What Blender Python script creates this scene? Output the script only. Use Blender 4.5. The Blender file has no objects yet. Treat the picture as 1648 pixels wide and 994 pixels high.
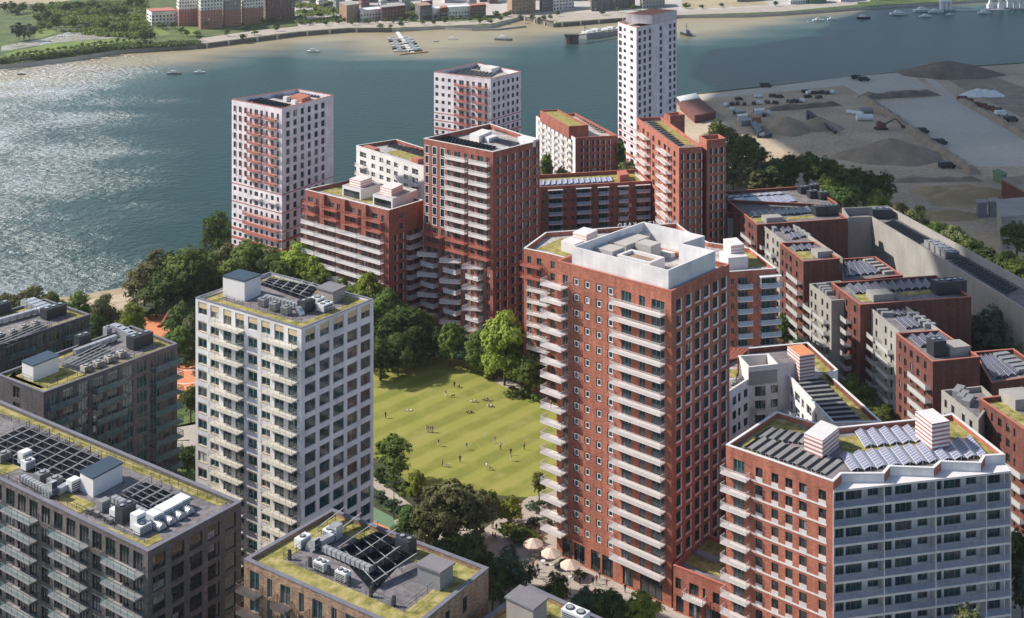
import bpy, math, random
from mathutils import Vector, Matrix
from mathutils.bvhtree import BVHTree

R = math.radians
random.seed(7)
scn = bpy.context.scene
# ------------------------------------------------------------------ camera
FL, CX, YH, CH = 2015.0, 824.0, -200.0, 140.0      # focal length in photo pixels, centre, horizon row, eye height
cam = bpy.data.cameras.new('camera')
cam.sensor_width = 36.0
cam.sensor_fit = 'HORIZONTAL'
cam.lens = FL / 1648 * 36
cam.shift_y = -(497 - YH) / 1648
cam.clip_start = 1.0
cam.clip_end = 20000
co = bpy.data.objects.new('camera', cam)
co.location = (0, 0, CH)
co.rotation_euler = (R(90), 0, 0)
scn.collection.objects.link(co)
scn.camera = co
# ------------------------------------------------------------------ sky, sun, exposure
SAZ, SEL = R(-78), R(39.5)
w = bpy.data.worlds.new('World')
scn.world = w
w.use_nodes = True
nt = w.node_tree
nt.nodes.clear()
sky = nt.nodes.new('ShaderNodeTexSky')
sky.sky_type = 'NISHITA'
sky.sun_disc = False
sky.sun_elevation = SEL
sky.sun_rotation = SAZ
sky.air_density = 1.0
sky.dust_density = 0.9
bg = nt.nodes.new('ShaderNodeBackground')
bg.inputs[1].default_value = 0.13
wo = nt.nodes.new('ShaderNodeOutputWorld')
nt.links.new(sky.outputs[0], bg.inputs[0])
nt.links.new(bg.outputs[0], wo.inputs[0])
sl = bpy.data.lights.new('sun', 'SUN')
sl.energy = 4.6
sl.angle = R(0.55)
sl.color = (1.0, 0.93, 0.83)
so = bpy.data.objects.new('sun', sl)
sdir = Vector((math.sin(SAZ) * math.cos(SEL), math.cos(SAZ) * math.cos(SEL), math.sin(SEL)))
so.rotation_euler = (-sdir).to_track_quat('-Z', 'Y').to_euler()
so.location = sdir * 300 + Vector((0, 300, 0))
scn.collection.objects.link(so)
scn.view_settings.view_transform = 'Standard'
scn.view_settings.look = 'None'
scn.view_settings.exposure = 0.40
scn.view_settings.gamma = 1.0
scn.render.engine = 'CYCLES'
scn.cycles.max_bounces = 5
scn.cycles.diffuse_bounces = 2
scn.cycles.glossy_bounces = 3
scn.cycles.transparent_max_bounces = 12
scn.cycles.sample_clamp_indirect = 3.0
scn.cycles.use_denoising = True

# ------------------------------------------------------------------ helpers
def g(x, y, z=0.0):
    Y = FL * (CH - z) / (y - YH)
    return Vector(((x - CX) / FL * Y, Y, z))

def prj(p):
    return (CX + FL * p[0] / p[1], YH + FL * (CH - p[2]) / p[1])

LINK = scn.collection.objects.link

class MB:
    def __init__(s):
        s.v, s.f, s.m = [], [], []
    def face(s, pts, m=0):
        n = len(s.v)
        s.v.extend([tuple(p) for p in pts])
        s.f.append(tuple(range(n, n + len(pts))))
        s.m.append(m)
    def box(s, c, sz, rot=0.0, m=0, bottom=True):
        """c = centre of the base"""
        hx, hy, h = sz[0] / 2, sz[1] / 2, sz[2]
        ca, sa = math.cos(rot), math.sin(rot)
        n = len(s.v)
        for z in (0, h):
            for x, y in ((-hx, -hy), (hx, -hy), (hx, hy), (-hx, hy)):
                s.v.append((c[0] + x * ca - y * sa, c[1] + x * sa + y * ca, c[2] + z))
        fs = [(4, 5, 6, 7), (0, 1, 5, 4), (1, 2, 6, 5), (2, 3, 7, 6), (3, 0, 4, 7)]
        if bottom:
            fs.append((3, 2, 1, 0))
        for q in fs:
            s.f.append(tuple(n + i for i in q))
            s.m.append(m)
    def prism(s, poly, z0, z1, m=0, mt=None, bottom=False):
        n = len(poly)
        for i in range(n):
            a, b = poly[i], poly[(i + 1) % n]
            s.face([(a[0], a[1], z0), (b[0], b[1], z0), (b[0], b[1], z1), (a[0], a[1], z1)], m)
        s.face([(p[0], p[1], z1) for p in poly], m if mt is None else mt)
        if bottom:
            s.face([(p[0], p[1], z0) for p in reversed(poly)], m)
    def beam(s, a, b, t, m=0):
        a, b = Vector(a), Vector(b)
        d = (b - a)
        if d.length < 1e-5:
            return
        d.normalize()
        u = d.cross(Vector((0, 0, 1)))
        if u.length < 1e-3:
            u = Vector((1, 0, 0))
        u.normalize()
        w_ = d.cross(u)
        u, w_ = u * t / 2, w_ * t / 2
        n = len(s.v)
        for p in (a, b):
            for q in (-u - w_, u - w_, u + w_, -u + w_):
                s.v.append(tuple(p + q))
        for q in ((0, 1, 5, 4), (1, 2, 6, 5), (2, 3, 7, 6), (3, 0, 4, 7), (3, 2, 1, 0), (4, 5, 6, 7)):
            s.f.append(tuple(n + i for i in q))
            s.m.append(m)
    def cyl(s, c, r, h, k=10, m=0, r2=None):
        r2 = r if r2 is None else r2
        n = len(s.v)
        for z, rr in ((0, r), (h, r2)):
            for i in range(k):
                t = 2 * math.pi * i / k
                s.v.append((c[0] + rr * math.cos(t), c[1] + rr * math.sin(t), c[2] + z))
        for i in range(k):
            j = (i + 1) % k
            s.f.append((n + i, n + j, n + k + j, n + k + i))
            s.m.append(m)
        s.f.append(tuple(n + k + i for i in range(k)))
        s.m.append(m)
        s.f.append(tuple(n + i for i in reversed(range(k))))
        s.m.append(m)
    def mesh(s, name, mats, off=(0, 0, 0), uv=False, smooth=False):
        me = bpy.data.meshes.new(name)
        if off != (0, 0, 0):
            ox, oy, oz = off
            vs = [(a - ox, b - oy, c - oz) for a, b, c in s.v]
        else:
            vs = s.v
        me.from_pydata(vs, [], s.f)
        for mt in mats:
            me.materials.append(mt)
        me.polygons.foreach_set('material_index', s.m)
        if smooth:
            me.polygons.foreach_set('use_smooth', [True] * len(s.f))
        if uv:
            l = me.uv_layers.new(name='UVMap')
            dat = []
            for p in me.polygons:
                nn = p.normal
                if abs(nn.z) < 0.7:
                    t = Vector((-nn.y, nn.x, 0))
                    t.normalize()
                    for vi in p.vertices:
                        c = s.v[vi]
                        dat += [c[0] * t.x + c[1] * t.y, c[2]]
                else:
                    for vi in p.vertices:
                        c = s.v[vi]
                        dat += [c[0], c[1]]
            l.data.foreach_set('uv', dat)
        return me
    def obj(s, name, mats, parent=None, uv=False, smooth=False, off=None):
        if not s.f:
            return None
        if not isinstance(mats, (list, tuple)):
            mats = [mats]
        if off is None:
            off = tuple(parent.location) if parent is not None else (0, 0, 0)
        me = s.mesh(name, mats, off, uv, smooth)
        o = bpy.data.objects.new(name, me)
        LINK(o)
        if parent is not None:
            o.parent = parent
        return o

def inst(name, me, parent, loc, rz=0.0, sc=None):
    o = bpy.data.objects.new(name, me)
    LINK(o)
    if parent is not None:
        o.parent = parent
        o.location = (loc[0] - parent.location[0], loc[1] - parent.location[1], loc[2] - parent.location[2])
    else:
        o.location = loc
    o.rotation_euler = (0, 0, rz)
    if sc:
        o.scale = sc
    return o

def tag(o, label=None, cat=None, group=None, kind=None):
    if label: o['label'] = label
    if cat: o['category'] = cat
    if group: o['group'] = group
    if kind: o['kind'] = kind
    return o

def thing(name, label, cat, loc, group=None, rz=0.0):
    o = bpy.data.objects.new(name, None)
    o.empty_display_size = 1
    LINK(o)
    o.location = loc
    o.rotation_euler = (0, 0, rz)
    return tag(o, label, cat, group)

def copy_tree(o, loc, rz=0.0, sc=1.0, label=None):
    r = o.copy()
    LINK(r)
    r.location = loc
    r.rotation_euler = (0, 0, rz)
    r.scale = (sc, sc, sc) if not isinstance(sc, tuple) else sc
    if label: r['label'] = label
    for ch in list(o.children):
        c = ch.copy()
        LINK(c)
        c.parent = r
        for gch in ch.children:
            d = gch.copy()
            LINK(d)
            d.parent = c
    return r

# ------------------------------------------------------------------ materials
def nodes(name):
    m = bpy.data.materials.new(name)
    m.use_nodes = True
    n = m.node_tree
    b = n.nodes['Principled BSDF']
    return m, n, b

def N(n, t, **k):
    x = n.nodes.new(t)
    for a, v in k.items():
        setattr(x, a, v)
    return x

def col4(c, f=1.0):
    return (min(1, c[0] * f), min(1, c[1] * f), min(1, c[2] * f), 1)

def mat(name, c, rough=0.85, var=0.25, scale=0.35, c2=None, metal=0.0, fine=3.0, bump=0.0, spec=None, rain=0.0):
    """plain surface with two scales of tonal wear in world space"""
    m, n, b = nodes(name)
    geo = N(n, 'ShaderNodeNewGeometry')
    n1 = N(n, 'ShaderNodeTexNoise'); n1.inputs['Scale'].default_value = scale; n1.inputs['Detail'].default_value = 4
    n2 = N(n, 'ShaderNodeTexNoise'); n2.inputs['Scale'].default_value = fine; n2.inputs['Detail'].default_value = 2
    n.links.new(geo.outputs['Position'], n1.inputs['Vector'])
    n.links.new(geo.outputs['Position'], n2.inputs['Vector'])
    ad = N(n, 'ShaderNodeMath', operation='ADD')
    n.links.new(n1.outputs[0], ad.inputs[0]); n.links.new(n2.outputs[0], ad.inputs[1])
    mr = N(n, 'ShaderNodeMapRange')
    mr.inputs[1].default_value = 0.75; mr.inputs[2].default_value = 1.25
    n.links.new(ad.outputs[0], mr.inputs[0])
    mx = N(n, 'ShaderNodeMix', data_type='RGBA')
    n.links.new(mr.outputs[0], mx.inputs[0])
    mx.inputs[6].default_value = col4(c2) if c2 else col4(c, 1 - var)
    mx.inputs[7].default_value = col4(c, 1.0 if c2 else 1 + var * 0.5)
    if rain:
        hs = N(n, 'ShaderNodeHueSaturation')
        n.links.new(streak(n, geo, 1 - rain, 1.0), hs.inputs['Value']); n.links.new(mx.outputs[2], hs.inputs['Color'])
        n.links.new(hs.outputs[0], b.inputs['Base Color'])
    else:
        n.links.new(mx.outputs[2], b.inputs['Base Color'])
    b.inputs['Roughness'].default_value = rough
    b.inputs['Metallic'].default_value = metal
    if spec is not None:
        b.inputs['Specular IOR Level'].default_value = spec
    if bump:
        bp = N(n, 'ShaderNodeBump'); bp.inputs['Strength'].default_value = bump; bp.inputs['Distance'].default_value = 0.2
        n.links.new(ad.outputs[0], bp.inputs['Height']); n.links.new(bp.outputs[0], b.inputs['Normal'])
    return m

def membrane(name, c):
    m = mat(name, c, .9, .45, .25, fine=1.2)
    n = m.node_tree
    b = n.nodes['Principled BSDF']
    geo = N(n, 'ShaderNodeNewGeometry')
    mp = N(n, 'ShaderNodeMapping'); mp.inputs['Rotation'].default_value = (0, 0, R(-41))
    br = N(n, 'ShaderNodeTexBrick')
    br.inputs['Color1'].default_value = (1, 1, 1, 1); br.inputs['Color2'].default_value = (.86, .86, .86, 1); br.inputs['Mortar'].default_value = (.55, .55, .55, 1)
    br.inputs['Scale'].default_value = 1; br.inputs['Brick Width'].default_value = 6.5; br.inputs['Row Height'].default_value = 1.3; br.inputs['Mortar Size'].default_value = .035
    n.links.new(geo.outputs['Position'], mp.inputs[0]); n.links.new(mp.outputs[0], br.inputs['Vector'])
    mx = N(n, 'ShaderNodeMix', data_type='RGBA'); mx.blend_type = 'MULTIPLY'; mx.inputs[0].default_value = 1
    src = b.inputs['Base Color'].links[0].from_socket
    n.links.new(src, mx.inputs[6]); n.links.new(br.outputs[0], mx.inputs[7]); n.links.new(mx.outputs[2], b.inputs['Base Color'])
    return m

def streak(n, geo, lo, hi):
    mp = N(n, 'ShaderNodeMapping'); mp.inputs['Scale'].default_value = (1.1, 1.1, .07)
    nz = N(n, 'ShaderNodeTexNoise'); nz.inputs['Scale'].default_value = 1.0; nz.inputs['Detail'].default_value = 4
    n.links.new(geo.outputs['Position'], mp.inputs[0]); n.links.new(mp.outputs[0], nz.inputs['Vector'])
    r = N(n, 'ShaderNodeMapRange'); r.inputs[1].default_value = .32; r.inputs[2].default_value = .68
    r.inputs[3].default_value = lo; r.inputs[4].default_value = hi
    n.links.new(nz.outputs[0], r.inputs[0])
    return r.outputs[0]

def brick(name, c, var=0.3, mortar=None, bw=0.55, bh=0.17, ms=.018, rough=.9):
    m, n, b = nodes(name)
    uv = N(n, 'ShaderNodeUVMap')
    br = N(n, 'ShaderNodeTexBrick')
    br.inputs['Color1'].default_value = col4(c, 1 + var * 0.6)
    br.inputs['Color2'].default_value = col4(c, 1 - var)
    br.inputs['Mortar'].default_value = col4(mortar or (c[0] * .8 + .05, c[1] * .9 + .03, c[2] + .03))
    br.inputs['Scale'].default_value = 1.0
    br.inputs['Mortar Size'].default_value = ms
    br.inputs['Brick Width'].default_value = bw
    br.inputs['Row Height'].default_value = bh
    n.links.new(uv.outputs[0], br.inputs['Vector'])
    geo = N(n, 'ShaderNodeNewGeometry')
    n1 = N(n, 'ShaderNodeTexNoise'); n1.inputs['Scale'].default_value = 0.25; n1.inputs['Detail'].default_value = 5
    n.links.new(geo.outputs['Position'], n1.inputs['Vector'])
    mr = N(n, 'ShaderNodeMapRange'); mr.inputs[1].default_value = .3; mr.inputs[2].default_value = .7
    mr.inputs[3].default_value = .82; mr.inputs[4].default_value = 1.12
    n.links.new(n1.outputs[0], mr.inputs[0])
    hs = N(n, 'ShaderNodeHueSaturation')
    st = streak(n, geo, *((.80, 1.12) if var > .1 else (.91, 1.04)))
    ml = N(n, 'ShaderNodeMath', operation='MULTIPLY')
    n.links.new(mr.outputs[0], ml.inputs[0]); n.links.new(st, ml.inputs[1])
    n.links.new(br.outputs[0], hs.inputs['Color']); n.links.new(ml.outputs[0], hs.inputs['Value'])
    n.links.new(hs.outputs[0], b.inputs['Base Color'])
    b.inputs['Roughness'].default_value = rough
    b.inputs['Specular IOR Level'].default_value = 0.25
    return m

def glass(name, c, c2, pale=(.48, .48, .45), pf=0.19, rough=0.06):
    """window glass: a dark room behind, now and then a drawn blind; glossy in front"""
    m, n, b = nodes(name)
    geo = N(n, 'ShaderNodeNewGeometry')
    sn = N(n, 'ShaderNodeVectorMath', operation='SNAP'); sn.inputs[1].default_value = (1.9, 1.9, 3.15)
    n.links.new(geo.outputs['Position'], sn.inputs[0])
    wn = N(n, 'ShaderNodeTexWhiteNoise', noise_dimensions='3D')
    n.links.new(sn.outputs[0], wn.inputs['Vector'])
    r = N(n, 'ShaderNodeValToRGB')
    r.color_ramp.interpolation = 'CONSTANT'
    e = r.color_ramp.elements
    e[0].position = 0; e[0].color = col4(c)
    e[1].position = 0.45; e[1].color = col4(c2)
    x = e.new(0.66); x.color = col4([a * .55 for a in c])
    x = e.new(.82); x.color = col4([a * .3 + q * .7 for a, q in zip(pale, c2)], .55)
    x = e.new(1 - pf); x.color = col4(pale)
    n.links.new(wn.outputs['Value'], r.inputs[0])
    n2 = N(n, 'ShaderNodeTexNoise'); n2.inputs['Scale'].default_value = 1.4
    n.links.new(geo.outputs['Position'], n2.inputs['Vector'])
    mr = N(n, 'ShaderNodeMapRange'); mr.inputs[1].default_value = .3; mr.inputs[2].default_value = .7
    mr.inputs[3].default_value = .55; mr.inputs[4].default_value = 1.45
    n.links.new(n2.outputs[0], mr.inputs[0])
    hs = N(n, 'ShaderNodeHueSaturation')
    n.links.new(r.outputs[0], hs.inputs['Color']); n.links.new(mr.outputs[0], hs.inputs['Value'])
    n.links.new(hs.outputs[0], b.inputs['Base Color'])
    b.inputs['Roughness'].default_value = rough
    b.inputs['Specular IOR Level'].default_value = 0.8
    return m

def sheer(name, c, a=0.5, rough=0.2):
    m, n, b = nodes(name)
    b.inputs['Base Color'].default_value = col4(c)
    b.inputs['Roughness'].default_value = rough
    b.inputs['Alpha'].default_value = a
    return m

def leafmat(name, c1, c2):
    m, n, b = nodes(name)
    geo = N(n, 'ShaderNodeNewGeometry')
    oi = N(n, 'ShaderNodeObjectInfo')
    n1 = N(n, 'ShaderNodeTexNoise'); n1.inputs['Scale'].default_value = 0.55; n1.inputs['Detail'].default_value = 4
    n.links.new(geo.outputs['Position'], n1.inputs['Vector'])
    mr = N(n, 'ShaderNodeMapRange'); mr.inputs[1].default_value = .35; mr.inputs[2].default_value = .65
    n.links.new(n1.outputs[0], mr.inputs[0])
    mx = N(n, 'ShaderNodeMix', data_type='RGBA')
    n.links.new(mr.outputs[0], mx.inputs[0])
    mx.inputs[6].default_value = col4(c1); mx.inputs[7].default_value = col4(c2)
    hs = N(n, 'ShaderNodeHueSaturation')
    m2 = N(n, 'ShaderNodeMapRange'); m2.inputs[3].default_value = .72; m2.inputs[4].default_value = 1.25
    n.links.new(oi.outputs['Random'], m2.inputs[0])
    n.links.new(m2.outputs[0], hs.inputs['Value'])
    m3 = N(n, 'ShaderNodeMapRange'); m3.inputs[3].default_value = .485; m3.inputs[4].default_value = .515
    n.links.new(oi.outputs['Random'], m3.inputs[0])
    n.links.new(m3.outputs[0], hs.inputs['Hue'])
    n.links.new(mx.outputs[2], hs.inputs['Color'])
    n.links.new(hs.outputs[0], b.inputs['Base Color'])
    b.inputs['Roughness'].default_value = 0.75
    b.inputs['Specular IOR Level'].default_value = 0.2
    tr = N(n, 'ShaderNodeBsdfTranslucent')
    n.links.new(hs.outputs[0], tr.inputs['Color'])
    ms = N(n, 'ShaderNodeMixShader'); ms.inputs[0].default_value = 0.36
    out = n.nodes['Material Output']
    n.links.new(b.outputs[0], ms.inputs[1]); n.links.new(tr.outputs[0], ms.inputs[2])
    n.links.new(ms.outputs[0], out.inputs['Surface'])
    return m

def sedum_mat():
    m, n, b = nodes('sedum')
    geo = N(n, 'ShaderNodeNewGeometry')
    n1 = N(n, 'ShaderNodeTexNoise'); n1.inputs['Scale'].default_value = 0.6; n1.inputs['Detail'].default_value = 6
    n1.inputs['Roughness'].default_value = .7
    n.links.new(geo.outputs['Position'], n1.inputs['Vector'])
    r = N(n, 'ShaderNodeValToRGB')
    e = r.color_ramp.elements
    e[0].position = .34; e[0].color = (.12, .125, .04, 1)
    e[1].position = .66; e[1].color = (.43, .36, .18, 1)
    x = e.new(.5); x.color = (.29, .255, .085, 1)
    n.links.new(n1.outputs[0], r.inputs[0])
    n.links.new(r.outputs[0], b.inputs['Base Color'])
    b.inputs['Roughness'].default_value = .95
    b.inputs['Specular IOR Level'].default_value = .1
    return m

def lawn_mat():
    m, n, b = nodes('mown_grass')
    geo = N(n, 'ShaderNodeNewGeometry')
    a = R(42.6)
    dt = N(n, 'ShaderNodeVectorMath', operation='DOT_PRODUCT')
    dt.inputs[1].default_value = (math.cos(a), -math.sin(a), 0)
    nz = N(n, 'ShaderNodeTexNoise'); nz.inputs['Scale'].default_value = .25; nz.inputs['Detail'].default_value = 5
    n.links.new(geo.outputs['Position'], dt.inputs[0]); n.links.new(geo.outputs['Position'], nz.inputs['Vector'])
    m1 = N(n, 'ShaderNodeMath', operation='MULTIPLY_ADD'); m1.inputs[1].default_value = .95
    n.links.new(nz.outputs[0], m1.inputs[0]); n.links.new(dt.outputs['Value'], m1.inputs[2])
    m2 = N(n, 'ShaderNodeMath', operation='MULTIPLY'); m2.inputs[1].default_value = 2 * math.pi / 7.6
    n.links.new(m1.outputs[0], m2.inputs[0])
    si = N(n, 'ShaderNodeMath', operation='SINE')
    n.links.new(m2.outputs[0], si.inputs[0])
    mr = N(n, 'ShaderNodeMapRange'); mr.inputs[1].default_value = -.45; mr.inputs[2].default_value = .45
    n.links.new(si.outputs[0], mr.inputs[0])
    mx = N(n, 'ShaderNodeMix', data_type='RGBA')
    mx.inputs[6].default_value = (.185, .20, .044, 1); mx.inputs[7].default_value = (.250, .256, .062, 1)
    n.links.new(mr.outputs[0], mx.inputs[0])
    n3 = N(n, 'ShaderNodeTexNoise'); n3.inputs['Scale'].default_value = .12; n3.inputs['Detail'].default_value = 8
    n3.inputs['Roughness'].default_value = .72
    n.links.new(geo.outputs['Position'], n3.inputs['Vector'])
    m4 = N(n, 'ShaderNodeMapRange'); m4.inputs[1].default_value = .46; m4.inputs[2].default_value = .72
    m4.inputs[4].default_value = .85
    n.links.new(n3.outputs[0], m4.inputs[0])
    m5 = N(n, 'ShaderNodeMix', data_type='RGBA')
    m5.inputs[7].default_value = (.33, .29, .10, 1)
    n.links.new(m4.outputs[0], m5.inputs[0]); n.links.new(mx.outputs[2], m5.inputs[6])
    n.links.new(m5.outputs[2], b.inputs['Base Color'])
    b.inputs['Roughness'].default_value = .95
    b.inputs['Specular IOR Level'].default_value = .1
    return m

def stripes(name, c1, c2, period=.8, rough=.7):
    """horizontal banding by height: the banded vents"""
    m, n, b = nodes(name)
    geo = N(n, 'ShaderNodeNewGeometry')
    sx = N(n, 'ShaderNodeSeparateXYZ')
    n.links.new(geo.outputs['Position'], sx.inputs[0])
    mm = N(n, 'ShaderNodeMath', operation='MODULO'); mm.inputs[1].default_value = period
    n.links.new(sx.outputs[2], mm.inputs[0])
    gt = N(n, 'ShaderNodeMath', operation='GREATER_THAN'); gt.inputs[1].default_value = period * .55
    n.links.new(mm.outputs[0], gt.inputs[0])
    mx = N(n, 'ShaderNodeMix', data_type='RGBA')
    mx.inputs[6].default_value = col4(c1); mx.inputs[7].default_value = col4(c2)
    n.links.new(gt.outputs[0], mx.inputs[0])
    n.links.new(mx.outputs[2], b.inputs['Base Color'])
    b.inputs['Roughness'].default_value = rough
    return m

def pvmat(name, c, line=(.55, .57, .62), sc=1.1, ls=.06, rough=.16, spec=.5):
    m, n, b = nodes(name)
    uv = N(n, 'ShaderNodeUVMap')
    br = N(n, 'ShaderNodeTexBrick'); br.offset = 0
    br.inputs['Color1'].default_value = col4(c); br.inputs['Color2'].default_value = col4(c, .8)
    br.inputs['Mortar'].default_value = col4(line)
    br.inputs['Scale'].default_value = 1
    br.inputs['Brick Width'].default_value = sc; br.inputs['Row Height'].default_value = sc * 1.6
    br.inputs['Mortar Size'].default_value = ls
    n.links.new(uv.outputs[0], br.inputs['Vector'])
    n.links.new(br.outputs[0], b.inputs['Base Color'])
    b.inputs['Roughness'].default_value = rough
    b.inputs['Specular IOR Level'].default_value = spec
    return m

M = dict(
    red=brick('red_brick', (.43, .152, .098)),
    red2=brick('deep_red_brick', (.34, .115, .085)),
    red3=brick('orange_red_brick', (.44, .155, .105)),
    redd=brick('dull_red_brick', (.165, .062, .048)),
    coral=mat('coral_panel', (.42, .145, .105), .7, .15),
    white=brick('white_cladding', (.73, .71, .71), .05, (.64, .62, .62), 2.6, 1.575, .035, .7),
    blush=brick('blush_white_cladding', (.76, .69, .73), .05, (.62, .55, .57), 2.6, 1.575, .04, .7),
    pale=brick('pale_render', (.80, .77, .75), .05, (.58, .55, .53), 5.2, 3.15, .03, .8),
    greyw=mat('grey_render', (.36, .34, .315), .85, .2, .12, rain=.12),
    dark=brick('charcoal_brick', (.155, .135, .125), .35),
    dark2=brick('slate_brick', (.115, .105, .105), .35),
    tan=brick('buff_brick', (.36, .23, .15), .45),
    cop=mat('white_coping', (.68, .65, .64), .6, .08),
    copr=mat('red_coping', (.44, .15, .105), .7, .1),
    copd=mat('lead_coping', (.17, .165, .20), .55, .15),
    deck=membrane('roof_membrane', (.21, .19, .20)),
    deckl=membrane('pale_roof_membrane', (.46, .43, .43)),
    sedum=sedum_mat(),
    gl=glass('teal_window_glass', (.014, .065, .072), (.018, .05, .07)),
    gl2=glass('dark_window_glass', (.018, .026, .03), (.03, .04, .045), (.20, .205, .22), .08),
    gl3=glass('bright_window_glass', (.03, .07, .085), (.05, .08, .11), (.6, .6, .58), .2),
    fw=mat('white_frame', (.72, .70, .70), .5, .05),
    fd=mat('dark_frame', (.045, .05, .055), .4, .1),
    fg=mat('grey_frame', (.25, .25, .26), .5, .1),
    fb=mat('beige_frame', (.46, .41, .33), .6, .1),
    panel=mat('sand_panel', (.60, .46, .28), .7, .06),
    rail=mat('white_metal_railing', (.66, .62, .62), .45, .1),
    railr=mat('red_metal_railing', (.38, .105, .08), .5, .1),
    raild=mat('dark_metal_railing', (.05, .05, .05), .4, .1),
    raile=mat('bronze_railing', (.14, .09, .07), .5, .1),
    glr=sheer('balustrade_glass', (.14, .29, .31), .32, .05),
    glb=sheer('blue_balustrade', (.42, .58, .75), .6, .1),
    gld=sheer('tinted_balustrade', (.20, .27, .40), .5, .08),
    glc=sheer('clear_balustrade', (.62, .62, .58), .2, .08),
    slabm=mat('mid_grey_slab', (.30, .29, .29), .7, .1),
    glw=sheer('frosted_balustrade', (.75, .76, .78), .55, .3),
    slab=mat('pale_slab', (.70, .64, .62), .7, .1),
    slabd=mat('dark_slab', (.10, .10, .10), .7, .1),
    slabb=mat('cream_slab', (.60, .56, .48), .7, .1),
    steel=mat('galvanised_steel', (.55, .57, .60), .38, .15, .8, metal=.55),
    steell=mat('white_unit_casing', (.70, .71, .72), .5, .1),
    black=mat('black_casing', (.035, .04, .05), .45, .2),
    blueroof=mat('blue_grey_sheet', (.035, .06, .095), .45, .12),
    wood=mat('grey_sheet', (.20, .185, .20), .6, .15),
    beigew=mat('putty_wall', (.34, .30, .27), .8, .1),
    pvd=pvmat('dark_solar_cells', (.008, .011, .018), (.03, .034, .045), 1.0, .04, .5, .02),
    pvl=pvmat('blue_solar_cells', (.22, .23, .33), (.72, .72, .76), .85, .05, .15),
    pvm=pvmat('slate_solar_cells', (.07, .075, .12), (.42, .42, .46), .9, .045, .2),
    vent=stripes('banded_vent', (.74, .66, .65), (.36, .16, .14), .75),
    ventp=stripes('pale_banded_vent', (.80, .74, .72), (.62, .35, .30), .8),
    conc=mat('concrete', (.46, .43, .40), .9, .2, .08),
    pave=mat('stone_paving', (.40, .35, .30), .9, .2, .15, fine=1.5),
    asph=mat('asphalt', (.06, .06, .062), .92, .2, .1),
    soil=mat('planting_bed', (.05, .06, .022), .95, .4, .4, bump=.6),
    orange=mat('orange_playground_rubber', (.62, .24, .11), .9, .1),
    courtg=mat('green_court', (.13, .22, .13), .9, .1),
    grass=mat('rough_grass', (.115, .165, .035), .95, .35, .06, c2=(.022, .045, .015), fine=.35),
    meadow=mat('bright_meadow', (.17, .23, .035), .95, .3, .05, c2=(.10, .15, .03)),
    dust=mat('dusty_yard', (.48, .38, .28), .95, .3, .03, fine=.5),
    yard=mat('concrete_yard', (.50, .46, .40), .9, .12, .02, fine=.3),
    sand=mat('river_sand', (.38, .31, .20), .95, .2, .02, fine=.2),
    heap=mat('brown_aggregate', (.31, .25, .19), .98, .35, .12, bump=.5),
    heapg=mat('grey_aggregate', (.19, .155, .13), .98, .4, .12, bump=.5),
    heapy=mat('yellow_sand', (.40, .29, .16), .98, .25, .12, bump=.5),
    bark=mat('bark', (.09, .065, .045), .95, .3, 2),
    lawn=lawn_mat(),
    umb=mat('cream_canvas', (.66, .52, .42), .9, .06),
    tyre=mat('rubber', (.02, .02, .02), .8, .1),
    lav=mat('lavender_planting', (.13, .11, .17), .95, .4, 1.0, bump=.6),
)
LEAF = dict(
    dark=leafmat('dark_leaves', (.042, .084, .026), (.140, .190, .055)),
    mid=leafmat('green_leaves', (.076, .130, .028), (.220, .270, .066)),
    lite=leafmat('bright_leaves', (.175, .240, .030), (.360, .400, .080)),
    grey=leafmat('olive_leaves', (.090, .112, .040), (.285, .285, .135)),
    blue=leafmat('blue_green_leaves', (.048, .096, .054), (.145, .205, .122)),
)

# ------------------------------------------------------------------ building kit
def inset(poly, t):
    n = len(poly)
    out = []
    for i in range(n):
        a, b, c = Vector(poly[i - 1][:2]), Vector(poly[i][:2]), Vector(poly[(i + 1) % n][:2])
        d1, d2 = (b - a).normalized(), (c - b).normalized()
        n1, n2 = Vector((-d1.y, d1.x)), Vector((-d2.y, d2.x))
        k = 1 + n1.dot(n2)
        out.append(b + (n1 + n2) * (t / max(k, .3)))
    return out

def ring(mb, poly, z0, z1, t, m=0, mt=None):
    """a wall of thickness t standing on the outline, inside it"""
    mt = m if mt is None else mt
    q = inset(poly, t)
    n = len(poly)
    for i in range(n):
        j = (i + 1) % n
        a, b, c, d = poly[i], poly[j], q[j], q[i]
        mb.face([(a[0], a[1], z0), (b[0], b[1], z0), (b[0], b[1], z1), (a[0], a[1], z1)], m)
        mb.face([(c[0], c[1], z0), (d[0], d[1], z0), (d[0], d[1], z1), (c[0], c[1], z1)], m)
        mb.face([(a[0], a[1], z1), (b[0], b[1], z1), (c[0], c[1], z1), (d[0], d[1], z1)], mt)

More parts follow.
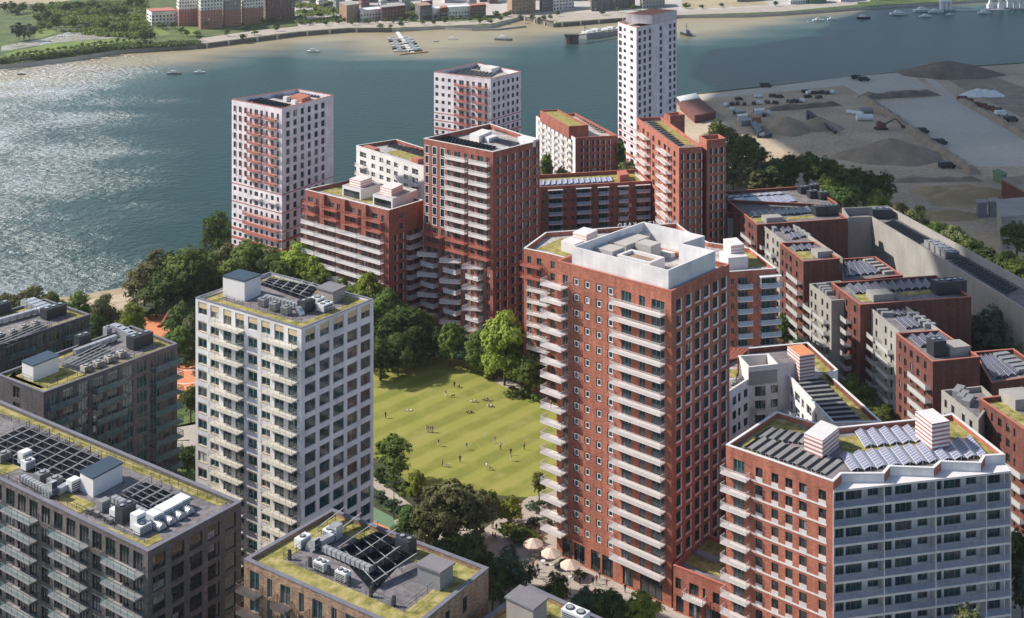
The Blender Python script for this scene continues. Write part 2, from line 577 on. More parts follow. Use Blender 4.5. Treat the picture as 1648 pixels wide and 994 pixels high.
def win_parts(w, h, st):
    """returns (frame MB, pane MB); frame material slots: 0 frame, 1 extra"""
    f, p = MB(), MB()
    y = .22
    t = .09
    def bar(x0, x1, z0, z1, m=0, y0=None, y1=None):
        y0 = y - .08 if y0 is None else y0
        y1 = y if y1 is None else y1
        f.box(((x0 + x1) / 2, (y0 + y1) / 2, z0), (x1 - x0, y1 - y0, z1 - z0), 0, m)
    X = w / 2
    if st == 'sq':
        b = .22
        bar(-X, -X + b, 0, h, 1); bar(X - b, X, 0, h, 1); bar(-X + b, X - b, 0, b * .8, 1); bar(-X + b, X - b, h - b, h, 1)
        i = X - b
        bar(-i, -i + .13, b * .8, h - b, 0, y - .14); bar(i - .13, i, b * .8, h - b, 0, y - .14)
        bar(-i + .13, i - .13, b * .8, b * .8 + .15, 0, y - .14); bar(-i + .13, i - .13, h - b - .13, h - b, 0, y - .14)
    else:
        bar(-X, -X + t, 0, h); bar(X - t, X, 0, h); bar(-X + t, X - t, 0, t); bar(-X + t, X - t, h - t, h)
        if st in ('w2', 'd2', 'L', 'R', 'fr', 'yb', 'pan'):
            bar(-.035, .035, t, h - t)
        if st == 'd3':
            bar(-X / 3 - .04, -X / 3 + .04, t, h - t); bar(X / 3 - .04, X / 3 + .04, t, h - t)
        if st in ('w2', 'L', 'R', 'fr'):
            bar(.035, X - t, h * .45, h * .45 + .07)
        if st == 'L':
            bar(X - .02, X + .36, -.42, h, 1, -.05, .03)
            bar(-X, X - .02, -.42, -.02, 1, -.05, .03)
        if st == 'R':
            bar(X - .02, X + .30, -.2, h, 1, -.05, .03)
        if st == 'fr':
            e = .2
            bar(-X - e, -X, -e, h + e, 1, -.06, .02); bar(X, X + e, -e, h + e, 1, -.06, .02)
            bar(-X, X, -e, 0, 1, -.06, .02); bar(-X, X, h, h + e, 1, -.06, .02)
        if st == 'yb':
            bar(-X + t, X - t, h - .28, h - t, 1, y - .12)
            bar(-X, X, -.10, 0.02, 1, -.06, .05)
        if st == 'pan':
            bar(-X + t, X - t, h - 1.15, h - t, 1, y - .12)
        if st == 'sp':
            bar(-X, X, -.75, -.02, 1, -.03, .03)
            bar(-X + t, -.02, t, h * .5, 0, y - .03)
        if st == 'fin':
            bar(-X - .12, -X, 0, h, 1, -.06, .03); bar(X, X + .12, 0, h, 1, -.06, .03)
    p.face([(-X, y, 0), (X, y, 0), (X, y, h), (-X, y, h)])
    return f, p

def rail_mb(w, d, st, h=1.1, dl=None, dr=None, fine=True, inn=0.0):
    """railing round an open-backed balcony: front and two sides; slots 0 metal, 1 panel"""
    dl = d if dl is None else dl
    dr = d if dr is None else dr
    f = MB()
    X = w / 2
    pts = [Vector((-X + .03, -.02 + inn, 0)), Vector((-X + .03, -dl + .03, 0)), Vector((X - .03, -dr + .03, 0)), Vector((X - .03, -.02 + inn, 0))]
    for a, b in zip(pts[:-1], pts[1:]):
        L = (b - a).length
        if L < .2:
            continue
        z = Vector((0, 0, 1))
        f.beam(a + z * h, b + z * h, .055, 0)
        if st == 'bar':
            f.beam(a + z * .1, b + z * .1, .05, 0)
            sp, bw = (.17, .065) if fine else (.34, .14)
            n = max(2, int(L / sp))
            dd = (b - a) / L
            for i in range(n + 1):
                c = a + dd * (L * i / n)
                q = dd * bw / 2
                f.face([c - q + z * .1, c + q + z * .1, c + q + z * h, c - q + z * h], 0)
        elif st in ('gls', 'pan'):
            k = max(1, int(L / 1.5))
            f.face([a + z * .02, b + z * .02, b + z * (h - .03), a + z * (h - .03)], 1)
            if st == 'gls':
                for i in range(k + 1):
                    c = a + (b - a) * (i / k)
                    f.beam(c, c + z * h, .038, 0)
    return f

def slab_mb(w, d, dl=None, dr=None, th=.24):
    dl = d if dl is None else dl
    dr = d if dr is None else dr
    f = MB()
    X = w / 2
    lo, hi = -th, .0
    p = [(-X, -dl), (X, -dr), (X, 0), (-X, 0)]
    f.prism(p, lo, hi, 0, bottom=True)
    return f

CACHE = {}
def cached(key, fn):
    if key not in CACHE:
        CACHE[key] = fn()
    return CACHE[key]

BLDS = []
STY = {}   # style name -> (shape, frame, extra, glass)

class Bld:
    def __init__(s, label, pts, z, wall='red', cop='cop', deck='deck', cat='apartment block', name='apartment_building',
                 group=None, near=False, cap=100, ph=1.15, t=.4, z0=0.0, plain=(), world=False, inner=None):
        s.z, s.z0, s.near, s.cap = z, z0, near, cap
        s.poly = [Vector(p[:2]) for p in pts] if world else [g(p[0], p[1], z).to_2d() for p in pts]
        c = sum(s.poly, Vector((0, 0))) / len(s.poly)
        s.root = thing(name, label, cat, (c.x, c.y, z0), group)
        s.wallmat = wall
        s.mats = [M[wall]]
        s.w = MB()
        s.wins, s.bals, s.done = [], [], set()
        s.ph = ph
        zz = z
        q = inset(s.poly, t)
        s.inner = q
        im = 0
        if inner:
            im = s.mi(inner)
        for i in range(len(q)):
            a, b = q[i], q[(i + 1) % len(q)]
            s.w.face([(b.x, b.y, z - ph - .05), (a.x, a.y, z - ph - .05), (a.x, a.y, z), (b.x, b.y, z)], im)
        cm = MB()
        o = inset(s.poly, -.06)
        oi = inset(s.poly, t + .05)
        for i in range(len(q)):
            j = (i + 1) % len(q)
            a, b, c2, d = o[i], o[j], oi[j], oi[i]
            z1, z2 = z + .0, z + .13
            cm.face([(a.x, a.y, z1), (b.x, b.y, z1), (b.x, b.y, z2), (a.x, a.y, z2)])
            cm.face([(c2.x, c2.y, z1), (d.x, d.y, z1), (d.x, d.y, z2), (c2.x, c2.y, z2)])
            cm.face([(a.x, a.y, z2), (b.x, b.y, z2), (c2.x, c2.y, z2), (d.x, d.y, z2)])
            cm.face([(a.x, a.y, z1), (d.x, d.y, z1), (c2.x, c2.y, z1), (b.x, b.y, z1)])
        cm.obj('coping', M[cop], s.root)
        dk = MB()
        dk.face([(p.x, p.y, z - ph) for p in q])
        dk.obj('roof', M[deck], s.root)
        s.zd = z - ph
        BLDS.append(s)
    def mi(s, name):
        m = M[name]
        if m not in s.mats:
            s.mats.append(m)
        return s.mats.index(m)
    def ux(s, i, x):
        """distance along edge i at which photo column x falls"""
        P, Q = s.poly[i], s.poly[(i + 1) % len(s.poly)]
        d = Q - P
        k = (x - CX) / FL
        den = d.x - k * d.y
        if abs(den) < 1e-6: den = 1e-6
        return (k * P.y - P.x) / den * d.length
    def even(s, i, n, w, sill, head, st, u0=.06, u1=.94):
        P, Q = s.poly[i], s.poly[(i + 1) % len(s.poly)]
        L = (Q - P).length
        return [('u', L * (u0 + (u1 - u0) * (k + .5) / n) - w / 2, L * (u0 + (u1 - u0) * (k + .5) / n) + w / 2, sill, head, st) for k in range(n)]
    def cols(s, i, xs, sill, head, st, grow=0.0):
        return [('u', s.ux(i, a) - grow, s.ux(i, b) + grow, sill, head, st) for a, b in xs]
    def facade(s, i, zones, wall=None, z0=None, rev=.24):
        """zones: [(z of first floor level, rows, storey height, cols, wall)] from the top down"""
        s.done.add(i)
        P, Q = s.poly[i], s.poly[(i + 1) % len(s.poly)]
        L = (Q - P).length
        d = (Q - P) / L
        n = Vector((d.y, -d.x))
        rz = math.atan2(d.y, d.x)
        zb0 = s.z0 if z0 is None else z0
        def pt(u, z, dep=0.0):
            q = P + d * u - n * dep
            return (q.x, q.y, z)
        def quad(u0, u1, za, zb, m):
            if u1 - u0 > 1e-4 and zb - za > 1e-4:
                s.w.face([pt(u0, za), pt(u1, za), pt(u1, zb), pt(u0, zb)], m)
        top = s.z
        for zi, zn in enumerate(zones):
            zf0, nr, fh, cols = zn[:4]
            m = s.mi(zn[4]) if len(zn) > 4 and zn[4] else (s.mi(wall) if wall else 0)
            bot = zf0 - (nr - 1) * fh
            if zi == len(zones) - 1:
                bot = zb0
            cols = sorted([c for c in cols if c[1] > .02 and c[2] < L - .02], key=lambda c: c[1])
            u = 0.0
            for c in cols:
                u0, u1, sill, head, st = c[1:]
                if u0 < u - 1e-6:
                    continue
                quad(u, u0, bot, top, m)
                z = top
                for k in range(nr):
                    zf = zf0 - k * fh
                    if zf + sill < zb0 + .05:
                        break
                    quad(u0, u1, zf + head, z, m)
                    z = zf + sill
                    zt = zf + head
                    s.w.face([pt(u0, z), pt(u0, zt), pt(u0, zt, rev), pt(u0, z, rev)], m)
                    s.w.face([pt(u1, z), pt(u1, z, rev), pt(u1, zt, rev), pt(u1, zt)], m)
                    s.w.face([pt(u0, z), pt(u0, z, rev), pt(u1, z, rev), pt(u1, z)], m)
                    s.w.face([pt(u0, zt), pt(u1, zt), pt(u1, zt, rev), pt(u0, zt, rev)], m)
                    s.wins.append((round(u1 - u0, 2), round(head - sill, 2), st, pt((u0 + u1) / 2, z), rz))
                quad(u0, u1, bot, z, m)
                u = u1
            quad(u, L, bot, top, m)
            top = bot
    def band(s, i, zs, h, matn, proud=.07, u0=0, u1=None, name='string_course'):
        P, Q = s.poly[i], s.poly[(i + 1) % len(s.poly)]
        L = (Q - P).length
        u1 = L if u1 is None else u1
        d = (Q - P) / L
        n = Vector((d.y, -d.x))
        f = MB()
        for z in zs:
            c = P + d * ((u0 + u1) / 2) + n * (proud / 2 - .05)
            f.box((c.x, c.y, z), (u1 - u0, proud + .1, h), math.atan2(d.y, d.x))
        f.obj(name, M[matn], s.root)
    def balc(s, i, x0, x1, zf0, rows, fh, depth, st, u=None, dl=None, dr=None, h=1.1, alt=None):
        """st = (rail shape, metal, panel, slab)"""
        P, Q = s.poly[i], s.poly[(i + 1) % len(s.poly)]
        L = (Q - P).length
        d = (Q - P) / L
        rz = math.atan2(d.y, d.x)
        a, b = (s.ux(i, x0), s.ux(i, x1)) if u is None else u
        c = P + d * ((a + b) / 2)
        for k in rows:
            ddl, ddr = dl, dr
            if alt and k % 2:
                ddl, ddr = alt
            z = zf0 - k * fh
            if z < s.z0 + 1:
                continue
            s.bals.append((round(b - a, 2), depth, ddl, ddr, h, st, (c.x, c.y, z), rz))
    def close(s):
        for i in range(len(s.poly)):
            if i in s.done: continue
            a, b = s.poly[i], s.poly[(i + 1) % len(s.poly)]
            s.w.face([(a.x, a.y, s.z0), (b.x, b.y, s.z0), (b.x, b.y, s.z), (a.x, a.y, s.z)])
        s.w.obj('wall', s.mats, s.root, uv=True)
    def fit(s, bvh):
        def seen(p, out):
            q = Vector((p[0] + out.x * .5, p[1] + out.y * .5, p[2] + 1))
            x, y = prj(q)
            if not (-10 < x < 1658 and -10 < y < 1004):
                return False
            o = Vector((0, 0, CH))
            dv = q - o
            L = dv.length
            hit = bvh.ray_cast(o, dv / L, L - 1.0)
            return hit[0] is None
        rec = []
        for r in s.wins:
            w_, h, st, p, rz = r
            out = Vector((math.sin(rz), -math.cos(rz)))
            v = seen(p, out)
            rec.append((not v, Vector(p).length, r))
        rec.sort(key=lambda a: (a[0], a[1]))
        rest = {}
        for k, (hid, _, r) in enumerate(rec):
            w_, h, st, p, rz = r
            shape, fm, xm, gm = STY[st]
            if k < s.cap:
                if s.near:
                    fme = cached(('f', w_, h, st), lambda: win_parts(w_, h, shape)[0].mesh('window', [M[fm], M[xm]]))
                    pme = cached(('p', w_, h, st), lambda: win_parts(w_, h, shape)[1].mesh('pane', [M[gm]]))
                    o = inst('window', fme, s.root, p, rz)
                    c = bpy.data.objects.new('pane', pme)
                    LINK(c)
                    c.parent = o
                else:
                    def mk():
                        f, q = win_parts(w_, h, shape)
                        for v in q.f:
                            f.f.append(tuple(i + len(f.v) for i in v)); f.m.append(2)
                        f.v += q.v
                        return f.mesh('window', [M[fm], M[xm], M[gm]])
                    inst('window', cached(('c', w_, h, st), mk), s.root, p, rz)
            else:
                mb, ml = rest.setdefault('a', (MB(), []))
                f, q = cached(('raw', w_, h, st), lambda: win_parts(w_, h, shape))
                idx = []
                for mn in (fm, xm, gm):
                    if M[mn] not in ml: ml.append(M[mn])
                    idx.append(ml.index(M[mn]))
                ca, sa = math.cos(rz), math.sin(rz)
                for part, base in ((f, None), (q, 2)):
                    n0 = len(mb.v)
                    mb.v += [(p[0] + x * ca - y * sa, p[1] + x * sa + y * ca, p[2] + z) for x, y, z in part.v]
                    mb.f += [tuple(n0 + i for i in fc) for fc in part.f]
                    mb.m += [idx[mm] if base is None else idx[2] for mm in part.m]
        for mb, ml in rest.values():
            o = mb.obj('window', ml, s.root)
            o['kind'] = 'stuff'
        # balconies
        rb = []
        for r in s.bals:
            rb.append((not seen(r[6], Vector((math.sin(r[7]), -math.cos(r[7]))) * 3), Vector(r[6]).length, r))
        rb.sort(key=lambda a: (a[0], a[1]))
        for k, (hid, _, r) in enumerate(rb[:100]):
            w_, dp, dl, dr, h, st, p, rz = r
            shape, rm, pm, sm = st
            sme = cached(('s', w_, dp, dl, dr, sm), lambda: slab_mb(w_, dp, dl, dr).mesh('balcony', [M[sm]]))
            rme = cached(('r', w_, dp, dl, dr, h, st, s.near), lambda: rail_mb(w_, dp, shape, h, dl, dr, s.near).mesh('railing', [M[rm], M[pm]]))
            o = inst('balcony', sme, s.root, p, rz)
            c = bpy.data.objects.new('railing', rme)
            LINK(c)
            c.parent = o

def sty(name, shape, fm='fd', xm='fw', gm='gl'):
    STY[name] = (shape, fm, xm, gm)

# ---- roof fittings: all are parts of their building
def bar_ang(b, i=0):
    P, Q = b.poly[i], b.poly[(i + 1) % len(b.poly)]
    return math.atan2(Q.y - P.y, Q.x - P.x)

def pw(b, x, y, dz=0.0):
    """a point of the roof deck seen at photo pixel x, y"""
    return g(x, y, b.zd + dz)

def sedum(b, *polys):
    for pl in polys:
        f = MB()
        f.face([pw(b, x, y, .06) for x, y in pl])
        f.obj('green_roof', M['sedum'], b.root)

def sedum_ring(b, t0=.1, t1=2.2):
    q0, q1 = inset(b.inner, t0), inset(b.inner, t1)
    f = MB()
    for i in range(len(q0)):
        j = (i + 1) % len(q0)
        f.face([(p.x, p.y, b.zd + .06) for p in (q0[i], q0[j], q1[j], q1[i])])
    f.obj('green_roof', M['sedum'], b.root)
    # guard rail along its inner side
    r = MB()
    for i in range(len(q1)):
        a, c = q1[i], q1[(i + 1) % len(q1)]
        L = (c - a).length
        k = max(1, int(L / 2.2))
        A, C = Vector((a.x, a.y, b.zd)), Vector((c.x, c.y, b.zd))
        for h in (.6, 1.1):
            r.beam(A + Vector((0, 0, h)), C + Vector((0, 0, h)), .04)
        for j in range(k):
            p = A + (C - A) * (j / k)
            r.beam(p, p + Vector((0, 0, 1.1)), .06)
    r.obj('guard_rail', M['raild'], b.root)

def rbox(b, name, x, y, sz, matn, rot=None, dz=0.0, top=None, topm=None, e=0):
    """a box standing on the roof; x, y = photo pixel of the middle of its base"""
    p = pw(b, x, y, dz)
    rot = bar_ang(b, e) if rot is None else rot
    f = MB()
    f.box(p, sz, rot, 0)
    if top:
        f.box((p.x, p.y, p.z + sz[2] - .01), (sz[0] + top, sz[1] + top, .28), rot, 1)
    return f.obj(name, [M[matn], M[topm or matn]], b.root)

def rbox4(b, name, L, F_, R_, ztop, matn, topm=None, lip=0.0, recess=0.0, m3=None):
    """a box given by the photo pixels of the left, front and right corners of its top at height ztop"""
    l, f, r = [g(p[0], p[1], ztop).to_2d() for p in (L, F_, R_)]
    poly = [l, f, r, l + r - f]
    m = MB()
    if recess:
        ring(m, poly, b.zd - .02, ztop, .3, 0)
        q = inset(poly, .28)
        m.face([(p.x, p.y, ztop - recess) for p in q], 1)
    else:
        m.prism(poly, b.zd - .02, ztop, 0, 1)
        if lip:
            o = inset(poly, -lip)
            m.prism(o, ztop + .004, ztop + .25, 1, 1, True)
    o = m.obj(name, [M[matn], M[topm or matn]], b.root, uv=True)
    return poly

def hvac(b, x, y, n=2, sz=(1.6, 1.3, 1.3), matn='steell', rot=None, e=0, fan=True):
    p = pw(b, x, y)
    rot = bar_ang(b, e) if rot is None else rot
    f = MB()
    f.box((p.x, p.y, p.z + .25), sz, rot, 0)
    ca, sa = math.cos(rot), math.sin(rot)
    for k in (-1, 1):
        for j in (-1, 1):
            q = (p.x + ca * k * sz[0] * .4 - sa * j * sz[1] * .4, p.y + sa * k * sz[0] * .4 + ca * j * sz[1] * .4, p.z)
            f.box(q, (.12, .12, .26), rot, 1)
    if fan:
        for k in range(n):
            u = (k - (n - 1) / 2) * sz[0] / n
            f.cyl((p.x + ca * u, p.y + sa * u, p.z + .25 + sz[2]), min(sz[1], sz[0] / n) * .36, .14, 10, 1)
            f.cyl((p.x + ca * u, p.y + sa * u, p.z + .25 + sz[2] + .02), min(sz[1], sz[0] / n) * .27, .15, 8, 2)
    # louvred front
    for k in range(4):
        z = p.z + .35 + k * sz[2] / 5
        q = (p.x + sa * (sz[1] / 2 + .01), p.y - ca * (sz[1] / 2 + .01), z)
        f.box(q, (sz[0] * .86, .04, sz[2] * .1), rot, 1)
    return f.obj('air_handling_unit', [M[matn], M['black'], M['steel']], b.root)

def duct(b, x0, y0, x1, y1, w_=.9, h=.9, seg=1.2, matn='steel', rise=.35):
    a, c = pw(b, x0, y0, rise), pw(b, x1, y1, rise)
    L = (c - a).length
    d = (c - a) / L
    rot = math.atan2(d.y, d.x)
    f = MB()
    f.box(((a.x + c.x) / 2, (a.y + c.y) / 2, a.z), (L, w_, h), rot, 0)
    n = int(L / seg)
    for k in range(n + 1):
        q = a + d * (L * k / max(1, n))
        f.box((q.x, q.y, q.z - .05), (.1, w_ + .16, h + .1), rot, 1)
        f.box((q.x, q.y, q.z - rise), (.1, w_ * .8, rise), rot, 2)
    return f.obj('duct', [M[matn], M['fg'], M['black']], b.root)

def elbow(b, x, y, r=1.3, w_=.9, t=.8, rot=0.0, matn='steel'):
    """a duct that bends down to the roof"""
    p = pw(b, x, y)
    f = MB()
    ca, sa = math.cos(rot), math.sin(rot)
    N_ = 8
    pr = []
    for k in range(N_ + 1):
        a = math.pi / 2 * k / N_
        pr.append(((r + t) * math.cos(a), (r + t) * math.sin(a), r * .55 * math.cos(a), r * .55 * math.sin(a)))
    def W(x_, y_, z_):
        return (p.x + ca * x_ - sa * y_, p.y + sa * x_ + ca * y_, p.z + z_)
    for k in range(N_):
        a0, a1 = pr[k], pr[k + 1]
        for yy, sgn in ((-w_ / 2, 1), (w_ / 2, -1)):
            q = [W(a0[0], yy, a0[1]), W(a1[0], yy, a1[1]), W(a1[2], yy, a1[3]), W(a0[2], yy, a0[3])]
            f.face(q if sgn > 0 else q[::-1])
        f.face([W(a0[0], -w_ / 2, a0[1]), W(a0[0], w_ / 2, a0[1]), W(a1[0], w_ / 2, a1[1]), W(a1[0], -w_ / 2, a1[1])])
        f.face([W(a0[2], -w_ / 2, a0[3]), W(a1[2], -w_ / 2, a1[3]), W(a1[2], w_ / 2, a1[3]), W(a0[2], w_ / 2, a0[3])])
        if k % 3 == 1:
            f.box(W((a0[0] + a0[2]) / 2, 0, a0[1] * .5), (.12, w_ + .12, .1), rot, 0)
    return f.obj('duct_elbow', [M[matn]], b.root)

def barrel(b, x, y, L=2.2, r=.8, rot=0.0):
    """a half-round banded casing"""
    p = pw(b, x, y, .2)
    f = MB()
    ca, sa = math.cos(rot), math.sin(rot)
    def W(x_, y_, z_):
        return (p.x + ca * x_ - sa * y_, p.y + sa * x_ + ca * y_, p.z + z_)
    K = 10
    for k in range(K):
        a0, a1 = math.pi * k / K, math.pi * (k + 1) / K
        f.face([W(-L / 2, r * math.cos(a0), r * 1.3 * math.sin(a0)), W(-L / 2, r * math.cos(a1), r * 1.3 * math.sin(a1)),
                W(L / 2, r * math.cos(a1), r * 1.3 * math.sin(a1)), W(L / 2, r * math.cos(a0), r * 1.3 * math.sin(a0))][::-1])
    for sx in (-1, 1):
        f.face([W(sx * L / 2, r * math.cos(math.pi * k / K), r * 1.3 * math.sin(math.pi * k / K)) for k in range(K + 1)][::sx], 0)
    for u in (-.35, 0, .35):
        for k in range(K):
            a0, a1 = math.pi * k / K, math.pi * (k + 1) / K
            r2 = r * 1.04
            f.face([W(u * L - .08, r2 * math.cos(a0), r2 * 1.3 * math.sin(a0)), W(u * L - .08, r2 * math.cos(a1), r2 * 1.3 * math.sin(a1)),
                    W(u * L + .08, r2 * math.cos(a1), r2 * 1.3 * math.sin(a1)), W(u * L + .08, r2 * math.cos(a0), r2 * 1.3 * math.sin(a0))][::-1], 1)
    return f.obj('fan_casing', [M['steel'], M['fg']], b.root)

def pv(b, A, B_, C, D, n, m='pvd', tilt=.55, fill=.8, alt=False, back='steel', rise=.25, name='solar_panel', zoff=0.0, strip=None):
    """n rows of tilted panels in the roof region A B C D (photo pixels): each row runs along A-B, rows step towards D-C"""
    a, b2, c, d = [pw(b, *q, dz=zoff) for q in (A, B_, C, D)]
    for k in range(n):
        t0, t1 = k / n, (k + fill) / n
        p0, p1 = a.lerp(d, t0), b2.lerp(c, t0)
        q0, q1 = a.lerp(d, t1), b2.lerp(c, t1)
        lo, hi = rise, rise + tilt
        if alt and k % 2:
            lo, hi = hi, lo
        f = MB()
        z = Vector((0, 0, 1))
        f.face([p0 + z * lo, p1 + z * lo, q1 + z * hi, q0 + z * hi], 0)
        f.face([p0 + z * (lo - .06), q0 + z * (hi - .06), q1 + z * (hi - .06), p1 + z * (lo - .06)], 1)
        if strip:
            t2 = (k + .96) / n
            r0, r1 = a.lerp(d, t2), b2.lerp(c, t2)
            f.face([q0 + z * hi, q1 + z * hi, r1 + z * (lo + .05), r0 + z * (lo + .05)], 2)
        for u, v, h0 in ((p0, p1, lo), (q0, q1, hi)):
            f.face([u + z * (h0 - .06), v + z * (h0 - .06), v + z * h0, u + z * h0] if h0 == lo else [v + z * (h0 - .06), u + z * (h0 - .06), u + z * h0, v + z * h0], 1)
            K = max(2, int((v - u).length / 3))
            for j in range(K + 1):
                s_ = u.lerp(v, j / K)
                f.beam(s_, s_ + z * (h0 - .02), .08, 1)
        # uv laid along the row
        o = f.obj(name, [M[m], M[back]] + ([M[strip]] if strip else []), b.root)
        me = o.data
        l = me.uv_layers.new(name='UVMap')
        L = (p1 - p0).length
        W_ = (q0 - p0).length
        dat = [0.0] * (2 * len(me.loops))
        dat[0:8] = [0, 0, L, 0, L, W_, 0, W_]
        l.data.foreach_set('uv', dat)

def trellis(b, A, B_, C, D, n, gap=1.0, m='fg', base='pvd', cross=6, slope=.6, bw=.16, pl_=.22):
    """rows of raised dark solar panels with pale rails and props between them"""
    a, b2, c, d = [pw(b, *q) for q in (A, B_, C, D)]
    z = Vector((0, 0, 1))
    f = MB()
    f.face([a + z * .1, b2 + z * .1, c + z * .1, d + z * .1])
    f.obj('solar_array', M[base], b.root, uv=True)
    for k in range(n):
        t = (k + .5) / n
        p, q = a.lerp(d, t), b2.lerp(c, t)
        f = MB()
        f.beam(p + z * (.9 + slope), q + z * (.9 + slope), bw, 0)
        o = (d - a).normalized() * pl_
        f.face([p + z * (.9 + slope) - o, q + z * (.9 + slope) - o, q + z * (.95 + slope) + o, p + z * (.95 + slope) + o], 0)
        L = (q - p).length
        K = max(2, int(L / 2.6))
        for j in range(K + 1):
            s_ = p.lerp(q, j / K)
            f.beam(s_, s_ + z * (.9 + slope), .09, 0)
        f.obj('solar_rail', [M[m]], b.root)
    f = MB()
    for j in range(cross):
        t = (j + .5) / cross
        f.beam(a.lerp(b2, t) + z * .5, d.lerp(c, t) + z * .5, .09)
    f.obj('support_frame', M[m], b.root)

# ------------------------------------------------------------------ buildings
sty('sq', 'sq', 'fw', 'fd', 'gl')
sty('L', 'L', 'fd', 'white', 'gl')
sty('Rw', 'R', 'fd', 'white', 'gl')
sty('door', 'd2', 'fg', 'fw', 'gl')
sty('door3', 'd3', 'fg', 'fw', 'gl')
sty('doord', 'd3', 'fd', 'fw', 'gl2')
sty('w2', 'w2', 'fg', 'fw', 'gl')
sty('w2w', 'w2', 'fw', 'fw', 'gl2')
sty('dk', 'w2', 'fd', 'fw', 'gl2')
sty('fr', 'fr', 'fd', 'white', 'gl')
sty('yb', 'yb', 'fb', 'panel', 'gl')
sty('pan', 'pan', 'fb', 'panel', 'gl')
sty('big', 'pl', 'fd', 'fw', 'gl2')
sty('bigr', 'pl', 'fb', 'fw', 'gl')
sty('sp', 'sp', 'fd', 'white', 'gl2')
sty('frr', 'w2', 'fg', 'coral', 'gl2')
sty('far', 'pl', 'fg', 'fw', 'gl2')
sty('shop', 'd3', 'fd', 'fw', 'gl2')
WB = ('bar', 'rail', 'glw', 'slab')
WP = ('pan', 'rail', 'glw', 'slab')
RB = ('bar', 'railr', 'glw', 'coral')
GB = ('gls', 'raild', 'glr', 'slabd')
BL = ('gls', 'rail', 'glb', 'slab')
GW = ('gls', 'rail', 'glr', 'slab')
CB = ('gls', 'fb', 'glc', 'slabb')
BB = ('bar', 'raile', 'glw', 'slabd')
DB = ('gls', 'raild', 'glr', 'slabm')
FH = 3.15

# --- A: the tallest red brick tower on the right of the lawn
b = Bld('tall red brick tower with white rooftop enclosure and long white balconies beside the lawn', [(896, 420), (1080.5, 469), (1174, 425.5), (988, 382)], 60.5, 'red', 'copr', 'deckl', near=True, ph=.9)
A_ = b
z1 = b.z
zf = z1 - 4.7
W4 = [(922.8, 931.9), (940.6, 949.7), (959.2, 968.7), (977.4, 987.4)]
cl = b.cols(0, W4, .65, 2.35, 'sq') + b.cols(0, [(905.5, 913.7)], .05, 2.35, 'door') + \
    b.cols(0, [(1000.2, 1015.6), (1048.4, 1069.3)], .05, 2.35, 'door3') + b.cols(0, [(1028.4, 1038)], .05, 2.35, 'door')
gf = b.cols(0, [(905, 921), (924, 941)], .1, 4.0, 'shop') + b.cols(0, [(951, 966), (969, 986.5)], .05, 4.1, 'shop') + b.cols(0, [(1002, 1019), (1030, 1066)], .1, 3.6, 'shop')
b.facade(0, [(zf, 17, FH, cl), (.2, 1, FH, gf)], rev=.34)
cr = b.cols(1, [(1088.4, 1095.7), (1103.6, 1111.2), (1118.5, 1125.8), (1132.7, 1140.3), (1147.2, 1154.5), (1160.9, 1168.2)], .55, 2.6, 'L')
b.facade(1, [(zf, 17, FH, cr), (.2, 1, FH, b.cols(1, [(1090, 1100), (1106, 1116)], .1, 3.5, 'shop'))], rev=.3)
b.balc(0, 988.5, 1071, zf, range(17), FH, 1.75, WB)
u0 = b.ux(0, 914)
b.balc(0, 0, 0, zf, range(17), FH, 2.3, WB, u=(-2.6, u0))
# brick panels recessed above the first row read as soldier courses
b.band(0, [z1 - 2.05], .16, 'coral', .05, u0=b.ux(0, 922), u1=b.ux(0, 988), name='lintel_course')
# the white enclosure on its roof
pts = [(920.6, 396.4), (1075.6, 435), (1151.5, 403.3), (1096.8, 391.3), (1134.4, 379.3), (1035.2, 356.4)]
enc = [g(x, y, 64.0).to_2d() for x, y in pts]
m = MB()
ring(m, enc, b.zd, 64.0, .35, 0, 1)
m.obj('plant_screen', [M['white'], M['cop']], b.root, uv=True)
fl = MB()
fl.face([(p.x, p.y, b.zd + .05) for p in inset(enc, .3)])
fl.obj('plant_floor', M['deckl'], b.root)
a = bar_ang(b, 0)
def encbox(x, y, zt, sz, mn='conc', rot=a, recess=None):
    p = g(x, y, zt)
    f = MB()
    f.box((p.x, p.y, b.zd), (sz[0], sz[1], zt - b.zd), rot)
    f.obj('plant_room' if sz[0] > 4 else 'plant_unit', M[mn], b.root)
for x, y, zt, sx, sy in ((981, 397.5, 62.6, 4.6, 4.2), (1003, 388, 62.6, 4.6, 4.4), (1022, 380.5, 62.6, 4.4, 4.4), (1035, 373.5, 62.0, 3.6, 2.6),
                        (966, 403, 61.6, 3.4, 3.2), (1043, 390, 62.8, 4.0, 3.6), (1000, 403, 61.0, 3.2, 1.6), (1019, 397, 61.0, 5.5, 1.8)):
    encbox(x, y, zt, (sx, sy))
p = g(1031, 411.5, 62.0)
m = MB()
c_, s_ = math.cos(a), math.sin(a)
bx = [Vector((p.x + c_ * u - s_ * v, p.y + s_ * u + c_ * v)) for u, v in ((-4.2, -2.6), (4.2, -2.6), (4.2, 2.6), (-4.2, 2.6))]
ring(m, bx, b.zd, 62.0, .7, 0)
m.face([(q.x, q.y, 61.4) for q in inset(bx, .65)], 1)
m.obj('stair_hatch', [M['cop'], M['tan']], b.root)
encbox(1076, 404, 60.6, (3, 2.4), 'cop')

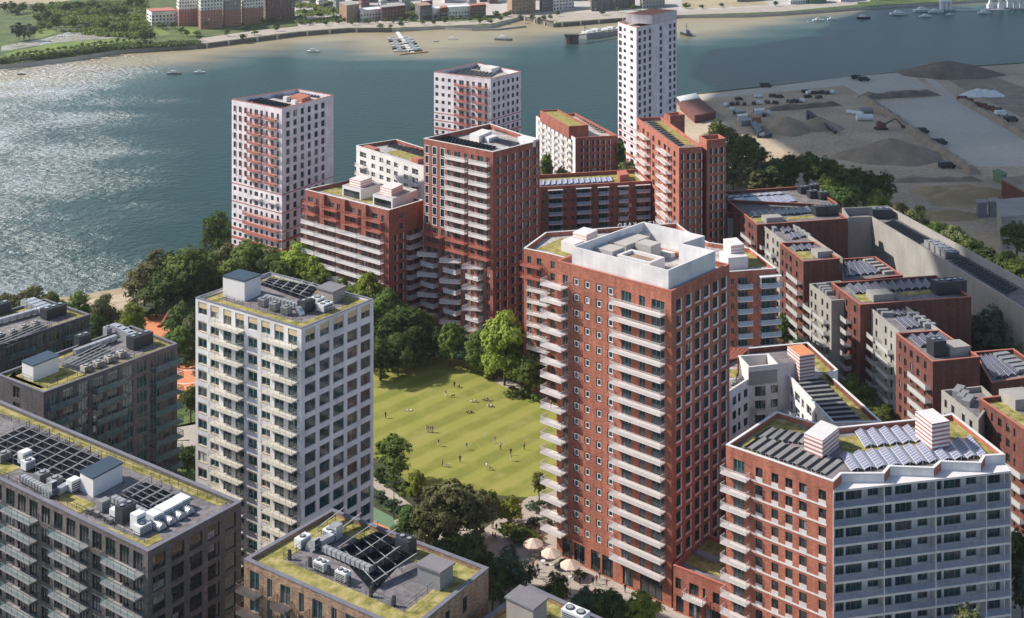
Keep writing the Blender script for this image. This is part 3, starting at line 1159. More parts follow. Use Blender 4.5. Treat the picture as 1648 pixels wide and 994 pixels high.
# --- F: the white tower left of the lawn
b = Bld('white gridded tower with cream glass balconies left of the lawn', [(314.7, 479), (485, 529), (601, 481.5), (435, 438)], 58, 'white', 'copd', 'deck', near=True, ph=.5)
c8 = [(318.8, 332.9), (338.6, 352.3), (399.1, 414), (420.4, 434.7)]
d8 = [(359.3, 372.4), (378.6, 392.6), (441.5, 456.5), (463.3, 478.3)]
zt = b.z - .55 - 2.95
b.facade(0, [(zt, 1, FH, b.cols(0, c8, .6, 2.95, 'pan') + b.cols(0, d8, .05, 2.95, 'pan')),
             (zt - FH, 17, FH, b.cols(0, c8, .5, 2.45, 'yb') + b.cols(0, d8, .05, 2.45, 'door'))], rev=.4)
c5 = [(491.3, 507.5), (515, 530), (537, 553), (559.6, 574.6), (581.2, 595.7)]
b.facade(1, [(zt, 1, FH, b.cols(1, c5, .55, 2.95, 'pan')), (zt - FH, 17, FH, b.cols(1, c5, .3, 2.5, 'bigr', .12))], rev=.45)
b.balc(0, 346, 393, zt, range(18), FH, 1.6, CB)
b.balc(0, 430, 479.7, zt, range(18), FH, 1.6, CB)
b.balc(2, 0, 0, zt, range(18), FH, 1.3, CB, u=(2, 6.5))
sedum_ring(b, .1, 2.7)
rbox4(b, 'stair_tower', (358.8, 445), (393.6, 453.5), (419.5, 443), 61.3, 'fw', 'blueroof', lip=.1)
rbox4(b, 'plant_house', (511, 463.5), (536, 470.5), (555, 461.5), 59.7, 'beigew', 'wood', lip=.25)
trellis(b, (418, 458), (433, 447), (513, 463), (490, 484), 5, cross=4, slope=.1, bw=.12)
duct(b, 427, 482, 482, 497, .9, 1.0, .9)
for x, y in ((424, 493), (442, 500), (461, 506)):
    hvac(b, x, y, 1, (1.7, 1.4, 1.4), 'fg', e=0)
hvac(b, 493, 501, 2, (2.8, 2.0, 2.0), 'black', e=1)
hvac(b, 511, 494, 1, (1.9, 2.0, 1.7), 'steell', e=1)
hvac(b, 523, 500, 2, (2.6, 1.8, 1.3), 'steell', e=1)
elbow(b, 479, 505, .7, 1.0, .7, rot=bar_ang(b, 0))

# --- B1: long charcoal block, bottom left
b = Bld('long charcoal brick block with rooftop solar frames in the bottom left foreground', [(-200, 674), (237.9, 888.3), (388.3, 807.7), (-49, 624)], 40, 'dark', 'copd', 'deck', near=True, ph=.55, t=.6)
B1 = b
w1 = [(9.7, 23.8), (28.6, 41.7), (47.3, 60.7), (66.7, 80.6), (86.9, 100.7), (106.8, 121.4), (128, 142.7), (148.5, 163.8), (170, 185.7), (192.5, 208), (214.3, 230.6)]
w0 = [(-9.5, 3), (-28, -15), (-46, -33.5), (-63, -51)]
zt = b.z - .75 - 2.75
b.facade(0, [(zt, 1, FH, b.cols(0, w1 + w0, .05, 2.75, 'doord')), (zt - FH, 11, FH, b.cols(0, w1 + w0, .05, 2.35, 'doord'))], rev=.4)
w2 = [(245.6, 266.5), (276, 296.6), (305.3, 325.7), (334.5, 353.6), (362, 379.8)]
b.facade(1, [(zt, 12, FH, b.cols(1, w2, .15, 2.45, 'big'))], rev=.45)
for x0, x1 in ((14.6, 62), (92, 143), (176, 232), (-52, -12)):
    b.balc(0, x0, x1, zt, range(12), FH, 1.7, DB)
sedum(b, [(-60, 676), (0, 664), (60, 686), (180, 742), (300, 792), (352, 814), (372, 806), (300, 776), (150, 712), (0, 650), (-60, 640)],
      [(-60, 741), (0, 765), (36, 752), (0, 736)], [(78, 797), (128, 826), (154, 811), (108, 791)], [(128, 828), (236, 880), (262, 867), (252, 857), (232, 871)])
r = MB()
for (xa, ya), (xb, yb) in (((-40, 655), (365, 815)), ((80, 800), (232, 874)), ((70, 801), (-40, 748))):
    P_, Q_ = pw(b, xa, ya), pw(b, xb, yb)
    K = int((Q_ - P_).length / 2.2)
    for h in (.6, 1.1):
        r.beam(P_ + Vector((0, 0, h)), Q_ + Vector((0, 0, h)), .05)
    for j in range(K + 1):
        q = P_.lerp(Q_, j / K)
        r.beam(q, q + Vector((0, 0, 1.1)), .06)
r.obj('guard_rail', M['raild'], b.root)
trellis(b, (-40, 722), (40, 686), (172, 742), (105, 782), 8, cross=6)
trellis(b, (190, 802), (236, 776), (302, 804), (250, 832), 4, cross=5)
rbox4(b, 'stair_tower', (129, 760), (150, 771), (197, 746), 42.4, 'fw', 'blueroof', lip=.12)
duct(b, 36, 772, 84, 798, .9, .9, .8)
duct(b, 182, 806, 240, 834, 1.0, .9, .9)
elbow(b, 88, 803, 1.6, 1.0, 1.2, rot=bar_ang(b, 0) - math.pi)
duct(b, 92, 796, 112, 784, 1.0, 1.0, 3)
for x, y in ((68, 774), (88, 783), (5, 742)):
    hvac(b, x, y, 1, (2.0, 1.6, 1.3), 'fg', e=1)
for x, y in ((247, 842), (263, 833), (278, 825), (292, 817)):
    hvac(b, x, y, 0, (1.8, 2.3, 1.5), 'steell', e=1, fan=False)
    barrel(b, x + 9, y + 7, 1.8, .75, bar_ang(b, 0))
hvac(b, 222, 851, 1, (1.7, 1.6, 2.3), 'steell', e=1, fan=False)
hvac(b, 229, 857, 1, (2.2, 1.6, 1.2), 'steell', e=1)
hvac(b, 202, 838, 2, (2.6, 1.8, 2.4), 'black', e=1)
hvac(b, 188, 829, 1, (1.8, 1.4, 1.0), 'steell', e=1, fan=False)
hvac(b, 167, 821, 1, (1.6, 1.3, 1.5), 'fg', e=1, fan=False)
hvac(b, 40, 745, 1, (1.8, 1.5, 1.9), 'steell', e=1, fan=False)
hvac(b, 45, 755, 1, (1.8, 1.5, 1.4), 'steell', e=1)
hvac(b, 118, 790, 1, (1.7, 1.5, 1.8), 'steell', e=1, fan=False)
for x, y in ((145, 826), (156, 831), (172, 838), (177, 842)):
    hvac(b, x, y, 0, (.9, .7, .5), 'fg', e=0, fan=False)

# --- B2 and B3
b = Bld('charcoal block with glass balconies and a white stair hut, behind the long foreground block', [(-4, 603), (70, 632), (285.2, 553), (211, 524)], 40, 'dark2', 'copd', 'deck', near=True, ph=.5)
w3 = [(76, 94), (101.7, 119.2), (126.8, 143.4), (150.3, 167.5), (174.2, 190.8), (197.7, 214.3), (220.3, 236.3), (242.4, 258), (264, 279.2)]
zt = b.z - .7 - 2.75
b.facade(0, [(zt, 12, FH, b.cols(0, [(21, 32)], .3, 2.6, 'dk'))])
b.facade(1, [(zt, 12, FH, b.cols(1, w3, .08, 2.65, 'door3'))], rev=.4)
b.balc(1, 75, 125, zt, range(12), FH, 1.6, GB)
b.balc(1, 149, 198, zt, range(12), FH, 1.6, GB)
b.balc(1, 242, 286.5, zt, range(12), FH, 1.9, GB)
sedum_ring(b, .1, 2.0)
sedum(b, [(14, 606), (66, 625), (140, 603), (100, 590), (62, 585), (34, 589)])
rbox4(b, 'stair_hut', (35.5, 582), (53.5, 589.5), (95, 573), 42.6, 'fw', 'blueroof', lip=.12)
trellis(b, (98, 590), (158, 560), (206, 570), (140, 600), 6, m='fg', base='black', cross=6, bw=.1, slope=.1)
for x, y in ((138, 598), (158, 591), (176, 583), (195, 575)):
    hvac(b, x, y, 1, (1.6, 1.6, 1.1), 'conc', e=1)
duct(b, 120, 570, 186, 546, 1.0, 1.0, 1.6)
hvac(b, 133, 556, 2, (3.0, 2.0, 2.2), 'black', e=1)
for k in range(4):
    rbox(b, 'plant_casing', 188 + k * 9, 536.5 + k * 4.5, (3.0, 1.6, 1.9), 'steel', e=0)
hvac(b, 225, 557, 3, (5.0, 2.6, 2.4), 'black', e=1)
hvac(b, 173, 541, 1, (1.4, 1.4, 1.9), 'steel', e=1)
b = Bld('charcoal block with a flat sedum roof at the left edge beside the riverside trees', [(-110, 592), (144.9, 505.9), (72, 481), (-190, 560)], 38, 'dark2', 'copd', 'deck', near=False, ph=.5)
zt = b.z - .7 - 2.7
w3 = [(-42, -24), (-17, 1), (9, 27), (32.6, 50.7), (56.7, 73.3), (79, 95.7), (101.7, 117.7), (123.8, 139.5)]
b.facade(0, [(zt, 11, FH, b.cols(0, w3, .08, 2.65, 'door3'))], rev=.4)
b.balc(0, 9, 52, zt, range(8), FH, 1.5, GB)
b.balc(0, 100, 142, zt, range(8), FH, 1.5, GB)
sedum_ring(b, .1, 2.0)
trellis(b, (-20, 555), (60, 522), (86, 528), (10, 560), 4, m='fg', base='black', cross=6, bw=.1, slope=.1)
for x, y in ((0, 546), (20, 540), (38, 532.5), (57, 526)):
    hvac(b, x, y, 1, (1.6, 1.6, 1.1), 'conc', e=0)
duct(b, -10, 522, 62, 502, 1.0, 1.0, 1.6)
for k in range(4):
    rbox(b, 'plant_casing', 48 + k * 8, 493.5 + k * 3.5, (3.0, 1.6, 1.8), 'steel', e=0)
hvac(b, 86, 509, 3, (5.4, 2.6, 2.2), 'black', e=0)
hvac(b, 2, 505, 2, (3.6, 2.4, 2.4), 'black', e=0)
hvac(b, 40, 494, 1, (1.4, 1.4, 1.5), 'steel', e=0)

# --- B5 and B6: beige foreground roofs
b = Bld('buff brick block whose flat roof carries ducts and slanted solar frames, bottom centre', [(392.6, 900.3), (657.8, 1019.3), (786.1, 914.2), (534.6, 818.9)], 40, 'tan', 'copd', 'deck', near=True, t=.6, ph=.55)
zt = b.z - 1.1 - 2.8
wv = [(402, 417), (429.9, 437.7), (451, 466.8), (481, 488.9), (502.4, 518.8), (533, 541.6), (556, 572), (590, 599), (615, 632)]
b.facade(0, [(zt, 12, FH, b.cols(0, wv, .05, 2.8, 'door'))], rev=.35)
b.facade(1, [(zt, 12, FH, b.cols(1, [(717, 724), (745, 752)], .4, 2.6, 'dk'))], rev=.35)
b.balc(0, 391, 423, zt, range(12), FH, 1.5, BB)
b.balc(0, 446, 470, zt, range(12), FH, 1.5, BB)
b.balc(0, 498, 521, zt, range(12), FH, 1.5, BB)
sedum_ring(b, .1, 3.4)
trellis(b, (540, 887), (617, 850), (672, 876), (600, 955), 0, m='steel', base='pvd', cross=5)
for (xa, ya, xb, yb) in ((513, 856, 554, 833), (545, 862, 580, 843), (543, 890, 608, 854), (574, 902, 639, 867), (604, 916, 642, 897), (600, 946, 670, 908)):
    P_, Q_ = pw(b, xa, ya), pw(b, xb, yb)
    f = MB()
    o = Vector((.45, -.55, 0)) * .75
    z = Vector((0, 0, 1))
    f.face([P_ + z * .5 - o, P_ + z * 1.2 + o, Q_ + z * 2.0 + o, Q_ + z * 1.3 - o], 0)
    f.face([P_ + z * .44 - o, Q_ + z * 1.24 - o, Q_ + z * 1.94 + o, P_ + z * 1.14 + o], 0)
    for t in (0, .33, .66, 1):
        q = P_.lerp(Q_, t)
        f.beam(q, q + z * (1.0 + .7 * t), .08, 0)
    f.obj('slanted_panel', [M['fg']], b.root)
hvac(b, 487, 879, 1, (2.3, 1.3, 1.3), 'steell', e=1)
hvac(b, 517, 918, 2, (2.0, 1.3, 1.2), 'steell', e=0)
hvac(b, 552, 934, 2, (2.0, 1.3, 1.2), 'steell', e=0)
hvac(b, 530, 866, 1, (1.7, 1.4, 1.2), 'steell', e=0)
hvac(b, 541, 867, 1, (1.4, 1.5, 2.0), 'steel', e=0, fan=False)
hvac(b, 653, 891, 2, (2.6, 1.9, 2.2), 'black', e=0)
duct(b, 521, 886, 597, 920, .8, .8, .9)
elbow(b, 511, 889, 1.0, 1.1, 1.0, rot=bar_ang(b, 0) - math.pi)
duct(b, 513, 880, 535, 868, 1.0, 1.0, 3)
rbox4(b, 'plant_house', (672, 909), (708, 922), (729, 908), 42.1, 'fg', 'wood', lip=.25)
for x, y in ((466, 900), (499, 912), (529, 925), (562, 943), (597, 960), (634, 975)):
    rbox(b, 'flue', x, y, (.4, .4, 1.4), 'black')
b = Bld('low roof corner with sedum and a grey stair hut at the bottom edge', [(700, 1052), (860, 1128), (1010, 1014), (851.8, 942)], 36, 'tan', 'copd', 'deck', t=.7, ph=.55)
sedum_ring(b, .05, 3.6)
rbox4(b, 'stair_hut', (815, 962), (858, 982), (880, 964), 39.0, 'beigew', 'wood', lip=.2)
hvac(b, 926, 1000, 2, (3.6, 2.0, 1.4), 'steell', e=0)

# --- E: red tower with stacked white balconies, centre
b = Bld('square red brick tower with a grey solar roof standing just behind the lawn trees', [(682, 222.7), (793.5, 244.5), (868.7, 226), (788.2, 198.7)], 57, 'red2', 'cop', 'deckl', cap=100, ph=1.5)
E_ = b
zf = b.z - 4.3
wl = b.cols(0, [(684.6, 690), (696.6, 702.4), (709.2, 715.2)], .0, 2.3, 'fr')
wm = b.cols(0, [(719.7, 725.4), (757.5, 763.2)], .5, 2.3, 'w2') + b.cols(0, [(731.1, 740.8), (746.8, 752.1), (768.1, 777.5), (782.5, 788.6)], .05, 2.3, 'door')
lo = b.cols(0, [(688, 693), (698, 705), (710, 716), (719.7, 725.4), (757.5, 763.2)], .3, 2.3, 'w2') + b.cols(0, [(731.1, 740.8), (746.8, 752.1), (768.1, 777.5), (782.5, 788.6)], .05, 2.3, 'door')
b.facade(0, [(zf, 8, FH, wl + wm), (zf - 8 * FH, 9, FH, lo)])
cr = b.cols(1, [(798.8, 804.2), (810.9, 816.2), (823, 828.5), (835, 840.5), (846.5, 851.8), (858, 863.6)], .35, 2.4, 'Rw')
b.facade(1, [(zf, 17, FH, cr)])
for x0, x1 in ((721.4, 752.8), (759.2, 789.1)):
    b.balc(0, x0, x1, zf, range(8), FH, 1.6, WP, h=1.2)
    b.balc(0, x0, x1, zf, range(8, 10), FH, 1.6, RB, h=1.2)
b.balc(0, 685, 714, zf, range(8, 10), FH, 1.6, RB, h=1.2)
for x0, x1 in ((686, 706), (722, 742), (758, 778)):
    b.balc(0, x0, x1, zf, range(10, 17), FH, 2.6, WP, dl=4.2, dr=1.0, alt=(2.6, 2.4), h=1.2)
pv(b, (690, 222), (790, 243), (800, 238), (706, 217), 2, 'pvd', .4, .75)
pv(b, (700, 232), (706, 217), (800, 238), (790, 242), 16, 'pvd', .5, .6)
pv(b, (795, 210), (806, 204), (846, 213), (833, 222), 8, 'pvd', .5, .6)
pv(b, (793, 229), (800, 222), (838, 230), (825, 238), 7, 'pvd', .5, .6)
rbox4(b, 'plant_room', (756, 215), (771, 219), (791.5, 210.5), 57.6, 'cop', 'cop')
rbox4(b, 'plant_unit', (779, 220), (786.5, 222.5), (800, 218.5), 56.9, 'cop', 'cop')
rbox4(b, 'lift_overrun', (833, 220), (858, 226), (868, 222.5), 57.6, 'white', 'cop')

# --- D: blush tower at the river, left
b = Bld('tall blush white tower with coral balconies beside the river, left of centre', [(373, 159.9), (453.8, 174.8), (536.6, 153), (479, 143)], 61, 'blush', 'copr', 'deckl', ph=1.5)
zf = b.z - 4.1
wa = [(375.8, 380.4), (384.5, 389), (393, 397.8)]
wb_ = [(401.8, 405.6), (409.4, 415.4), (419, 423), (427.6, 431), (436, 440.7), (445.3, 449)]
b.facade(0, [(zf, 8, FH, b.cols(0, wa, .1, 2.2, 'dk') + b.cols(0, wb_, .05, 2.2, 'door')),
             (zf - 8 * FH, 10, FH, b.cols(0, wa, .7, 2.1, 'dk') + b.cols(0, wb_, .5, 2.1, 'dk'))])
b.facade(1, [(zf, 18, FH, b.cols(1, [(460.5, 466), (472.2, 477.4), (484, 489), (495.3, 500), (506.2, 511.4), (517, 522.2)], .4, 2.5, 'Rw'))])
for x0, x1 in ((402.5, 421.5), (429, 447.5)):
    b.balc(0, x0, x1, zf, range(0, 8), FH, 1.5, RB, h=1.15)
    b.balc(0, x0, x1, zf, range(9, 10), FH, 1.0, WB, h=1.0)
b.balc(0, 394, 449.7, zf, range(11, 15), FH, 1.2, RB)
for i in (0, 1):
    b.band(i, [zf - k * FH - .1 for k in (8, 10, 12)], .3, 'coral')
    b.band(i, [zf - k * FH - .5 for k in (13, 14, 15, 16)], .9, 'coral')
P_, Q_ = b.poly[0], b.poly[1]
f = MB()
for k in range(8):
    for x0, x1 in wa:
        u = (b.ux(0, x0) + b.ux(0, x1)) / 2 + .65
        d = (Q_ - P_).normalized()
        c = P_ + d * u + Vector((d.y, -d.x)) * .02
        f.box((c.x, c.y, zf - k * FH - .3), (.3, .12, 2.5), math.atan2(d.y, d.x))
f.obj('coral_trim', M['coral'], b.root)
pv(b, (395, 162), (460, 173), (470, 170), (412, 157), 3, 'pvd', .4, .6)
pv(b, (398, 169), (412, 160), (466, 170), (455, 176), 10, 'pvd', .5, .55)
pv(b, (440, 158), (448, 152), (486, 160), (478, 165), 7, 'pvd', .5, .55)
pv(b, (477, 152), (484, 147), (520, 154), (512, 158), 7, 'pvd', .5, .55)
rbox4(b, 'plant_room', (467, 154.3), (486, 159), (500, 153.6), 60.9, 'coral', 'coral')
rbox(b, 'plant_unit', 461, 163, (1.8, 1.6, 1.8), 'cop')
rbox(b, 'plant_unit', 474, 166, (2.2, 1.4, 1.2), 'cop')

# --- C: middle far tower
b = Bld('blush white tower with two stacks of coral balconies behind the square red tower', [(698.5, 115.8), (789.6, 126.6), (838.5, 115), (767.5, 101)], 57.7, 'blush', 'copr', 'deckl', ph=1.6, cap=90)
zf = b.z - 4.2
b.facade(0, [(zf, 17, FH, b.cols(0, [(700.7, 705.5), (710.7, 715.6), (720.8, 725.4), (730, 734.5), (759.6, 764.3)], .7, 2.2, 'dk') +
              b.cols(0, [(738.9, 746.3), (750.4, 754.8), (769, 775), (780, 784)], .05, 2.2, 'door'))])
b.facade(1, [(zf, 17, FH, b.cols(1, [(793.6, 797.3), (801.3, 804.7), (808.7, 812.2), (816.4, 819.8), (823.8, 827.3), (831, 834.5)], .6, 2.4, 'dk'))])
for x0, x1 in ((733.9, 755.4), (763.5, 785)):
    b.balc(0, x0, x1, zf, range(0, 12), FH, 1.5, RB, h=1.1)
for i in (0, 1):
    b.band(i, [zf - k * FH - .2 for k in (4, 5)], .35, 'coral')
    b.band(i, [zf - k * FH - .5 for k in (6, 7, 8, 9)], .8, 'coral')
pv(b, (722, 118), (738, 109), (800, 119), (790, 125), 11, 'pvd', .5, .55)
pv(b, (752, 110), (762, 104), (815, 111), (805, 117), 8, 'pvd', .5, .55)
rbox4(b, 'plant_room', (773, 107.5), (791, 110.5), (804, 107), 58.2, 'cop', 'cop')

# --- T: slender far tower, and the red wing next to it
b = Bld('slender white tower, the tallest beside the river, with a stepped top', [(994.5, 35.2), (1024.2, 44.6), (1089, 30), (1060, 22)], 73.5, 'blush', 'copr', 'deckl', ph=1.2)
zf = b.z - 4.0
b.facade(0, [(zf, 20, FH, b.cols(0, [(996, 1000.8)], .1, 2.4, 'frr') + b.cols(0, [(1003.6, 1007.6), (1014.4, 1018.9)], .8, 2.2, 'dk'))])
b.facade(1, [(zf, 20, FH, b.cols(1, [(1027.8, 1031.4), (1035.9, 1039.3), (1044.4, 1047.8), (1062, 1065.4), (1076.9, 1080.3), (1084, 1087)], .3, 2.3, 'dk', .15))])
for i in (0, 1):
    b.band(i, [zf - k * FH - .2 for k in (13, 14, 15)], .35, 'coral')
    b.band(i, [zf - k * FH - .4 for k in (17, 18, 19)], 1.2, 'coral')
f = MB()
d = (b.poly[2] - b.poly[1]); dd = d.normalized(); nn = Vector((dd.y, -dd.x))
L_ = d.length
q0 = b.poly[1] + dd * L_ * .36 + nn * .12
q1 = b.poly[1] + dd * (L_ - .1) + nn * .12
top = [q0, q1, q1 - nn * 13, q0 - nn * 13]
f.prism(top, b.z + .14, 77.6, 0, 1)
f.obj('upper_storey', [M['blush'], M['copr']], b.root)
pv(b, (1000, 36), (1006, 30), (1040, 26), (1034, 31), 5, 'pvd', .5, .6)
b = Bld('slender red brick slab with angled pale balconies below the tall white riverside tower', [(1024.4, 189.5), (1092.8, 238.4), (1130.4, 236.3), (1064, 188)], 48, 'red3', 'copr', 'deck')
zf = b.z - 4.4
wn = [(1025.9, 1028.3), (1034, 1037.4), (1040.9, 1044.3), (1050, 1053.3), (1059.3, 1062.6), (1068.2, 1072), (1075.2, 1078.4), (1084, 1087)]
b.facade(0, [(zf, 14, FH, b.cols(0, wn, .3, 2.3, 'dk', .1))])
b.facade(1, [(zf, 14, FH, b.cols(1, [(1095.6, 1099.4), (1105.5, 1109.6), (1114.4, 1118.6), (1124.3, 1128.6)], .35, 2.4, 'Rw'))])
b.balc(0, 1031, 1046.5, zf, range(14), FH, 2.2, WB)
b.balc(0, 1064.4, 1081, zf, range(14), FH, 2.2, WB)
sedum(b, [(1052, 196), (1100, 233), (1126, 234), (1072, 194)])
pv(b, (1039, 196), (1052, 195), (1101, 234), (1091, 236), 13, 'pvd', .5, .62)
b = Bld('small square red brick stair tower with an open top, right of the slender red slab', [(1125, 218.5), (1137.3, 226), (1168, 222.6), (1156, 216)], 50, 'red3', 'copr', 'deck', ph=2.5, cap=60)
zf = b.z - 5.2
b.facade(1, [(zf, 13, FH, b.cols(1, [(1142.4, 1146.4), (1150.9, 1155), (1159.5, 1164)], .3, 2.4, 'Rw'))])
b = Bld('red brick lift tower with an open top below the tall white riverside tower', [(1068.4, 183), (1078.5, 186), (1102, 184.5), (1092, 180)], 47, 'red3', 'copr', 'deck', ph=2.5)

# --- V: white and red far block
b = Bld('low block with a lacy white balcony front and red brick end beside the river', [(862.7, 186.2), (925.9, 221.8), (993.5, 217.8), (925, 181.6)], 23, 'red2', 'copr', 'deckl', ph=1.3)
zf = b.z - 3.8
b.facade(0, [(zf, 7, FH, b.even(0, 9, 1.9, .1, 2.3, 'w2w', .03, .97))], wall='pale')
b.facade(1, [(zf, 7, FH, b.cols(1, [(934.5, 938.6), (944, 947.6), (953.2, 956.9), (961.3, 965), (970, 973.8), (978.8, 982.2)], .3, 2.4, 'Rw'))])
Lv = (b.poly[1] - b.poly[0]).length
for k in range(5):
    c_ = Lv * (.14 + k * .17)
    b.balc(0, 0, 0, zf, range(7), FH, 1.8, WB, u=(c_, c_ + Lv * .1))
pl = [g(x, y, 27.2).to_2d() for x, y in ((869, 177), (915.4, 203), (947, 200.7), (897.7, 175.5))]
m = MB()
ring(m, pl, b.zd, 27.2, .4, 0, 1)
m.face([(p.x, p.y, 26.4) for p in inset(pl, .38)], 2)
m.obj('penthouse', [M['red2'], M['copr'], M['sedum']], b.root, uv=True)
pv(b, (924, 186), (938, 186), (984, 214), (966, 215), 12, 'pvd', .5, .5)

# --- W: red block with blue glass balconies
b = Bld('wide red brick block with five stacks of blue glass balconies behind the tall red tower', [(840, 303), (1048, 291), (1027.7, 272.2), (840, 283)], 29, 'red2', 'copr', 'deckl', ph=1.3)
zf = b.z - 3.6
ww = b.cols(0, [(872.6, 877.2), (907.4, 912.6), (919.4, 924.6), (951.6, 955.4), (982.2, 987.4), (1011.8, 1017.3)], .8, 2.2, 'w2')
wd = b.cols(0, [(882.6, 904), (927.4, 949.6), (962.6, 978.4), (994.5, 1009.8), (1023.2, 1044.4)], .05, 2.35, 'door3')
b.facade(0, [(zf, 8, FH, ww + wd)], rev=.9)
for x0, x1 in ((882.2, 904.2), (927.2, 949.8), (962.3, 978.5), (994.3, 1010), (1023, 1044.7)):
    b.balc(0, x0, x1, zf, range(8), FH, 1.5, BL, h=1.1)
    P_, Q_ = b.poly[0], b.poly[1]
    d = (Q_ - P_).normalized(); n_ = Vector((d.y, -d.x))
    a0, a1 = b.ux(0, x0) - .2, b.ux(0, x1) + .2
    c = P_ + d * ((a0 + a1) / 2) + n_ * .7
    m = MB()
    m.box((c.x, c.y, zf + 2.45), (a1 - a0, 1.5, .22), math.atan2(d.y, d.x))
    m.obj('canopy', M['cop'], b.root)
sedum(b, [(870, 291), (869, 284), (1024, 274), (1044, 290), (988, 294), (984, 287)])
pv(b, (868, 300), (869, 292), (984, 286), (988, 293), 13, 'pvl', .5, .8, back='cop')
rbox4(b, 'stair_hut', (993, 275), (997.5, 282), (1012, 280), 30.2, 'coral', 'copr')

# --- X: stepped red block with long white balconies, left centre
b = Bld('broad red brick block with bands of white balconies and two white roof pavilions', [(491, 304.8), (625.9, 338.4), (681, 322), (563, 288.8)], 36.3, 'red2', 'cop', 'deckl', ph=1.2)
zf = b.z - 4.2
bays = [((496, 504), (508.6, 513)), ((529, 537.5), (542, 547)), ((562.6, 571), (576.3, 582)), ((598, 607.5), (613.4, 618.6))]
c0 = []
for a1, a2 in bays:
    c0 += b.cols(0, [a1], .5, 2.2, 'w2') + b.cols(0, [a2], .05, 2.2, 'door')
c1 = []
for x0, x1 in ((493, 509), (514, 542), (548, 577), (583, 615)):
    q = (x1 - x0)
    c1 += b.cols(0, [(x0 + q * .06, x0 + q * .22), (x0 + q * .3, x0 + q * .45), (x0 + q * .55, x0 + q * .7), (x0 + q * .78, x0 + q * .93)], .05, 2.25, 'door')
b.facade(0, [(zf, 2, FH, c0), (zf - 2 * FH, 9, FH, c1)])
b.facade(1, [(zf, 2, FH, b.cols(1, [(642.8, 649)], .4, 2.3, 'w2')), (zf - 2 * FH, 9, FH, b.cols(1, [(634.7, 638.4), (642.8, 648.6)], .4, 2.3, 'Rw') + b.cols(1, [(657, 663), (668, 675)], .05, 2.3, 'door'))])
for x0, x1 in ((491, 511), (523, 546), (556, 581), (591, 617)):
    b.balc(0, x0, x1, zf, range(2), FH, 1.5, RB)
for x0, x1 in ((490, 511), (512.5, 545), (546.5, 580), (581, 618)):
    b.balc(0, x0, x1, zf, range(2, 11), FH, 1.7, WP, h=1.2)
b.balc(1, 653.6, 677.5, zf, range(2, 11), FH, 1.6, WP, h=1.2)
f = MB()
P_, Q_ = b.poly[0], b.poly[1]
d = (Q_ - P_).normalized(); n_ = Vector((d.y, -d.x))
for x in (522, 555.5, 589):      # the piers between the bays stand proud
    c = P_ + d * b.ux(0, x) + n_ * .55
    f.box((c.x, c.y, b.z - 11.2), (2.0, 1.1, 11.2 + .13), math.atan2(d.y, d.x))
f.obj('brick_pier', M['red2'], b.root, uv=True)
sedum(b, [(505, 304), (560, 292), (585, 299), (634, 312), (664, 322), (622, 334)])
for q in (((551, 297.5), (580.7, 304.8), (612.8, 294.6)), ((600, 311.5), (631.7, 319.4), (672.6, 304.8))):
    pl = rbox4(b, 'roof_pavilion', *q, 38.6, 'cop', 'deckl')
    P_, Q_ = pl[0], pl[1]
    d = (Q_ - P_).normalized(); n_ = Vector((d.y, -d.x)); L_ = (Q_ - P_).length
    c = (P_ + Q_) / 2 + n_ * .03
    m = MB()
    m.box((c.x, c.y, b.zd + .3), (L_ * .84, .14, 2.2), math.atan2(d.y, d.x))
    m.obj('glazed_front', M['gl2'], b.root)
rbox4(b, 'vent_stack', (562.5, 287), (580, 291.5), (598.5, 285), 40.8, 'ventp', 'cop')
rbox4(b, 'vent_stack', (612, 299.5), (630, 304.5), (648.5, 296), 40.8, 'ventp', 'cop')

# --- Y: white low block left of E
b = Bld('low white block with a red lined roof tucked behind the square red tower', [(573.4, 234), (720, 280.3), (783, 270), (637.6, 224)], 36.5, 'pale', 'cop', 'deckl', ph=1.3, inner='red2')
zf = b.z - 4.0
b.facade(0, [(zf, 11, FH, b.cols(0, [(579.2, 589.4), (663, 673)], .2, 2.3, 'w2w') + b.cols(0, [(597.6, 603.7), (610.7, 617), (622, 628.5), (634, 640), (650, 656.3)], .5, 2.3, 'w2w'))])
b.balc(0, 576, 590, zf, range(1, 11), FH, 1.6, WB)
b.balc(0, 661, 676, zf, range(1, 11), FH, 1.6, WB)
sedum(b, [(620, 245), (640, 241), (690, 253), (668, 260)])
pv(b, (622, 236), (632, 230), (690, 246), (680, 253), 8, 'pvd', .5, .6)
rbox(b, 'plant_unit', 598, 243, (8, 2.2, 1.6), 'coral')
rbox(b, 'plant_unit', 672, 262, (4, 2.6, 1.8), 'coral')

# --- A2: the building behind the tall red tower, with the sign on its far parapet
b = Bld('lower red brick building wrapping behind the tall red tower, with a rooftop sign',
        [(842.9, 399.6), (883, 408), (1000, 438), (1174, 437.5), (1250, 432), (1208, 399.6), (1140, 390), (1105, 371.5), (1089, 359), (878, 374)], 38.5, 'red', 'cop', 'deckl', cap=90)
A2 = b
zf = b.z - 4.1
b.facade(0, [(zf, 11, FH, b.cols(0, [(848.4, 855), (863.6, 871.5)], .3, 2.3, 'w2'))])
b.balc(0, 841.5, 873, zf, range(2), FH, 1.5, RB)
b.balc(0, 853, 886, zf, range(2, 11), FH, 1.8, WB)
b.facade(1, [(zf, 11, FH, b.cols(1, [(886, 893), (897, 905)], .3, 2.3, 'w2'))])
b.facade(3, [(zf, 11, FH, b.cols(3, [(1176.5, 1182)], .8, 2.3, 'w2') + b.cols(3, [(1188, 1203), (1225, 1247)], .05, 2.4, 'door3'))], rev=.5)
b.balc(3, 1186, 1208.3, zf, range(11), FH, 1.5, BL)
b.balc(3, 1221, 1253, zf, range(11), FH, 1.9, BL)
P_, Q_ = b.poly[3], b.poly[4]
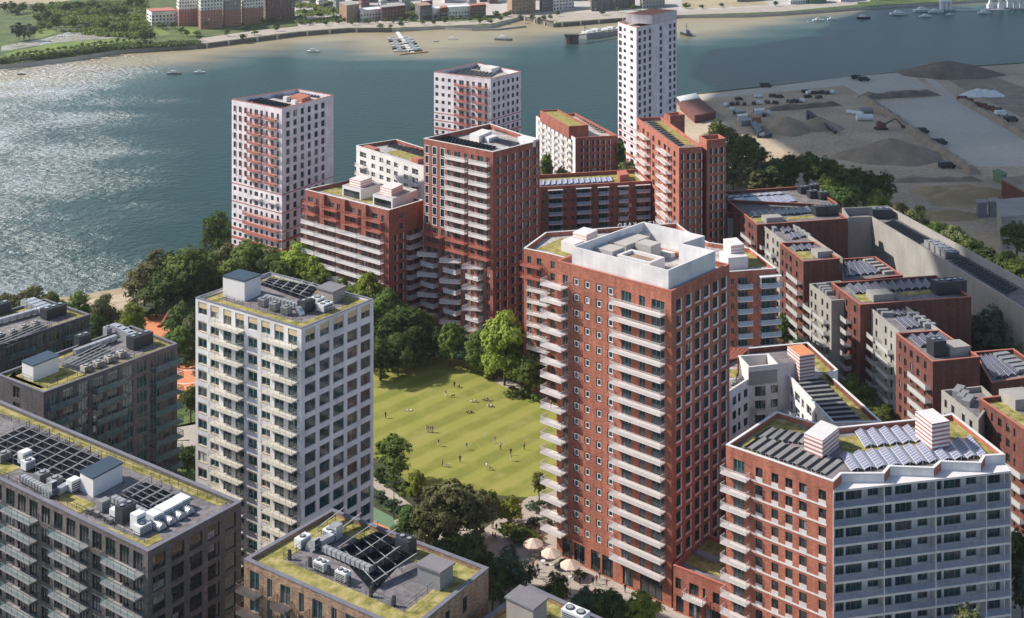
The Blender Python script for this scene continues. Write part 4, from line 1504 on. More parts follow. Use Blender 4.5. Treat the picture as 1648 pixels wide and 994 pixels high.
d = (Q_ - P_).normalized(); n_ = Vector((d.y, -d.x))
c = P_ + d * (b.ux(3, 1237)) + n_ * 1.0
m = MB()
m.box((c.x, c.y, zf + 2.55), (b.ux(3, 1253) - b.ux(3, 1221) + .3, 2.0, .25), math.atan2(d.y, d.x))
for u in (-1, 1):
    q = c + d * (u * 2.9) + n_ * .85
    m.box((q.x, q.y, zf), (.2, .2, 2.56), 0)
m.obj('canopy', M['cop'], b.root)
sedum(b, [(862, 401), (884, 404), (905, 414), (925, 405), (905, 382)], [(1176, 432), (1240, 427), (1203, 403), (1195, 408), (1176, 412)])
rbox4(b, 'roof_pavilion', (903, 387), (925, 393), (950, 383), 40.2, 'cop', 'cop')
rbox4(b, 'vent_stack', (922, 373), (944, 378), (961.5, 369.5), 42.0, 'ventp', 'cop')
rbox4(b, 'roof_pavilion', (1158, 404), (1172, 415), (1204, 412), 40.6, 'cop', 'cop')
rbox4(b, 'vent_stack', (1164, 384), (1176, 395), (1197.5, 392.5), 42.8, 'ventp', 'cop')
pv(b, (895, 378), (900, 374), (985, 371), (980, 375), 9, 'pvl', .5, .7)

# --- P: courtyard building with white parapets
b = Bld('white walled courtyard building with dark solar rows, right of the tall red tower',
        [(1150, 645), (1205.3, 609.7), (1268.7, 604.3), (1341, 681), (1419, 678.6), (1334, 601.6), (1348.4, 595.3), (1300.4, 551), (1205, 560), (1140, 592)], 28.3, 'pale', 'cop', 'deckl', near=False, cap=80, inner='redd')
zf = b.z - 4.1
b.facade(0, [(zf, 9, FH, b.cols(0, [(1179, 1185), (1188, 1192), (1197, 1203)], .5, 2.3, 'dk'))], wall='white')
b.facade(1, [(zf, 9, FH, b.cols(1, [(1215, 1232), ], .05, 2.3, 'door3') + b.cols(1, [(1240.5, 1252)], .5, 2.3, 'w2'))], wall='white')
b.facade(2, [(zf, 9, FH, b.cols(2, [(1271, 1276), (1279, 1287), (1290, 1294), (1298, 1306), (1311, 1315)], .3, 2.3, 'w2w'))])
b.balc(1, 1213, 1243, zf, range(1, 9), FH, 1.6, WB)
b.balc(2, 1268, 1284, zf, range(1, 9), FH, 1.5, WB)
sedum(b, [(1312, 566), (1340, 594), (1330, 600), (1405, 676), (1390, 678), (1316, 608), (1326, 603), (1306, 584)], [(1172, 595), (1188, 593), (1186, 606), (1168, 608)])
pl = [g(x, y, 31.2).to_2d() for x, y in ((1187.2, 571.7), (1204.5, 590.7), (1252, 585.5), (1236, 568.5))]
m = MB()
ring(m, pl, b.zd, 31.2, .45, 0, 1)
m.face([(p.x, p.y, b.zd + .1) for p in inset(pl, .4)], 2)
m.obj('roof_enclosure', [M['cop'], M['cop'], M['sedum']], b.root)
rbox4(b, 'roof_pavilion', (1237, 568.5), (1252.5, 585), (1286, 581.5), 31.15, 'white', 'deck')
rbox4(b, 'vent_stack', (1267, 556.5), (1286.8, 572.6), (1311.3, 569), 33.2, 'vent', 'orange')
d = (pl[1] - pl[0])
# grey louvred wall under the enclosure
P_, Q_ = pl[1], pl[2]
d = (Q_ - P_).normalized(); n_ = Vector((d.y, -d.x)); c = (P_ + Q_) / 2 + n_ * .05
m = MB()
m.box((c.x, c.y, b.zd), ((Q_ - P_).length - .4, .1, 2.9), math.atan2(d.y, d.x))
m.obj('louvre_wall', M['fg'], b.root)
pv(b, (1278, 614), (1322, 610), (1388, 680), (1344, 683), 10, 'pvd', .3, .8, back='steell', strip='greyw')
pv(b, (1172, 622), (1178, 616), (1204, 604), (1196, 612), 4, 'pvl', .5, .6)

# red pergola on a deck between the tall tower and the courtyard building
t = thing('pergola', 'red timber pergola on the roof edge beside the tall red tower', 'pergola', tuple(g(1184, 575, 27.2)))
m = MB()
q = [g(x, y, 31) for x, y in ((1168, 556), (1180, 553), (1206, 561), (1190, 575), (1168, 585))]
q = [g(1160, 560, 31), g(1205, 560.5, 31), g(1188, 575, 31), g(1150, 582, 31)]
for k in range(10):
    tt = k / 9
    m.beam(q[0].lerp(q[3], tt), q[1].lerp(q[2], tt), .22)
    if k < 7:
        m.beam(q[0].lerp(q[1], k / 6), q[3].lerp(q[2], k / 6), .22)
m.obj('slatted_roof', M['copr'], t)
for p in q:
    m = MB()
    m.beam(Vector((p.x, p.y, 27.2)), p, .3)
    m.obj('post', M['copr'], t)

# --- Q: front right block
zq = 37.0
qp = [(1168.3, 715.9), (1341, 775.3), (1354.7, 762.5), (1423, 762.5), (1432.4, 751), (1503, 753.8), (1514.6, 743.3), (1578.6, 745.6), (1585.4, 734),
      (1617.4, 732), (1533, 665.6), (1500, 672), (1341, 688.5), (1249.6, 662.4)]
b = Bld('red and white block with a zigzag parapet and wraparound balconies in the right foreground', qp, zq, 'red', 'cop', 'deck', near=True, cap=100, ph=.9)
Q_B = b
zf = b.z - 4.45
wsq = b.cols(0, [(1216, 1227), (1241.6, 1252.6), (1264, 1275.4), (1286, 1298.4), (1317.3, 1329.5)], .75, 2.4, 'sp')
b.facade(0, [(zf, 11, FH, wsq + b.cols(0, [(1180.4, 1197.9)], .05, 2.5, 'door3'))], rev=.3)
b.balc(0, 1166, 1208, zf, range(11), FH, 1.6, WB)
b.band(0, [zf - k * FH - .32 for k in range(11)], .3, 'slab', .07, u0=b.ux(0, 1209), u1=b.ux(0, 1341) - 1.2)
# zigzag balcony front: recessed wall plane between L0 and L1, slabs out to the front line
Fo, Ro = g(1342, 789, 35.6).to_2d(), g(1627, 757, 35.6).to_2d()
d = (Ro - Fo).normalized()
n_ = Vector((d.y, -d.x))
Pw, Qw = Fo - n_ * 1.7 + d * .2, Ro - n_ * 1.7 - d * .2
b.done.update(range(1, 9))
for i in range(1, 9):      # only the parapet part of the zigzag wall stands above the slab
    a_, c_ = b.poly[i], b.poly[i + 1]
    b.w.face([(a_.x, a_.y, 35.4), (c_.x, c_.y, 35.4), (c_.x, c_.y, b.z), (a_.x, a_.y, b.z)], b.mi('white') if i in (2, 4, 6, 8) else 0)
b.poly.append(Pw); b.poly.append(Qw)
k = len(b.poly) - 2
sv = b.z
b.z = 35.4
def cc(xs, st, sill=.1):
    return b.cols(k, xs, sill, 2.45, st)
FACE = cc([(1344, 1358)], 'door') + cc([(1361, 1387), (1440.5, 1467.3), (1519, 1546)], 'door3') + cc([(1396.5, 1414), (1476.6, 1493), (1554.7, 1571.6)], 'w2', .5) + \
    cc([(1423.6, 1435.3), (1503.7, 1515.4)], 'door') + cc([(1582.4, 1610)], 'door3')
b.facade(k, [(zf, 11, FH, FACE)], wall='white', rev=.2)
b.z = sv
# side wall at the far right end and the party wall left of the balconies
for a_, c_ in ((Qw, b.poly[9]), ):
    b.w.face([(a_.x, a_.y, 0), (c_.x, c_.y, 0), (c_.x, c_.y, 35.4), (a_.x, a_.y, 35.4)], b.mi('white'))
a_, c_ = b.poly[1], Pw
b.w.face([(a_.x, a_.y, 0), (c_.x, c_.y, 0), (c_.x, c_.y, 35.4), (a_.x, a_.y, 35.4)], 0)
b.poly = b.poly[:-2]
Lf = (Ro - Fo).length
m = MB()
zz = [b.poly[i] for i in range(1, 10)]
m.prism([Fo, Ro] + [Vector((p.x, p.y)) for p in reversed(zz)], 35.2, 35.55, 0, bottom=True)
m.obj('roof_slab', M['cop'], b.root)
for r_ in range(0, 11):
    z = zf - r_ * FH
    f = MB()
    f.prism([Fo, Ro, Qw, Pw], z - .42, z - .04, 0, bottom=True)
    o = f.obj('balcony', M['white'], b.root)
    f = MB()
    c0_, c1_ = Fo + n_ * -.06, Ro + n_ * -.06
    f.face([(c0_.x, c0_.y, z), (c1_.x, c1_.y, z), (c1_.x, c1_.y, z + 1.1), (c0_.x, c0_.y, z + 1.1)], 1)
    K = 22
    for j in range(K + 1):
        q = c0_.lerp(c1_, j / K)
        f.beam((q.x, q.y, z - .04), (q.x, q.y, z + 1.12), .05, 0)
    f.beam((c0_.x, c0_.y, z + 1.12), (c1_.x, c1_.y, z + 1.12), .06, 0)
    rl = f.obj('railing', [M['fg'], M['gld']], b.root)
    rl.parent = o
    rl.location = (b.root.location.x * 0, 0, 0)
f = MB()
for j in (0, .28, .57, .86, 1.0):
    q = Fo.lerp(Ro, j) - n_ * .85
    f.box((q.x, q.y, 1), (.18, 1.6, 34.2), math.atan2(d.y, d.x))
f.obj('party_screen', M['white'], b.root)
sedum(b, [(1190, 716), (1246, 671), (1262, 675), (1300, 690), (1280, 700), (1215, 732)], [(1350, 704), (1480, 686), (1495, 682), (1530, 668), (1604, 728), (1578, 738), (1360, 738)])
pv(b, (1212, 706), (1236, 690), (1304, 702), (1292, 716), 5, 'pvd', .3, .55, back='steell', strip='greyw')
pv(b, (1196, 722), (1222, 704), (1356, 744), (1328, 766), 9, 'pvd', .3, .55, back='steell', strip='greyw')
pv(b, (1376, 696), (1392, 722), (1484, 712), (1462, 688), 9, 'pvl', .5, .92, alt=True, back='steell')
pv(b, (1352, 734), (1370, 760), (1588, 736), (1562, 706), 21, 'pvl', .5, .92, alt=True, back='steell')
rbox4(b, 'vent_stack', (1294, 697), (1323.5, 709), (1350.5, 687), 39.6, 'vent', 'cop')
rbox4(b, 'vent_stack', (1473, 661.5), (1500, 682), (1528.5, 677), 41.2, 'vent', 'cop')

# --- link building between the tall tower and Q
b = Bld('two storey red brick link with a sedum roof beside the tall red tower', [(1083.7, 910), (1168.5, 943), (1215, 890), (1135, 858)], 8.6, 'red', 'copr', 'deck', ph=.8)
b.facade(0, [(4.2, 1, 3, b.cols(0, [(1087, 1096), (1109, 1124.5), (1131, 1135), (1147, 1158)], .3, 2.4, 'dk')),
             (.1, 1, 3, b.cols(0, [(1088, 1100), (1109, 1126), (1134, 1160)], .1, 3.1, 'shop'))], rev=.35)
b.balc(0, 1104, 1137, 4.2, [0], 3, 1.6, WB)
sedum(b, [(1100, 905), (1160, 928), (1196, 890), (1140, 868)])
rbox(b, 'roof_light', 1140, 898, (5, 1.4, .6), 'fg')

# --- the older red and grey complex on the right
GRP = None
def dark(label, pts, z, wall, left=None, right=None, rows=8, cop=None, ph=1.0, cap=60, st='dk', bal=(), i0=0, deck='deck', fz=3.6):
    b = Bld(label, pts, z, wall, cop or ('copr' if wall == 'redd' else 'greyw'), deck, ph=ph, cap=cap)
    zf = b.z - fz
    if left is not None:
        cl = b.cols(i0, left, .5, 2.3, st) if not isinstance(left, int) else b.even(i0, left, 1.3, .5, 2.3, st)
        b.facade(i0, [(zf, rows, FH, cl)])
    if right is not None:
        cl = b.even(i0 + 1, right, 1.3, .6, 2.2, st)
        b.facade(i0 + 1, [(zf, rows, FH, cl)])
    for x0, x1, r0, r1 in bal:
        b.balc(i0, x0, x1, zf, range(r0, r1), FH, 1.6, ('pan', 'greyw', 'glw', 'greyw'))
    return b
b = dark('large older red block with light blue solar glass in its roof, nearest the trees', [(1114, 311), (1155, 344), (1349, 328), (1304, 299)], 24, 'redd',
         [(1116.5, 1119.5), (1121, 1124), (1126, 1129), (1130.5, 1133.5), (1136, 1139), (1141, 1144), (1146, 1149), (1151, 1153.5)], 14, 7, cap=90)
pv(b, (1180, 320), (1188, 332), (1284, 325), (1272, 315), 5, 'pvl', .3, .9, back='copr')
pv(b, (1170, 317), (1174, 319), (1264, 313), (1258, 310), 8, 'pvl', .4, .7)
for k in range(5):
    hvac(b, 1142 + k * 6, 330 - k * 2.2, 1, (2.2, 1.4, 1.6), 'fg', e=1)
for x, y in ((1293, 311), (1309, 308), (1308, 318), (1325, 320)):
    hvac(b, x, y, 2, (3.6, 2.6, 2.4), 'black', e=1)
sedum(b, [(1150, 338), (1158, 342), (1184, 339), (1176, 335)])
b = dark('older red block with a sawtooth solar roof, second in the row from the trees', [(1169.4, 321), (1218.3, 361.5), (1364.5, 351.4), (1331, 329)], 27, 'redd',
         [(1188, 1191), (1196, 1199), (1205, 1208), (1210, 1213)], 0, 8, bal=[(1199, 1216, 1, 8)])
pv(b, (1204, 342), (1210, 351), (1312, 343), (1304, 334), 18, 'pvm', .6, .95, alt=True)
rbox(b, 'stair_hut', 1243, 356, (6, 4, 1.8), 'greyw', e=1)
sedum(b, [(1200, 344), (1216, 358), (1234, 357), (1218, 345)], [(1264, 354), (1312, 350), (1308, 346), (1268, 349)])
for x, y in ((1319, 346), (1338, 345)):
    hvac(b, x, y, 3, (4.4, 3.2, 3.0), 'black', e=1)
b = dark('older grey rendered wing between two red blocks, nearest the trees', [(1160, 342), (1172, 352), (1190, 350), (1180, 340)], 22.5, 'greyw', None, None)
b = dark('older grey rendered wing beside the second red block', [(1225.7, 361.5), (1265, 392), (1356, 415), (1271, 357)], 26.3, 'greyw', [(1228, 1231), (1234, 1237), (1243, 1246), (1250, 1253)], None, 8,
         bal=[(1226, 1233, 1, 8), (1238, 1249, 1, 8)])
pv(b, (1252, 364), (1262, 376), (1278, 372), (1268, 362), 4, 'pvm', .6, .95, alt=True)
pv(b, (1268, 378), (1274, 386), (1300, 381), (1290, 373), 4, 'pvm', .6, .95, alt=True)
for x, y in ((1240, 366), (1246, 370), (1284, 371), (1292, 376), (1300, 381)):
    rbox(b, 'roof_vent', x, y, (2.6, 1.3, 1.1), 'fg', e=0)
b = dark('older red block with five stacked grey balconies, third in the row from the trees', [(1254.9, 390.6), (1293, 420.8), (1351.5, 415.8), (1311, 388.6)], 29.5, 'redd',
         [(1258, 1261), (1264.5, 1268), (1271, 1274.5), (1281, 1284)], 0, 9, bal=[(1273, 1291, 1, 9)])
pv(b, (1272, 397), (1280, 405), (1320, 401), (1312, 393), 7, 'pvm', .6, .95, alt=True)
rbox(b, 'stair_hut', 1323, 411, (5, 4, 1.8), 'greyw', e=1)
sedum(b, [(1276, 404), (1292, 417), (1312, 415), (1300, 404)])
b = dark('low older red block covered in solar panels under the long grey wall', [(1353.6, 416.7), (1356, 453), (1453, 443), (1409, 412.9)], 20, 'redd', None, None)
pv(b, (1356, 424), (1362, 446), (1420, 440), (1395, 419), 10, 'pvm', .6, .95, alt=True)
for k in range(5):
    rbox(b, 'roof_vent', 1398 + k * 8, 421 + k * 4.8, (3.6, 1.2, .9), 'greyw', e=1)
b = dark('older grey rendered wing with curved balconies, middle of the row', [(1302.8, 457), (1338, 484), (1400, 480), (1352, 452)], 24.5, 'greyw', [(1304.5, 1307.5), (1311, 1314), (1322, 1325), (1330, 1333)], None, 8,
         bal=[(1300, 1314, 1, 8), (1316, 1334, 1, 8)])
for k in range(4):
    rbox(b, 'roof_vent', 1322 + k * 5, 462 + k * 3.8, (3.0, 1.3, 1.1), 'fg', e=1)
b = dark('long older red block with a blank side wall, large chillers and a sawtooth solar roof', [(1337.9, 455.2), (1384.4, 490.4), (1563, 477.7), (1507, 443)], 26.5, 'redd',
         [(1342, 1345), (1351, 1354.5), (1361, 1364), (1374, 1378)], 0, 8, bal=[(1348, 1370, 1, 8)])
pv(b, (1360, 460), (1376, 474), (1506, 464), (1494, 449), 20, 'pvm', .7, .95, alt=True)
rbox(b, 'stair_hut', 1416, 481, (6, 4.4, 2.0), 'greyw', e=1)
sedum(b, [(1372, 474), (1386, 486), (1405, 484), (1394, 473)], [(1446, 476), (1504, 471), (1494, 466), (1450, 470)])
for x, y in ((1516, 472), (1537, 470)):
    hvac(b, x, y, 3, (5.0, 3.6, 3.4), 'black', e=1)
b = dark('older grey rendered wing with the widest run of balconies', [(1395.6, 491.8), (1446, 534), (1516, 533), (1450.6, 487.6)], 25.2, 'greyw', [(1399, 1402), (1409, 1412), (1424, 1427), (1433, 1436)], None, 8,
         bal=[(1394, 1414, 1, 8), (1418, 1438, 1, 8)])
pv(b, (1424, 496), (1440, 510), (1460, 507), (1446, 494), 5, 'pvm', .6, .95, alt=True)
pv(b, (1440, 514), (1458, 530), (1482, 527), (1464, 512), 5, 'pvm', .6, .95, alt=True)
for x, y in ((1412, 499), (1420, 504), (1428, 509), (1470, 510), (1480, 516), (1488, 522), (1496, 527)):
    rbox(b, 'roof_vent', x, y, (3.0, 1.4, 1.2), 'fg', e=1)
b = dark('older red block with one dark chiller, in front of the long blank sided red block', [(1442, 536), (1501, 582), (1577, 574.4), (1512.5, 531)], 26, 'redd',
         [(1447, 1451), (1455, 1459), (1464.5, 1469), (1475, 1479.5), (1487, 1491)], 0, 8, bal=[(1470, 1499, 1, 8)])
pv(b, (1462, 543), (1482, 560), (1530, 553), (1510, 537), 7, 'pvm', .7, .95, alt=True)
hvac(b, 1507, 571, 2, (3.4, 3.2, 3.6), 'black', e=1)
rbox(b, 'stair_hut', 1537, 567, (5.4, 4.6, 2.2), 'greyw', e=1)
b = dark('low older red block covered in solar panels at the right edge', [(1567, 566.5), (1595.6, 616), (1690, 602), (1631, 561)], 20, 'redd', None, None)
pv(b, (1575, 576), (1602, 611), (1645, 602), (1605, 571), 8, 'pvm', .6, .95, alt=True)
for k in range(5):
    rbox(b, 'roof_vent', 1612 + k * 9, 574 + k * 6, (4.2, 1.4, 1.0), 'fg', e=1)
b = dark('short grey rendered wing near the right edge with vent boxes on its roof', [(1515, 628.5), (1574.5, 676), (1600, 640), (1580, 621.4)], 22, 'greyw', [(1520, 1524), (1531, 1536), (1548, 1553), (1560, 1565)], None, 6)
for x, y in ((1543, 634), (1550, 642), (1558, 649)):
    rbox(b, 'roof_vent', x, y, (4.6, 1.8, 1.4), 'fg', e=1)
b = dark('older red block with a sedum roof cut off by the right edge of the view', [(1576, 641), (1662, 700), (1752, 690), (1628, 634)], 24, 'redd',
         [(1583, 1589), (1595, 1598), (1606, 1612), (1619, 1625), (1631, 1634)], 0, 8, bal=[(1618, 1652, 2, 8)])
sedum(b, [(1590, 647), (1612, 645), (1680, 690), (1660, 694)])
rbox(b, 'stair_hut', 1640, 650, (6, 6, 2.4), 'greyw', e=1)
b = Bld('very long grey walled building with dark solar rows along its roof', [(1365, 350), (1402.8, 349), (1790, 582), (1850, 560), (1428, 331.4), (1355, 335)], 24, 'greyw', 'greyw', 'deck', cat='long building', ph=2.4)
pv(b, (1420, 359), (1437, 353), (1496, 385), (1478, 393), 16, 'pvd', .5, .6)
pv(b, (1528, 420), (1548, 414), (1640, 466), (1618, 476), 16, 'pvd', .5, .6)
hvac(b, 1417, 350, 3, (7, 4, 3), 'black', e=0)
for k in range(4):
    hvac(b, 1502 + k * 9, 399 + k * 5, 2, (4.6, 3.4, 2.0), 'fg', e=0)

# ------------------------------------------------------------------ finish the buildings
for b in BLDS:
    b.close()
_v, _f = [], []
for b in BLDS:
    n0 = len(_v)
    _v += b.w.v
    _f += [tuple(n0 + i for i in f) for f in b.w.f]
BV = BVHTree.FromPolygons(_v, _f)
for b in BLDS:
    b.fit(BV)

# sign on the far parapet of the lower red building: it faces away, so it reads mirrored from here
P_, Q_ = g(1088, 360, 38.63), g(996, 366, 38.63)
t = thing('rooftop_sign', 'white freestanding letters seen from behind on the far parapet behind the tall red tower', 'sign', tuple(P_.lerp(Q_, .5)))
d = Q_ - P_
rz = math.atan2(d.y, d.x)
for k, ch in enumerate('KNIGHTS YARD'):
    if ch == ' ': continue
    cu = bpy.data.curves.new('letter', 'FONT')
    cu.body = ch
    cu.extrude = .08
    cu.size = 1.75
    cu.align_x = 'CENTER'
    o = bpy.data.objects.new('letter', cu)
    LINK(o)
    me = bpy.data.meshes.new_from_object(o.evaluated_get(bpy.context.evaluated_depsgraph_get()))
    bpy.data.objects.remove(o)
    me.materials.clear(); me.materials.append(M['steell'])
    o = bpy.data.objects.new('letter', me)
    LINK(o)
    o.parent = t
    q = P_.lerp(Q_, (k + .2) / 11.4) - t.location
    o.location = q
    o.rotation_euler = (R(90), 0, rz)

# ------------------------------------------------------------------ ground and water
def sheet(name, pts, matn, z=0.0, kind='structure', label=None, cat=None, zp=None):
    f = MB()
    f.face([g(x, y, z if zp is None else zp) for x, y in pts])
    o = f.obj(name, M[matn] if isinstance(matn, str) else matn)
    return tag(o, label, cat, None, kind)

WZ = -3.0
near = [(-900, 620), (-300, 520), (0, 488), (120, 478), (200, 463), (232, 434), (300, 412), (372, 398), (470, 385), (560, 360), (640, 335), (700, 302),
        (800, 290), (860, 257), (950, 240), (1000, 235), (1060, 195), (1089, 163), (1120, 150), (1480, 111), (1648, 100), (2100, 80)]
NW = [g(x, y) for x, y in near]
NW += [Vector((1500, 900, 0)), Vector((1500, -300, 0)), Vector((-900, -300, 0))]
f = MB()
f.face(list(reversed(NW)))
nb = len(near)
for i in range(nb - 1):
    a, c = NW[i], NW[i + 1]
    f.face([(a.x, a.y, -6), (c.x, c.y, -6), (c.x, c.y, 0), (a.x, a.y, 0)], 1)
o = f.obj('ground', [M['soil'], M['conc']])
tag(o, kind='structure')
if o.data.polygons[0].normal.z < 0:
    o.data.flip_normals()

far = [(-700, 118), (-300, 120), (0, 104), (40, 101), (60, 98), (110, 93), (165, 84), (185, 80), (240, 76), (290, 72), (322, 72), (400, 62), (480, 52), (560, 46), (630, 46),
       (700, 42), (790, 40), (842, 26), (890, 32), (895, 38), (990, 30), (1088, 24), (1200, 23), (1260, 20), (1376, 12), (1500, 4), (1648, -5), (2200, -40)]
FW = [g(x, y) for x, y in far]
f = MB()
poly = FW + [Vector((6000, 5200, 0)), Vector((6000, 9000, 0)), Vector((-6000, 9000, 0)), Vector((-6000, 2500, 0))]
f.face(poly)
for i in range(len(far) - 1):
    a, c = FW[i], FW[i + 1]
    f.face([(a.x, a.y, -5), (c.x, c.y, -5), (c.x, c.y, 0), (a.x, a.y, 0)], 1)
o = f.obj('far_bank', [M['grass'], M['conc']])
tag(o, kind='structure')

# river: a grid, with a per-vertex measure of how shallow and silty it is
edge = [(-400, 170), (0, 150), (100, 130), (180, 112), (300, 98), (400, 78), (480, 72), (560, 66), (620, 84), (700, 84), (760, 74), (800, 66), (840, 58), (900, 52),
        (960, 50), (1080, 60), (1150, 52), (1230, 38), (1290, 24), (1400, 13), (1700, -6)]
EW = [g(x, y, WZ).to_2d() for x, y in edge]
def shallow(p):
    best, side = 1e9, 1
    for a, c in zip(EW[:-1], EW[1:]):
        ab = c - a
        t_ = max(0, min(1, (p - a).dot(ab) / ab.length_squared))
        q = a + ab * t_
        dd_ = (p - q).length
        if dd_ < best:
            best = dd_
            side = 1 if ab.x * (p.y - a.y) - ab.y * (p.x - a.x) > 0 else -1
    return side * best
gx, gy = 90, 80
X0, X1, Y0, Y1 = -1500.0, 1900.0, -200.0, 2300.0
vs, at = [], []
for j in range(gy + 1):
    for i in range(gx + 1):
        x, y = X0 + (X1 - X0) * i / gx, Y0 + (Y1 - Y0) * j / gy
        vs.append((x, y, WZ))
        at.append(shallow(Vector((x, y))))
fs = [(j * (gx + 1) + i, j * (gx + 1) + i + 1, (j + 1) * (gx + 1) + i + 1, (j + 1) * (gx + 1) + i) for j in range(gy) for i in range(gx)]
me = bpy.data.meshes.new('river')
me.from_pydata(vs, [], fs)
aa = me.attributes.new('silt', 'FLOAT', 'POINT')
aa.data.foreach_set('value', at)
wm, n, bs = nodes('river_water')
geo = N(n, 'ShaderNodeNewGeometry')
atn = N(n, 'ShaderNodeAttribute', attribute_name='silt')
big = N(n, 'ShaderNodeTexNoise'); big.inputs['Scale'].default_value = .018; big.inputs['Detail'].default_value = 6; big.inputs['Roughness'].default_value = .6
mp = N(n, 'ShaderNodeMapping'); mp.inputs['Scale'].default_value = (.45, 1.3, 1)
mp.inputs['Rotation'].default_value = (0, 0, R(12))
n.links.new(geo.outputs['Position'], mp.inputs[0])
n.links.new(mp.outputs[0], big.inputs['Vector'])
ma = N(n, 'ShaderNodeMath', operation='MULTIPLY_ADD'); ma.inputs[1].default_value = 110
mb_ = N(n, 'ShaderNodeMath', operation='SUBTRACT'); mb_.inputs[1].default_value = .5
n.links.new(big.outputs[0], mb_.inputs[0]); n.links.new(mb_.outputs[0], ma.inputs[0]); n.links.new(atn.outputs['Fac'], ma.inputs[2])
rp = N(n, 'ShaderNodeMapRange'); rp.inputs[1].default_value = -105; rp.inputs[2].default_value = 22
n.links.new(ma.outputs[0], rp.inputs[0])
cr_ = N(n, 'ShaderNodeValToRGB')
e = cr_.color_ramp.elements
e[0].position = 0; e[0].color = (.006, .034, .032, 1)
e[1].position = 1; e[1].color = (.33, .275, .17, 1)
for p_, c_ in ((.35, (.018, .058, .052, 1)), (.6, (.10, .12, .10, 1)), (.8, (.23, .20, .13, 1))):
    x_ = e.new(p_); x_.color = c_
n.links.new(rp.outputs[0], cr_.inputs[0])
n.links.new(cr_.outputs[0], bs.inputs['Base Color'])
bs.inputs['Roughness'].default_value = .36
bs.inputs['Specular IOR Level'].default_value = 1.0
bs.inputs['Specular Tint'].default_value = (.5, .85, .78, 1)
# sun glitter worked into the left reach: stronger chop, gloss and coat
w1_ = N(n, 'ShaderNodeTexNoise'); w1_.inputs['Scale'].default_value = .28; w1_.inputs['Detail'].default_value = 4; w1_.inputs['Roughness'].default_value = .6
mp2 = N(n, 'ShaderNodeMapping'); mp2.inputs['Scale'].default_value = (.8, 1.0, 1)
mp2.inputs['Rotation'].default_value = (0, 0, R(20))
n.links.new(geo.outputs['Position'], mp2.inputs[0]); n.links.new(mp2.outputs[0], w1_.inputs['Vector'])
sx = N(n, 'ShaderNodeSeparateXYZ'); n.links.new(geo.outputs['Position'], sx.inputs[0])
gm_ = N(n, 'ShaderNodeMapRange'); gm_.inputs[1].default_value = 5; gm_.inputs[2].default_value = -85
gm_.inputs[3].default_value = 0; gm_.inputs[4].default_value = 1
gx_ = N(n, 'ShaderNodeMath', operation='MULTIPLY_ADD'); gx_.inputs[1].default_value = 160
yy_ = N(n, 'ShaderNodeMath', operation='MULTIPLY_ADD'); yy_.inputs[1].default_value = .27
n.links.new(sx.outputs[1], yy_.inputs[0]); n.links.new(sx.outputs[0], yy_.inputs[2])
n.links.new(mb_.outputs[0], gx_.inputs[0]); n.links.new(yy_.outputs[0], gx_.inputs[2])
n.links.new(gx_.outputs[0], gm_.inputs[0])
di = N(n, 'ShaderNodeMapRange'); di.inputs[3].default_value = .5; di.inputs[4].default_value = 13
pn = N(n, 'ShaderNodeTexNoise'); pn.inputs['Scale'].default_value = .022; pn.inputs['Detail'].default_value = 5; pn.inputs['Roughness'].default_value = .65
mp3 = N(n, 'ShaderNodeMapping'); mp3.inputs['Scale'].default_value = (.75, 1.0, 1); mp3.inputs['Rotation'].default_value = (0, 0, R(25))
n.links.new(geo.outputs['Position'], mp3.inputs[0]); n.links.new(mp3.outputs[0], pn.inputs['Vector'])
pr_ = N(n, 'ShaderNodeMapRange'); pr_.inputs[1].default_value = .42; pr_.inputs[2].default_value = .60; pr_.inputs[3].default_value = .22; pr_.inputs[4].default_value = 1.15
n.links.new(pn.outputs[0], pr_.inputs[0])
pm_ = N(n, 'ShaderNodeMath', operation='MULTIPLY')
n.links.new(pr_.outputs[0], pm_.inputs[0]); n.links.new(gm_.outputs[0], pm_.inputs[1])
n.links.new(pm_.outputs[0], di.inputs[0])
bp = N(n, 'ShaderNodeBump'); bp.inputs['Strength'].default_value = 1.0
n.links.new(di.outputs[0], bp.inputs['Distance']); n.links.new(w1_.outputs[0], bp.inputs['Height'])
n.links.new(bp.outputs[0], bs.inputs['Normal'])
sl_ = N(n, 'ShaderNodeMapRange'); sl_.inputs[3].default_value = .14; sl_.inputs[4].default_value = 1.0
n.links.new(gm_.outputs[0], sl_.inputs[0]); n.links.new(sl_.outputs[0], bs.inputs['Specular IOR Level'])
tc_ = N(n, 'ShaderNodeMix', data_type='RGBA'); tc_.inputs[6].default_value = (.5, .85, .78, 1); tc_.inputs[7].default_value = (1, 1, 1, 1)
n.links.new(gm_.outputs[0], tc_.inputs[0]); n.links.new(tc_.outputs[2], bs.inputs['Specular Tint'])
cw_ = N(n, 'ShaderNodeMath', operation='POWER'); cw_.inputs[1].default_value = 1.6
n.links.new(pm_.outputs[0], cw_.inputs[0]); n.links.new(cw_.outputs[0], bs.inputs['Coat Weight'])
bs.inputs['Coat Roughness'].default_value = .4
bs.inputs['Coat IOR'].default_value = 3.0
n.links.new(bp.outputs[0], bs.inputs['Coat Normal'])
me.materials.append(wm)
wo_ = bpy.data.objects.new('river', me)
LINK(wo_)
tag(wo_, kind='structure')

